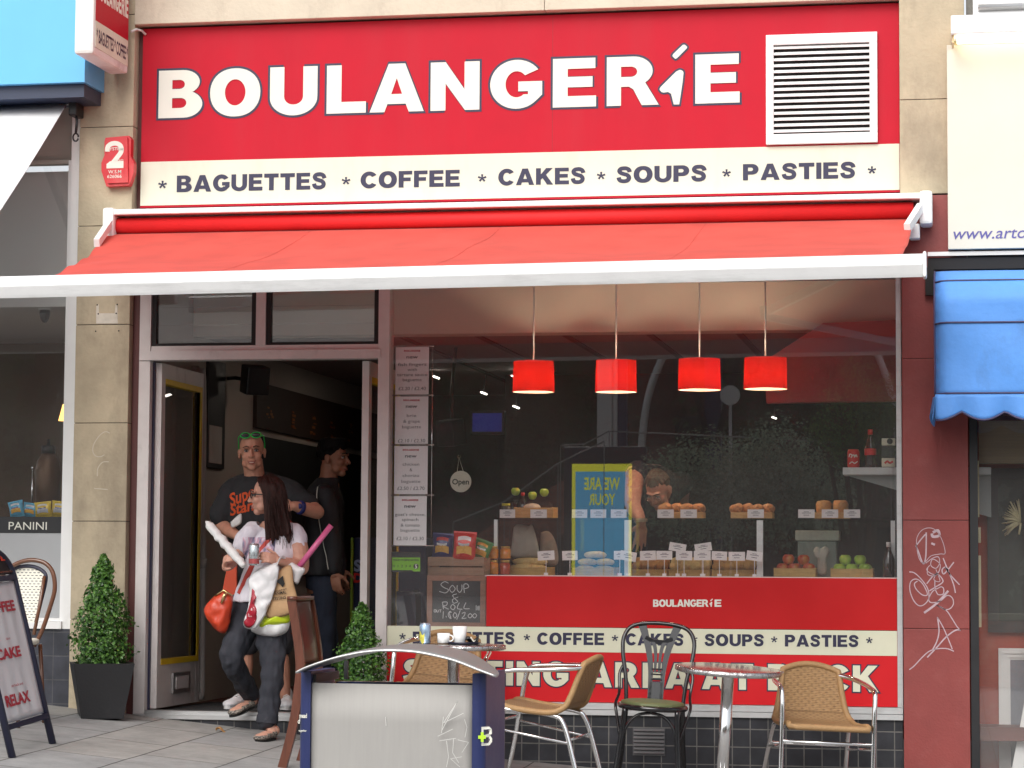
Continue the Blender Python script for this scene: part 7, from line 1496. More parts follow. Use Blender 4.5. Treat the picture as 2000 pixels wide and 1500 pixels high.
# trays and bread
M['tray_wood'] = mat('tray_wood', (.66,.38,.13), .6, var=.18, scale=10, stretch=(1,1,6)); M['crust'] = add_stain(mat('crust', (.66,.34,.11), .65, var=.25, scale=20, bump=.4, bscale=60), (.16,.055,.018), 18, .5, .7, (1,1,1), .8); M['pale_bread'] = add_stain(mat('pale_bread', (.82,.56,.26), .7, var=.15, scale=15, bump=.3), (.40,.18,.05), 12, .5, .7, (1,1,1), .8); M['pastry'] = add_stain(mat('glazed_pastry', (.60,.25,.07), .4, var=.3, scale=25, bump=.6, bscale=70), (.10,.03,.01), 20, .5, .65, (1,1,1), .9)
def tray(label, x0, x1, y0, y1, y, z=None, dep=.24, m=None):
    a = P(x0, y1, y); b = P(x1, y0, y); z0 = a.z if z is None else z; h = b.z-a.z; t = thing('wooden_tray', label, 'tray', ((a.x+b.x)/2, y+dep/2, z0), 'wooden trays on the counter'); m = m or M['tray_wood']; e = .009
    for q in (((a.x, y, z0), (b.x, y+e, z0+h)), ((a.x, y+dep-e, z0), (b.x, y+dep, z0+h*1.1)), ((a.x, y+e+.0004, z0), (a.x+e, y+dep-e-.0004, z0+h*1.05)), ((b.x-e, y+e+.0004, z0), (b.x, y+dep-e-.0004, z0+h*1.05))): mb = MB(); mb.box(*q, bev=.002); obj('tray_side', mb, m, t)
    mb = MB(); mb.box((a.x+e+.0005, y+e+.0005, z0+.001), (b.x-e-.0005, y+dep-e-.0005, z0+.007)); obj('tray_base', mb, m, t); return a.x, b.x, z0, h
rr = random.Random(21)
def loaf(nm, lab, cat, c, r, m, grp, kind=0):
    mb = MB(); mb.ball((0,0,0), r, 18, 12); mb.v = [v*(1+.10*noise.noise(v*26+Vector(c)*3)+(.05*sin(v.x*90) if kind == 1 else 0)) for v in mb.v]; mb.v = [Vector((v.x, v.y, max(v.z, -r[2]*.75)))+Vector(c) for v in mb.v]
    tag(obj(nm, mb, m), lab, cat, grp)
zc_ = zt_c+.0065; YT = .56
x0, x1, z0, h = tray('pale wooden tray holding the long baguettes', 985, 1072, 1108, 1122, YT, zc_)
for i in range(5): loaf('baguette', 'pale baguette lying in the tray at the left of the case', 'bread', ((x0+x1)/2+(-.006, .004, -.01, .012, 0)[i], YT+(.03,.10,.17,.055,.13)[i], zc_+(.045,.045,.045,.085,.085)[i]), (.115,.031,.027), M['pale_bread'], 'baguettes in the tray', 0)
x0, x1, z0, h = tray('wooden tray of sandwiches under the poster reflection', 1118, 1200, 1108, 1122, YT, zc_)
for i in range(6): loaf('sandwich_roll', 'pale filled roll stacked under the poster reflection', 'bread', ((x0+x1)/2+(-.06,.055,-.05,.06,-.01,.01)[i], YT+.07+.02*(i % 2), zc_+.04+.045*(i//2)), (.062,.045,.024), M['pale_bread'], 'filled rolls')
for k, (a, b, l, m) in enumerate(((1232, 1303, 'wooden tray of dark buns below the pointing hand', M['pastry']), (1306, 1386, 'wooden tray of twisted pale buns in mid counter', M['pale_bread']), (1390, 1474, 'wooden tray of brown rolls left of the apples', M['crust']))):
    x0, x1, z0, h = tray(l, a, b, 1111, 1123, YT, zc_)
    for i in range(8): loaf('bread_roll', ('dark glazed bun in the tray below the pointing hand', 'pale twisted bun in the middle tray', 'brown roll in the tray left of the apples')[k], 'bread', (x0+.04+(x1-x0-.08)*((i % 4)/3), YT+.06+.08*(i//4), zc_+.058+.012*rr.random()+.024*(i//4)), (.043,.038,.034), m, ('dark buns', 'twisted buns', 'brown rolls')[k], 1 if k == 1 else 0)
def apple(label, c, r, m, grp):
    t = tag(obj('apple', MB().lathe([(0,-.82*r), (.35*r,-.86*r), (.72*r,-.62*r), (.98*r,-.05*r), (.93*r,.42*r), (.62*r,.78*r), (.25*r,.80*r), (0,.62*r)], c, 20), m), label, 'apple', grp); mb = MB(); mb.tube([Vector(c)+Vector((0,0,.62*r)), Vector(c)+Vector((.004,0,1.0*r))], .0016, 5); obj('apple_stalk', mb, M['bark'], t)
M['apple_red'] = add_stain(mat('red_apple', (.60,.06,.03), .3, var=.2, scale=14, coat=.3), (.60,.30,.05), 9, .5, .65, (1,1,.5), .9); M['apple_green'] = add_stain(mat('green_apple', (.42,.60,.06), .3, var=.12, scale=14, coat=.3), (.45,.52,.10), 12, .5, .7, (1,1,1), .6)
for k, (a, b, l) in enumerate(((1511, 1593, 'wooden tray heaped with red apples'), (1622, 1705, 'wooden tray heaped with green apples'))):
    x0, x1, z0, h = tray(l, a, b, 1108, 1124, YT, zc_, .22)
    for i in range(9): apple('red apple in the left fruit tray' if k == 0 else 'green apple in the right fruit tray', ((x0+x1)/2+(-.078,0,.078,-.07,.006,.08,-.04,.045,.0)[i]+.006*rr.uniform(-1,1), YT+(.05,.05,.055,.13,.13,.13,.09,.09,.17)[i], zc_+(.052,.052,.052,.05,.05,.05,.108,.106,.05)[i]), .039, M[('apple_red', 'apple_green')[k]], ('red apples', 'green apples')[k])
YU = ys+.05; zu = zs_+.0005
x0, x1, z0, h = tray('upper wooden tray with the pale cake left of the arm', 1003, 1080, 990, 1010, YU+.02, zu, .2)
loaf('iced_cake', 'pale round iced cake on the upper shelf', 'cake', (x0+.11, YU+.08, zu+.065), (.055,.055,.03), mat('icing', (.66,.52,.40), .5, var=.1), None)
for k, (a, b, l) in enumerate(((1288, 1372, 'upper wooden tray of folded brown pastries beside the leaning man'), (1427, 1508, 'upper wooden tray of dark pastries above the metal post'), (1590, 1658, 'upper wooden tray holding the tall golden cakes'))):
    x0, x1, z0, h = tray(l, a, b, 999, 1011, YU+.02, zu, .2)
    n = 2 if k == 2 else 4
    for i in range(n): 
        if k < 2: loaf('pastry', ('folded brown pastry on the upper shelf beside the leaning man', 'dark brown pastry in the tray above the metal post')[k], 'pastry', (x0+.035+(x1-x0-.07)*i/(n-1), YU+.09+.02*(i % 2), zu+.058+.008*rr.random()), (.050,.045,.034), M['pastry'], ('folded pastries', 'dark pastries')[k], 1)
        else: mb = MB(); cc = (x0+.055+.105*i, YU+.11, zu+.008); mb.lathe([(.0,0), (.042,.001), (.047,.05), (.05,.085), (.040,.105), (0,.11)], cc, 18); mb.v = [v+Vector((0,0,.008*noise.noise(v*60))) for v in mb.v]; tag(obj('tall_cake', mb, M['crust']), 'tall golden cake on the upper shelf above the apples', 'cake', 'tall golden cakes')
def jar(nm, label, px, py0, py1, wpx, y, body, capm, zb=None, cat='jar', grp=None, neck=.0):
    a = P(px, py1, y); b = P(px, py0, y); k = mpp(y); r = wpx*k/2; H_ = b.z-a.z; z = a.z if zb is None else zb; c = (a.x, y, z); t = thing(nm, label, cat, c, grp); mb = MB()
    if neck: mb.lathe([(r*.9, 0), (r, H_*.04), (r, H_*.52), (r*.42, H_*.78), (r*.34, H_*.86)], c, 20)
    else: mb.lathe([(r*.92, 0), (r, H_*.05), (r, H_*.76), (r*.8, H_*.83)], c, 20)
    o = obj(nm+'_body', mb, body, t); mb = MB(); q = r*(.42 if neck else .86); mb.lathe([(q, H_*(.865 if neck else .835)), (q, H_)], c, 16); obj(nm+'_cap', mb, capm, t); return t, c, r, H_
juice = mat('orange_jam', (.60,.25,.02), .15, var=.15, coat=.5); cola = mat('dark_drink', (.02,.008,.006), .1, var=.2, coat=.6); capr = mat('red_cap', (.60,.02,.02), .4, var=0); goldcap = mat('gold_lid', (.55,.40,.10), .3, .7, var=.05)
for i, (px, y0, y1, yy, l) in enumerate(((963, 1067, 1091, .42, 'upper jar of orange preserve at the left of the case'), (987, 1067, 1091, .46, 'upper jar of orange preserve behind the first one'), (963, 1094, 1122, .42, 'lower jar of orange preserve at the left of the case'), (986, 1094, 1122, .46, 'lower jar of red preserve beside the baguettes'))): jar('preserve_jar', l, px, y0, y1, 21, yy, juice if i < 3 else mat('red_jam', (.40,.05,.02), .15, var=.1, coat=.5), goldcap, cat='jar', grp='jars of preserve')
jar('drink_bottle', 'dark bottle with red cap standing among jars on the upper shelf', 1021, 948, 992, 17, YU+.10, cola, capr, zu+.02, 'bottle', None, 1.); jar('preserve_jar', 'small jar with yellow lid on the upper shelf by its first price card', 988, 982, 1010, 19, YU+.0, mat('grey_jam', (.10,.09,.07), .2, var=.2), mat('yellow_lid', (.62,.55,.05), .4, var=0), zu); jar('preserve_jar', 'dark jar beside the red capped bottle on the upper shelf', 1004, 966, 996, 17, YU+.13, cola, M['dark'], zu+.02)
for px, py in ((1007, 960), (1063, 962), (1040, 968)): apple('green apple on the upper shelf behind the bottle', tuple(P(px, py, YU+.16)), .03, M['apple_green'], 'green apples on the upper shelf')
mb = MB(); c = P(1036, 975, YU+.16); mb.box((c.x-.13, YU+.13, zu), (c.x+.13, YU+.24, c.z-.02)); tag(obj('display_box', mb, M['dark']), 'dark box lifting the green apples on the upper shelf', 'box')
jar('drink_bottle', 'bottle with white and red cap at the right end of the counter', 1736, 1053, 1122, 22, .44, cola, mat('white_cap', (.75,.75,.75), .4, var=0), zc_, 'bottle', None, 1.)
t, c, r, H_ = jar('drink_bottle', 'red capped cola bottle on the wall shelf', 1700, 839, 914, 22, .30, cola, capr, None, 'bottle', None, 1.); mb = MB(); mb.lathe([(r+.0008, H_*.33), (r+.0008, H_*.5)], c, 20); mb.f = mb.f[:-2]; mb.m = mb.m[:-2]; mb.s = mb.s[:-2]; obj('bottle_label', mb, capr, t); SHZ = c[2]
b = P(1667, 914, .28); b.z = SHZ; t = thing('drink_can', 'red drink can with white script at the left end of the wall shelf', 'drink can', b); k = mpp(.28)
mb = MB(); mb.lathe([(9.5*k, 0), (11.5*k, 3*k), (11.5*k, 31*k), (9.5*k, 35*k)], b, 24); obj('can_body', mb, capr, t); mb = MB()
for pts in ([(1658,893),(1660,887),(1664,889),(1662,894),(1667,888),(1669,893),(1672,888),(1674,893)], [(1659,906),(1664,902),(1669,905),(1675,901)]): pxstroke(mb, crom(pts, 4), 1.8, .28-12.4*k, .001)
obj('can_script', mb, M['white_letter'], t)
b = P(1735, 914, .24); t = thing('boxed_goods', 'stacked cream and black tins at the right end of the wall shelf', 'tins', (b.x, .26, SHZ))
for y0, y1, m in ((856, 870, M['cream_low']), (871.5, 893, M['black']), (894.5, 912, M['cream_low'])): a = P(1722, y1, .24); q = P(1748, y0, .24); mb = MB(); mb.box((a.x, .24, a.z), (q.x, .30, q.z), bev=.003); obj('tin', mb, m, t)
mb = MB(); c = P(1738, 862, .237); mb.lathe([(.018, 0), (.018, .002)], c, 20, axis=(0,-1,0)); mb.v = [v+Vector((0,0.0,0)) for v in mb.v]; obj('tin_emblem', mb, M['black'], t); mb = MB(); pxstroke(mb, crom([(1728,905),(1733,901),(1738,904),(1744,901)], 4), 4, .2385, .001); obj('tin_mark', mb, capr, t)
sh = thing('wall_shelf', 'pale shelf on brackets at the right of the window carrying bottle and tins', 'shelf', (P(1700, 920, .25).x, .3, SHZ-.05)); a = P(1646, 914, .2)
mb = MB(); mb.box((a.x, .2, SHZ-.045), (2.9, .46, SHZ-.0005), bev=.004); obj('shelf_board', mb, mat('shelf_white', (.52,.55,.53), .5, var=.05), sh); mb = MB(); mb.prism([(a.x+.02, SHZ-.046), (2.9, SHZ-.046), (2.9, SHZ-.30)], .30, .33); obj('shelf_bracket', mb, mat('bracket_grey', (.30,.33,.32), .5, var=.05), sh)
def pbag(label, pts, y, m, seed, th=.02): mb = MB(); pillow(mb, pts, y, th, 8, .008, seed); tag(obj('bag_bundle', mb, m), label, 'bags')
M['bag_pale'] = mat('pale_bags', (.50,.44,.42), .7, var=.08, scale=12, bump=.3); pbag('bunch of pale paper bags hanging left of the poster reflection', [(1003,1030),(1012,1024),(1032,1027),(1040,1026),(1050,1060),(1052,1086),(1028,1090),(998,1086),(1000,1058)], .80, M['bag_pale'], 3); pbag('brownish paper bags hanging beside the pale bunch', [(1056,1040),(1072,1038),(1086,1060),(1090,1100),(1068,1104),(1056,1090)], .82, mat('tan_bags', (.33,.22,.18), .7, var=.1), 4)
pbag('crumpled white gloves in a holder between the two apple trays', [(1588,1076),(1594,1068),(1603,1071),(1612,1067),(1620,1074),(1617,1086),(1614,1092),(1614,1120),(1597,1120),(1597,1092),(1591,1086)], .70, M['bag_pale'], 6, .02)
bx = thing('plastic_tub', 'pale plastic tub with folded rim behind the apples', 'tub', P(1598, 1112, .84)); mb = MB()
for r0, r1, y0, y1 in ((0, 0, 1036, 1056),): a = P(1553, 1056, .80); b = P(1639, 1036, .80); mb.box((a.x, .80, a.z), (b.x, 1.02, b.z), bev=.008)
obj('tub_rim', mb, mat('tub_white', (.50,.50,.48), .5, var=.05), bx); mb = MB(); a = P(1558, 1118, .81); b = P(1634, 1057, .81); mb.box((a.x, .81, zc_), (b.x, 1.0, b.z), bev=.008); obj('tub_body', mb, mat('tub_grey', (.27,.29,.28), .4, var=.05), bx)
mb = MB(); a = P(1590, 1034, .86); b = P(1625, 1016, .86); mb.box((a.x, .86, a.z), (b.x, .95, b.z)); tag(obj('till_display', mb, M['black']), 'small black till display behind the tub', 'till')
# ---- left of the counter
cr = thing('slatted_crate', 'weathered slatted crate under the crisp packets', 'crate', P(890, 1123, .20)); cw_ = mat('crate_wood', (.30,.19,.125), .75, var=.2, scale=10, stretch=(1,1,7), bump=.2)
for y0, y1 in ((1088, 1105), (1108.5, 1123)):
    for yy in (.20, .48): a = P(835, y1, .20); b = P(946, y0, .20); mb = MB(); mb.box((a.x, yy, a.z), (b.x, yy+.012, b.z), bev=.002); obj('slat', mb, cw_, cr)
a = P(835, 1123, .2); b = P(946, 1088, .2)
for x in (a.x, b.x-.015): mb = MB(); mb.box((x, .213, a.z), (x+.015, .479, b.z-.004)); obj('crate_end', mb, cw_, cr)
mb = MB(); mb.box((a.x+.016, .213, a.z), (b.x-.016, .479, a.z+.008)); obj('crate_base', mb, cw_, cr)
mb = MB(); mb.box((a.x+.01, .22, .031), (b.x-.01, .47, a.z-.0005)); tag(obj('crate_stand', mb, M['wall_dark']), 'dark stand behind the chalkboard holding up the crate', 'stand')
packet('crisp_packet', 'indigo blue crisp packet in the crate, left of the red one', 842, 1041, 884, 1093, .26, (cn, mat('packet_red', (.55,.03,.03), .4), cp, cw), tilt=.07, group='crisps in the crate', lean=.05)
packet('crisp_packet', 'bright red crisp packet at the front of the crate', 883, 1038, 929, 1098, .21, (cr_ := film('red_film', (.62,.02,.015)), cw, cp, cgr), tilt=.06, group='crisps in the crate', lean=.05)
packet('crisp_packet', 'green crisp packet half hidden behind the red one', 914, 1052, 952, 1095, .31, (cg, cp, cp, cw), tilt=.35, group='crisps in the crate', lean=.05)
bd = thing('chalkboard', 'wood framed chalkboard reading SOUP & ROLL below the crate', 'chalkboard', P(891, 1222, .10)); YB = .10; k = mpp(YB)
fm = mat('board_wood', (.26,.12,.075), .6, var=.2, scale=10, stretch=(1,1,5)); a = P(833, 1226, YB); b = P(949, 1124, YB); w = 11*k
for q in (((a.x, a.z), (b.x, a.z+w)), ((a.x, b.z-w), (b.x, b.z)), ((a.x, a.z+w+.0004), (a.x+w, b.z-w-.0004)), ((b.x-w, a.z+w+.0004), (b.x, b.z-w-.0004))): mb = MB(); mb.box((q[0][0], YB, q[0][1]), (q[1][0], YB+.02, q[1][1]), bev=.002); obj('board_rail', mb, fm, bd)
mb = MB(); mb.box((a.x+w, YB+.008, a.z+w), (b.x-w, YB+.018, b.z-w)); sl_ = obj('slate', mb, mat('slate_black', (.035,.036,.04), .8, var=.3, scale=8), bd); mb = MB()
CH = [[(876,1139),(868,1136),(861,1142),(868,1148),(876,1152),(870,1158),(858,1155)], [(883,1143),(878,1150),(883,1157),(889,1150),(884,1143)], [(893,1143),(893,1152),(898,1157),(902,1151),(902,1142)], [(907,1158),(906,1142),(913,1141),(915,1147),(907,1150)],
      [(892,1160),(884,1163),(889,1170),(894,1175),(886,1178),(884,1171),(895,1166)], [(866,1190),(864,1176)], [(864,1176),(873,1176),(872,1182),(865,1184),(876,1190)], [(884,1180),(880,1186),(885,1191),(889,1185),(884,1180)], [(897,1177),(893,1188),(903,1190)], [(910,1177),(906,1188),(917,1189)],
      [(866,1194),(865,1208)], [(872,1206),(871,1203)], [(882,1196),(876,1197),(876,1204),(881,1208),(877,1196),(881,1194)], [(888,1196),(885,1202),(889,1207),(892,1201),(888,1196)], [(899,1192),(892,1210)], [(902,1198),(908,1196),(907,1202),(902,1208),(911,1207)], [(918,1198),(914,1203),(918,1207),(922,1202),(918,1198)], [(927,1198),(923,1203),(927,1207),(931,1202),(927,1198)],
      [(930,1182),(930,1192)], [(933,1192),(933,1184),(936,1192),(936,1183)], [(848,1191),(848,1195),(851,1195),(851,1191),(848,1191)], [(853,1191),(853,1195),(856,1195),(856,1191)], [(858,1191),(862,1191)], [(860,1191),(860,1196)]]
for c in CH: pxstroke(mb, crom(c, 4) if len(c) > 2 else c, 1.3, YB+.006, .0015)
obj('chalk_writing', mb, mat('chalk', (.62,.62,.62), .9, var=.1), sl_)
ch = thing('menu_card_holder', 'clear plastic holder strip behind the four menu cards', 'card holder', P(803, 1068, .07)); mb = MB(); 
for yy in (676, 772, 869, 967, 1066): mb.tube([P(762, yy, .075), P(848, yy, .075)], .003, 6)
for xx in (764, 845): mb.tube([P(xx, 676, .075), P(xx-3, 1066, .075)], .0025, 6)
obj('holder_rods', mb, M['chrome'], ch)
CARDS = [((772,838,677.5,770.5), ['fish fingers', 'with', 'tartare sauce', 'baguette'], '£2.20 / £2.40', (711,721,731,741), 758), ((771,836.5,774,867), ['brie', '& grape', 'baguette'], '£2.10 / £2.30', (811,822,833), 860), ((769.5,835.5,871,965), ['chicken', '&', 'chorizo', 'baguette'], '£2.50 / £2.70', (906,917,928,939.5), 953), ((768.5,833.5,969,1065), ['goat\'s cheese,', 'spinach', '& tomato', 'baguette'], '£2.10 / £2.30', (1004,1014,1025,1035), 1051)]
for (x0, x1, y0, y1), ln, pr_, ys_, yp in CARDS:
    a = P(x0, y1, .06); b = P(x1, y0, .06); t = thing('menu_card', 'white menu card for the %s baguette' % ' '.join(ln[:-1]).replace(',', ''), 'menu card', ((a.x+b.x)/2, .06, a.z), 'menu cards in the window')
    mb = MB(); mb.box((a.x, .06, a.z), (b.x, .062, b.z)); obj('card_sheet', mb, mat('menu_paper', (.86,.85,.86), .5, var=.02), t); cx = (x0+x1)/2
    mb = MB(); text_mb(mb, 'new', (cx, y0+22.5), 7, .0585, wid=23, bold=.02)
    for s, yy in zip(ln, ys_): text_mb(mb, s, (cx, yy+3.5), 6.2, .0585, wid=min(60, 4.7*len(s)) if len(s) > 1 else None)
    text_mb(mb, pr_, (cx, yp+4), 7, .0585, wid=54); obj('lettering', mb, mat('menu_ink', (.10,.12,.13), .6, var=0), t); mb = MB(); word(mb, 'BOULANGERIE', (cx-16, y0+9.5), (cx+16, y0+9.5), (cx-16, y0+6), .0585); obj('heading', mb, mat('menu_red', (.45,.03,.05), .6, var=0), t)
hy = thing('hygiene_sticker', 'green and black food hygiene rating sticker showing 5', 'sticker', P(793, 1117, .045)); a = P(764.5, 1117.5, .045); b = P(822, 1078, .045); mb = MB(); mb.box((a.x, .045, a.z), (b.x, .047, b.z)); obj('sticker_sheet', mb, M['black'], hy)
mb = MB(); mb.prism(pxpoly([(766,1089),(820.5,1089),(820.5,1116),(807,1116),(805.5,1113.5),(766,1113.5)], .044), .0435, .0448); obj('green_panel', mb, mat('hygiene_green', (.20,.50,.02), .5, var=.04), hy); mb = MB(); text_mb(mb, 'FOOD HYGIENE RATING', (793, 1095.5), 4, .0425, wid=50, bold=.03); text_mb(mb, '0 1 2 3 4', (785, 1108), 5, .0425, wid=36, bold=.0); c = P(812.5, 1106, .0425); mb.lathe([(.0165, 0), (.0165, .001)], c, 20, axis=(0,-1,0)); obj('lettering', mb, M['black'], hy); mb = MB(); text_mb(mb, '5', (812.5, 1110), 8, .0405, bold=.03); obj('rating_figure', mb, M['white_letter'], hy)
os_ = thing('open_sign', 'round cream Open sign hanging by a string in the window', 'sign', P(900, 962, .06)); c = P(900, 940.5, .06); mb = MB(); mb.lathe([(21*mpp(.06), 0), (21*mpp(.06), .004)], c, 40, axis=(0,-1,0)); obj('sign_disc', mb, mat('open_cream', (.52,.50,.40), .5, var=.03), os_)
mb = MB(); text_mb(mb, 'Open', (899.5, 946), 11, .0545, wid=33, bold=.025); obj('lettering', mb, mat('open_ink', (.05,.06,.05), .6, var=0), os_); mb = MB(); mb.tube([P(893, 921, .062), P(896.5, 894, .05), P(905, 921, .062)], .0015, 5); obj('sign_string', mb, M['cream'], os_); mb = MB(); mb.lathe([(.012, 0), (.005, .008), (.004, .016), (0, .017)], P(896.5, 892, .045), 12, axis=(0,1,0)); obj('suction_hook', mb, M['case_glass'], os_)
mb = MB(); mb.prism(pxpoly([(774,1155),(800,1156),(806,1152),(811,1158),(813,1224),(774,1224)], .30), .30, .45); tag(obj('rubbish_sack', mb, mat('navy_sack', (.012,.014,.04), .4, var=.2)), 'dark navy sack standing inside the window below the hygiene sticker', 'sack')
# ---- along the left wall, seen through the door
XW = -2.429
def W(px, py): return PXp(px, py, XW)
a, b = W(399, 915), W(436, 705); t = thing('dark_poster', 'dark poster with a pale shape on the wall behind the pipe', 'poster', (XW, (a.y+b.y)/2, W(418, 915).z)); mb = MB(); mb.box((XW+.0005, a.y, t.location.z), (XW+.02, b.y, W(418, 705).z)); obj('poster_board', mb, mat('poster_dark', (.035,.033,.033), .4, var=.6, scale=3), t); mb = MB(); q0, q1 = W(402, 900), W(432, 835); mb.box((XW+.0205, q0.y, W(415, 905).z), (XW+.023, q1.y-.05, W(415, 832).z)); obj('poster_shape', mb, mat('poster_pale', (.45,.43,.40), .5, var=.15, scale=5), t)
pp_ = P(383, 735, .60); X_ = -2.26; pts = [(P(374, 722, 1.02)), (P(386, 727, 1.02)), (P(394, 745, 1.02)), (P(394, 1000, 1.02)), (P(392, 1335, 1.02)), (P(386, 1354, 1.0)), (P(368, 1362, .98))]
mb = MB(); mb.tube([Vector(q) for q in crom([tuple(p) for p in pts], 6)], .030, 16); mb.lathe([(.036, -.03), (.036, .03)], P(394, 1100, 1.02), 16); tag(obj('grey_pipe', mb, mat('pipe_grey', (.36,.33,.31), .45, var=.06)), 'fat grey pipe running down inside the open door and bending at the floor', 'pipe')
sp_ = P(498, 742, 1.9); t = thing('wall_speaker', 'black loudspeaker bracketed high on the wall inside the doorway', 'loudspeaker', sp_); mb = MB(); R_z = Matrix.Translation(sp_) @ Matrix.Rotation(RAD(35), 4, 'Z') @ Matrix.Rotation(RAD(12), 4, 'X'); mb.box((-.085,-.08,-.10), (.085,.08,.10), bev=.012); mb.xf(R_z); obj('speaker_box', mb, M['black'], t); mb = MB(); mb.box((-.072,-.086,-.085), (.072,-.0805,.085)); mb.xf(R_z); obj('speaker_grille', mb, mat('grille_cloth', (.03,.03,.032), .9, var=.1), t); mb = MB(); mb.tube([sp_+Vector((-.05,.03,0)), sp_+Vector((-.16,.06,.02)), Vector((XW, sp_.y+.1, sp_.z+.02))], .014, 8); obj('speaker_bracket', mb, M['black'], t)
a, b = W(494, 800), W(712, 800); zt_, zb2 = W(494, 745).z, W(494, 835).z
mn = thing('menu_board', 'long dark menu board with orange writing on the wall inside', 'menu board', (XW, (a.y+b.y)/2, zb2)); mb = MB(); mb.box((XW+.0005, a.y, zb2), (XW+.03, 6.6, zt_)); obj('board_panel', mb, mat('menu_dark', (.045,.025,.018), .6, var=.2), mn); rr = random.Random(8)
for i in range(7):
    y = a.y+.25+.62*i; mb = MB(); n = rr.randint(5, 9)
    for j in range(n): yy = y+rr.uniform(0,.16); zz = zb2+.03+rr.uniform(0,.16); mb.box((XW+.0305, yy, zz), (XW+.032, yy+rr.uniform(.02,.10), zz+rr.uniform(.008,.02)))
    obj('menu_writing', mb, mat('menu_orange', (.30,.10,.02), .6, var=.4, scale=30), mn)
mb = MB(); mb.box((XW+.0005, a.y+.1, .9), (XW+.05, 6.6, zb2-.06)); tag(obj('shelf_unit', mb, mat('black_unit', (.012,.012,.012), .6, var=.3)), 'black shelving along the wall under the menu board', 'shelving')
a = P(690, 1190, 1.3); b = P(708, 1050, 1.3); t = thing('drinks_cooler', 'navy drinks cooler edge with big letters behind the right door jamb', 'cooler', (b.x+.2, 1.5, .04)); mb = MB(); mb.box((a.x, 1.3, .04), (a.x+.5, 1.75, b.z), bev=.01); obj('cooler_body', mb, mat('cooler_navy', (.015,.022,.07), .35, var=.1), t); mb = MB(); text_mb(mb, 'S', (698, 1115), 22, 1.298, bold=.04); obj('lettering', mb, mat('cooler_blue', (.30,.38,.62), .5, var=0), t); mb = MB(); text_mb(mb, 'D', (699, 1137), 18, 1.298, bold=.04); obj('lettering', mb, capr, t); mb = MB(); mb.box((a.x-.02, 1.29, .04), (a.x-.006, 1.31, b.z)); obj('cooler_trim', mb, mat('lime_trim', (.25,.40,.04), .5, var=0), t)
a = P(918, 848, 3.9); b = P(985, 802, 3.9); t = thing('blue_screen', 'dim blue lit screen deep inside the shop', 'screen', ((a.x+b.x)/2, 3.9, a.z)); mb = MB(); mb.box((a.x, 3.9, a.z), (b.x, 3.96, b.z), bev=.006); obj('screen_case', mb, M['black'], t); mb = MB(); mb.box((a.x+.02, 3.897, a.z+.02), (b.x-.02, 3.8995, b.z-.02)); obj('screen_face', mb, mat('screen_blue', (.01,.02,.2), .3, emit=(.012,.03,.4), estr=.12), t)
c = P(880, 845, 1.8); t = thing('wall_speaker', 'black loudspeaker hanging behind the window left of the Open sign', 'loudspeaker', c); mb = MB(); R_z = Matrix.Translation(c) @ Matrix.Rotation(RAD(-25), 4, 'Z') @ Matrix.Rotation(RAD(10), 4, 'X'); mb.box((-.075,-.07,-.09), (.075,.07,.09), bev=.012); mb.xf(R_z); obj('speaker_box', mb, M['black'], t); mb = MB(); mb.tube([c+Vector((0,.05,.05)), c+Vector((-.02,.12,.3)), Vector((c.x, 1.95, 2.5))], .012, 8); obj('speaker_bracket', mb, M['black'], t)
# ================================================================ the far side of the street, seen only as reflections in the shop windows
def OP(px, py, Yv): q = P(px, py, Yv); return Vector((q.x, -Yv+.052, q.z))
def opbox(name, px0, py0, px1, py1, Yv, dep, m, par=None, bev=0.):
    a = OP(px0, py1, Yv); b = OP(px1, py0, Yv); mb = MB(); mb.box((a.x, a.y-dep, a.z), (b.x, a.y, b.z), bev=bev); return obj(name, mb, m, par)
M['brick'] = tile_mat('dark_brick', (.10,.045,.035), (.14,.06,.045), (.10,.085,.075), .22, .075, (0,0,0), .006, .85)
M['brick_red'] = tile_mat('red_brick', (.34,.12,.085), (.42,.15,.10), (.25,.2,.17), .22, .075, (0,0,0), .006, .85)
g = lambda Yv: ground(1, -max(-16, -16)) if False else ground(1.5, -16)
GZ = ground(1.5, -16)
# building
bo_ = thing('brick_building', 'long dark brick building across the street, reflected faintly in the window', 'building', (-4, -52, GZ))
mb = MB(); mb.box((-45, -60, GZ-1), (45, -52, GZ+9.5)); obj('brick_wall', mb, M['brick'], bo_)
for fl in range(3):
    for i in range(12): 
        x = -30+5*i; mb = MB(); mb.box((x, -52.05, GZ+1.2+3*fl), (x+1.6, -51.98, GZ+2.9+3*fl)); obj('window', mb, M['black_gloss'], bo_)
mb = MB(); mb.box((-45.2, -60.2, GZ+9.501), (45.2, -51.7, GZ+9.8)); obj('parapet', mb, M['stone'], bo_)
# brick retaining wall and steps
rw = thing('retaining_wall', 'low dark red brick wall under the reflected bushes', 'wall', (6, -24, GZ)); mb = MB(); mb.box((-2, -25, GZ-1), (16, -24.6, GZ+.95)); obj('wall_body', mb, M['brick_red'], rw); mb = MB(); mb.box((-2.05, -25.05, GZ+.9505), (16.05, -24.55, GZ+1.04)); obj('wall_coping', mb, M['stone'], rw)
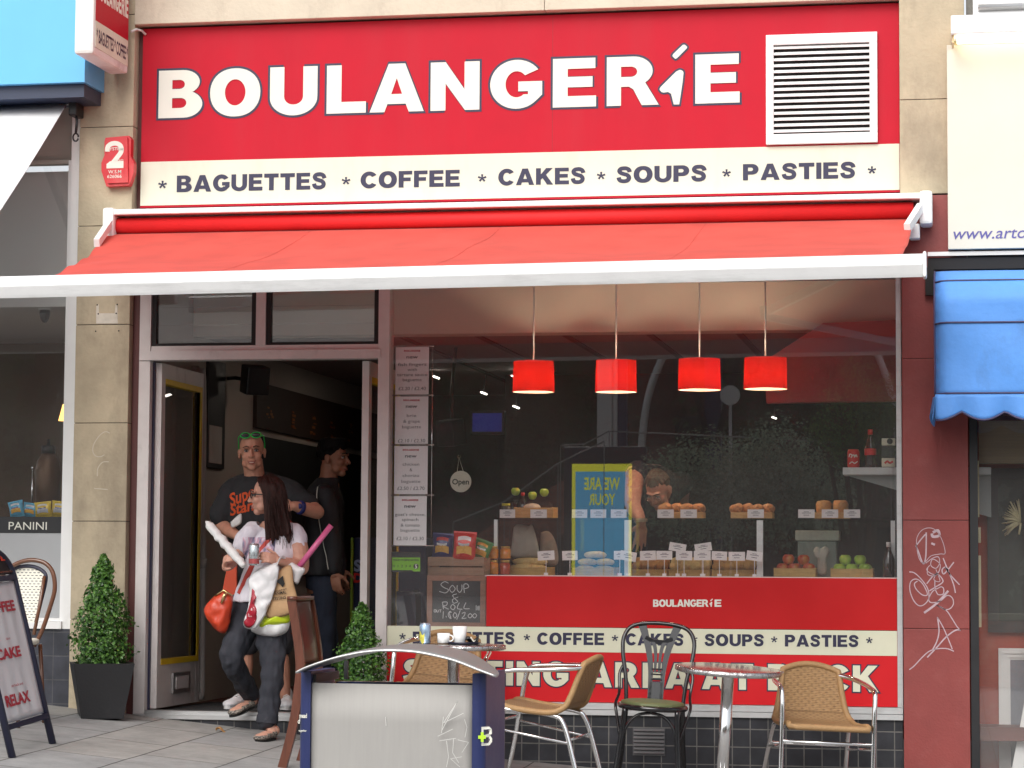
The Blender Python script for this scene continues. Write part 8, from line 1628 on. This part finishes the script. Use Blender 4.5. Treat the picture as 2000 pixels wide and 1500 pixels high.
# reflected hedge and trees
M['hedge_leaf'] = leafmat('hedge_leaf', (.16,.22,.15), (.42,.50,.36), .8); M['tree_leaf'] = leafmat('tree_leaf', (.04,.10,.025), (.16,.30,.08), .8); M['far_leaf'] = leafmat('far_leaf', (.018,.04,.014), (.055,.10,.035), .9); M['dull_steel'] = mat('dull_steel', (.30,.30,.30), .5, .5, var=.1)
def bush(name, label, cat, pts, n, size, m, seed, stem=True, grp=None):
    rr = random.Random(seed); c0 = sum((Vector(p[0]) for p in pts), Vector())/len(pts); base = Vector((c0.x, c0.y, GZ)); t = thing(name, label, cat, base, grp); mb = MB(); w = [p[1]**3 for p in pts]
    def shp(r):
        c, R0 = r.choices(pts, w)[0]; d = Vector((r.gauss(0,1), r.gauss(0,1), r.gauss(0,1))).normalized(); return Vector(c)+d*R0*(r.random()**.4)*(1+.3*noise.noise(d*3+Vector(c))), d
    leaves(mb, (0,0,0), n, size, rr, shp); obj('foliage', mb, m, t, fixn=False); mb = MB()
    for c, R0 in pts: mb.tube([base, (base+Vector(c))/2+Vector((.1,0,.1)), Vector(c)], [.07,.05,.02], 6)
    obj('stem', mb, M['bark'], t)
Yh = 26
bush('shrub', 'wide grey green shrub reflected right of the poster', 'shrub', [(OP(x, y, Yh+d), r) for x, y, d, r in ((1310,960,0,.75), (1370,925,.5,.75), (1430,960,.3,.75), (1390,1000,0,.7), (1330,1010,.2,.6), (1470,930,.9,.8))], 9000, .062, M['hedge_leaf'], 31)
bush('shrub', 'dark green shrub reflected above the apples', 'shrub', [(OP(x, y, Yh+1+d), r) for x, y, d, r in ((1520,900,0,.8), (1570,950,.4,.8), (1500,980,0,.8), (1620,980,.2,.7), (1560,1010,0,.7))], 8000, .06, M['hedge_leaf'], 32)
bush('young_tree', 'slender leafy tree reflected at the right end of the window', 'tree', [(OP(x, y, Yh-2+d), r) for x, y, d, r in ((1640,790,0,.35), (1670,730,.2,.30), (1720,790,.2,.5), (1700,850,0,.5), (1650,870,0,.4), (1610,840,.3,.35))], 3600, .055, M['tree_leaf'], 33)
bush('tree', 'dark tree reflected behind the first red lamp', 'tree', [(OP(x, y, 34+d), r) for x, y, d, r in ((960,760,0,1.1), (1040,730,.5,1.2), (1090,790,.2,.9), (990,850,0,1.0), (930,930,0,1.0), (1040,900,0,.8))], 7000, .09, M['far_leaf'], 34)
for i in range(9): 
    x = -30+7.5*i+random.Random(i).uniform(-1.5, 1.5); bush('street_tree', 'tall dense tree of the row across the street, only in reflections', 'tree', [(Vector((x+dx, -46+dy, GZ+h_)), r) for dx, dy, h_, r in ((0,0,6.5,2.6), (1.5,.6,4.8,2.0), (-1.6,-.5,5.2,2.1), (.4,.3,8.6,1.9))], 2600, .26, M['far_leaf'], 60+i, grp='trees across the street')
# lit advertisement panel
ad = thing('advert_panel', 'lit advertising panel in a dark case, its mirrored letters reflected in the window', 'advertisement', OP(1180, 1130, 28)); YA = 28
opbox('panel_case', 1100, 872, 1262, 1190, YA+.02, .25, mat('case_navy', (.012,.014,.035), .4, var=.1), ad, .03)
M['ad_yellow'] = mat('ad_yellow', (.60,.62,.05), .4, emit=(.60,.60,.03), estr=1.7); M['ad_blue'] = mat('ad_blue', (.10,.35,.55), .4, emit=(.06,.28,.48), estr=1.7)
def front(name, x0, y0, x1, y1, m, dd): a = OP(x0, y1, YA); b = OP(x1, y0, YA); mb = MB(); mb.box((a.x, a.y-.012+dd, a.z), (b.x, a.y+dd, b.z)); return obj(name, mb, m, ad)
front('poster_border', 1116, 906, 1234, 1180, M['ad_yellow'], .0); front('poster_field', 1123, 921, 1228, 1174, M['ad_blue'], .004)
def adtext(s, px, py, h, wd, m=None):
    v, f, W_ = txt2d(s, .03); k = mpp(YA); q = OP(px, py, YA); mb = MB(); mb.add([Vector((q.x-(a/W_-.5)*wd*k, q.y+.008, q.z+b*h*k)) for a, b in v], f); obj('poster_lettering', mb, m or M['ad_yellow'], ad)
adtext('WE ARE', 1176, 956, 24, 70); adtext('YOUR', 1176, 986, 22, 52)
mb = MB(); q = OP(1180, 1190, YA+.14); mb.box((q.x-.35, q.y-.06, GZ-.3), (q.x+.35, q.y+.06, q.z)); obj('panel_foot', mb, M['dark'], ad)
# pale column, masts, blue column, round sign, rails
cl_ = thing('pale_column', 'tall pale column with a blue side, reflected over the second red lamp', 'column', (OP(1190, 900, 31).x, -31, GZ)); a = OP(1166, 700, 31); b = OP(1197, 700, 31); c = OP(1214, 700, 31)
mb = MB(); mb.box((a.x, a.y-.25, GZ), (b.x-.01, a.y, 8.2), bev=.04); mb.box((b.x+.005, a.y-.25, GZ), (c.x-.08, a.y+.0, 8.2), bev=.03); obj('column_shaft', mb, M['white_paint'], cl_); mb = MB(); mb.box((c.x-.075, a.y-.24, GZ), (c.x+.09, a.y-.02, 8.2)); obj('column_side', mb, M['navy_body'], cl_)
def mast(label, pts, Yv, r, m): q = [OP(x, y, Yv) for x, y in pts]; mb = MB(); mb.tube([Vector(z) for z in crom([tuple(z) for z in q]+[(q[-1].x, q[-1].y, GZ)], 6)], r, 10); tag(obj('curved_mast', mb, m), label, 'mast', 'curved masts across the street')
mast('curved grey mast reflected right of the second red lamp', [(1330,620), (1298,690), (1270,760), (1256,840), (1250,940), (1250,1010)], 30, .07, M['alu']); mast('curved grey mast reflected left over the second red lamp', [(1168,640), (1184,705), (1200,770), (1206,850)], 32, .06, M['alu']); mast('curved grey mast reflected at the right end of the window', [(1690,640), (1715,695), (1738,760), (1752,850)], 30, .06, M['alu'])
bc_ = thing('blue_column', 'dark blue column with slanting struts reflected under the third red lamp', 'column', OP(1392, 900, 33)); a = OP(1376, 870, 33); b = OP(1408, 640, 33); mb = MB(); mb.box((a.x, a.y-.3, GZ), (b.x, a.y, b.z)); obj('column_shaft', mb, M['navy_body'], bc_)
for s in (-1, 1): mb = MB(); mb.tube([OP(1392+6*s, 870, 32.7), OP(1392+50*s, 700, 32.7)], .06, 8); obj('column_strut', mb, M['dark'], bc_)
mb = MB(); q = OP(1426, 772, 32.4); mb.lathe([(.19, 0), (.19, .04)], q, 28, axis=(0,1,0)); rs_ = tag(obj('round_sign', mb, M['white_paint']), 'round pale disc sign reflected between the third and fourth red lamps', 'sign'); mb = MB(); mb.tube([q+Vector((0,-.03,-.19)), Vector((q.x, q.y-.03, GZ))], .03, 8); obj('sign_post', mb, M['alu'], rs_)
def rail(label, pts, Yv): 
    q = [OP(x, y, Yv) for x, y in pts]; t = thing('handrail', label, 'handrail', (q[0].x, q[0].y, GZ)); mb = MB(); mb.tube(q, .014, 8); obj('top_rail', mb, M['dull_steel'], t)
    for p in q: mb = MB(); mb.tube([p, Vector((p.x, p.y, GZ-.3))], .008, 6); obj('rail_post', mb, M['dull_steel'], t)
rail('sloping steel handrail reflected beside the Open sign', [(885,1020), (985,980), (1090,905), (1180,862)], 25); rail('long steel handrail reflected across the shrubs', [(1255,845), (1430,853), (1600,862), (1740,872)], 31); rail('steel handrail of the steps reflected left of the poster', [(1095,870), (1140,868), (1190,842), (1260,846)], 29)

mb = MB(); q = [OP(x, y, 30) for x, y in ((880,1080), (985,1010), (1080,950), (1180,900), (1180,1000), (1080,1050), (985,1100), (880,1140))]; mb.prism([(p.x, p.z) for p in q], -30.2, -29.9); tag(obj('stair_wall', mb, M['brick_red']), 'sloping red brick stair wall reflected left of the poster', 'wall')
# ================================================================ daylight, lamps, camera
w = bpy.data.worlds.new('World'); S.world = w; w.use_nodes = True; nt = w.node_tree
bg = nt.nodes['Background']; sky = nt.nodes.new('ShaderNodeTexSky'); sky.sky_type = 'NISHITA'; sky.sun_disc = False
SE, SR = RAD(44), RAD(190)
sky.sun_elevation = SE; sky.sun_rotation = SR; sky.dust_density = 3.5; sky.ozone_density = 1.0; sky.air_density = 1.0
hs_ = nt.nodes.new('ShaderNodeHueSaturation'); hs_.inputs['Saturation'].default_value = .22
nt.links.new(sky.outputs['Color'], hs_.inputs['Color']); nt.links.new(hs_.outputs['Color'], bg.inputs['Color']); bg.inputs['Strength'].default_value = .15
sun = bpy.data.lights.new('sun', 'SUN'); sun.energy = 1.2; sun.angle = RAD(45); sun.color = (1, .96, .90)
so = bpy.data.objects.new('sun', sun); COL.objects.link(so)
sd = Vector((sin(SR)*cos(SE), cos(SR)*cos(SE), sin(SE))); so.location = sd*30; so.rotation_euler = sd.to_track_quat('Z', 'Y').to_euler()
cam = bpy.data.cameras.new('camera'); cam.sensor_width = 36; cam.lens = F/2000*36; cam.clip_end = 500; cam.clip_start = .1
co = bpy.data.objects.new('camera', cam); COL.objects.link(co)
co.matrix_world = Matrix(((rt.x, up.x, -fd.x, CAM.x), (rt.y, up.y, -fd.y, CAM.y), (rt.z, up.z, -fd.z, CAM.z), (0, 0, 0, 1)))
S.camera = co
S.view_settings.view_transform = 'Standard'; S.view_settings.look = 'None'; S.view_settings.gamma = 1; S.view_settings.exposure = 0.55
EXPO_DONE = True
S.cycles.max_bounces = 8; S.cycles.transparent_max_bounces = 16; S.cycles.caustics_reflective = False; S.cycles.caustics_refractive = False
S.cycles.sample_clamp_indirect = 6
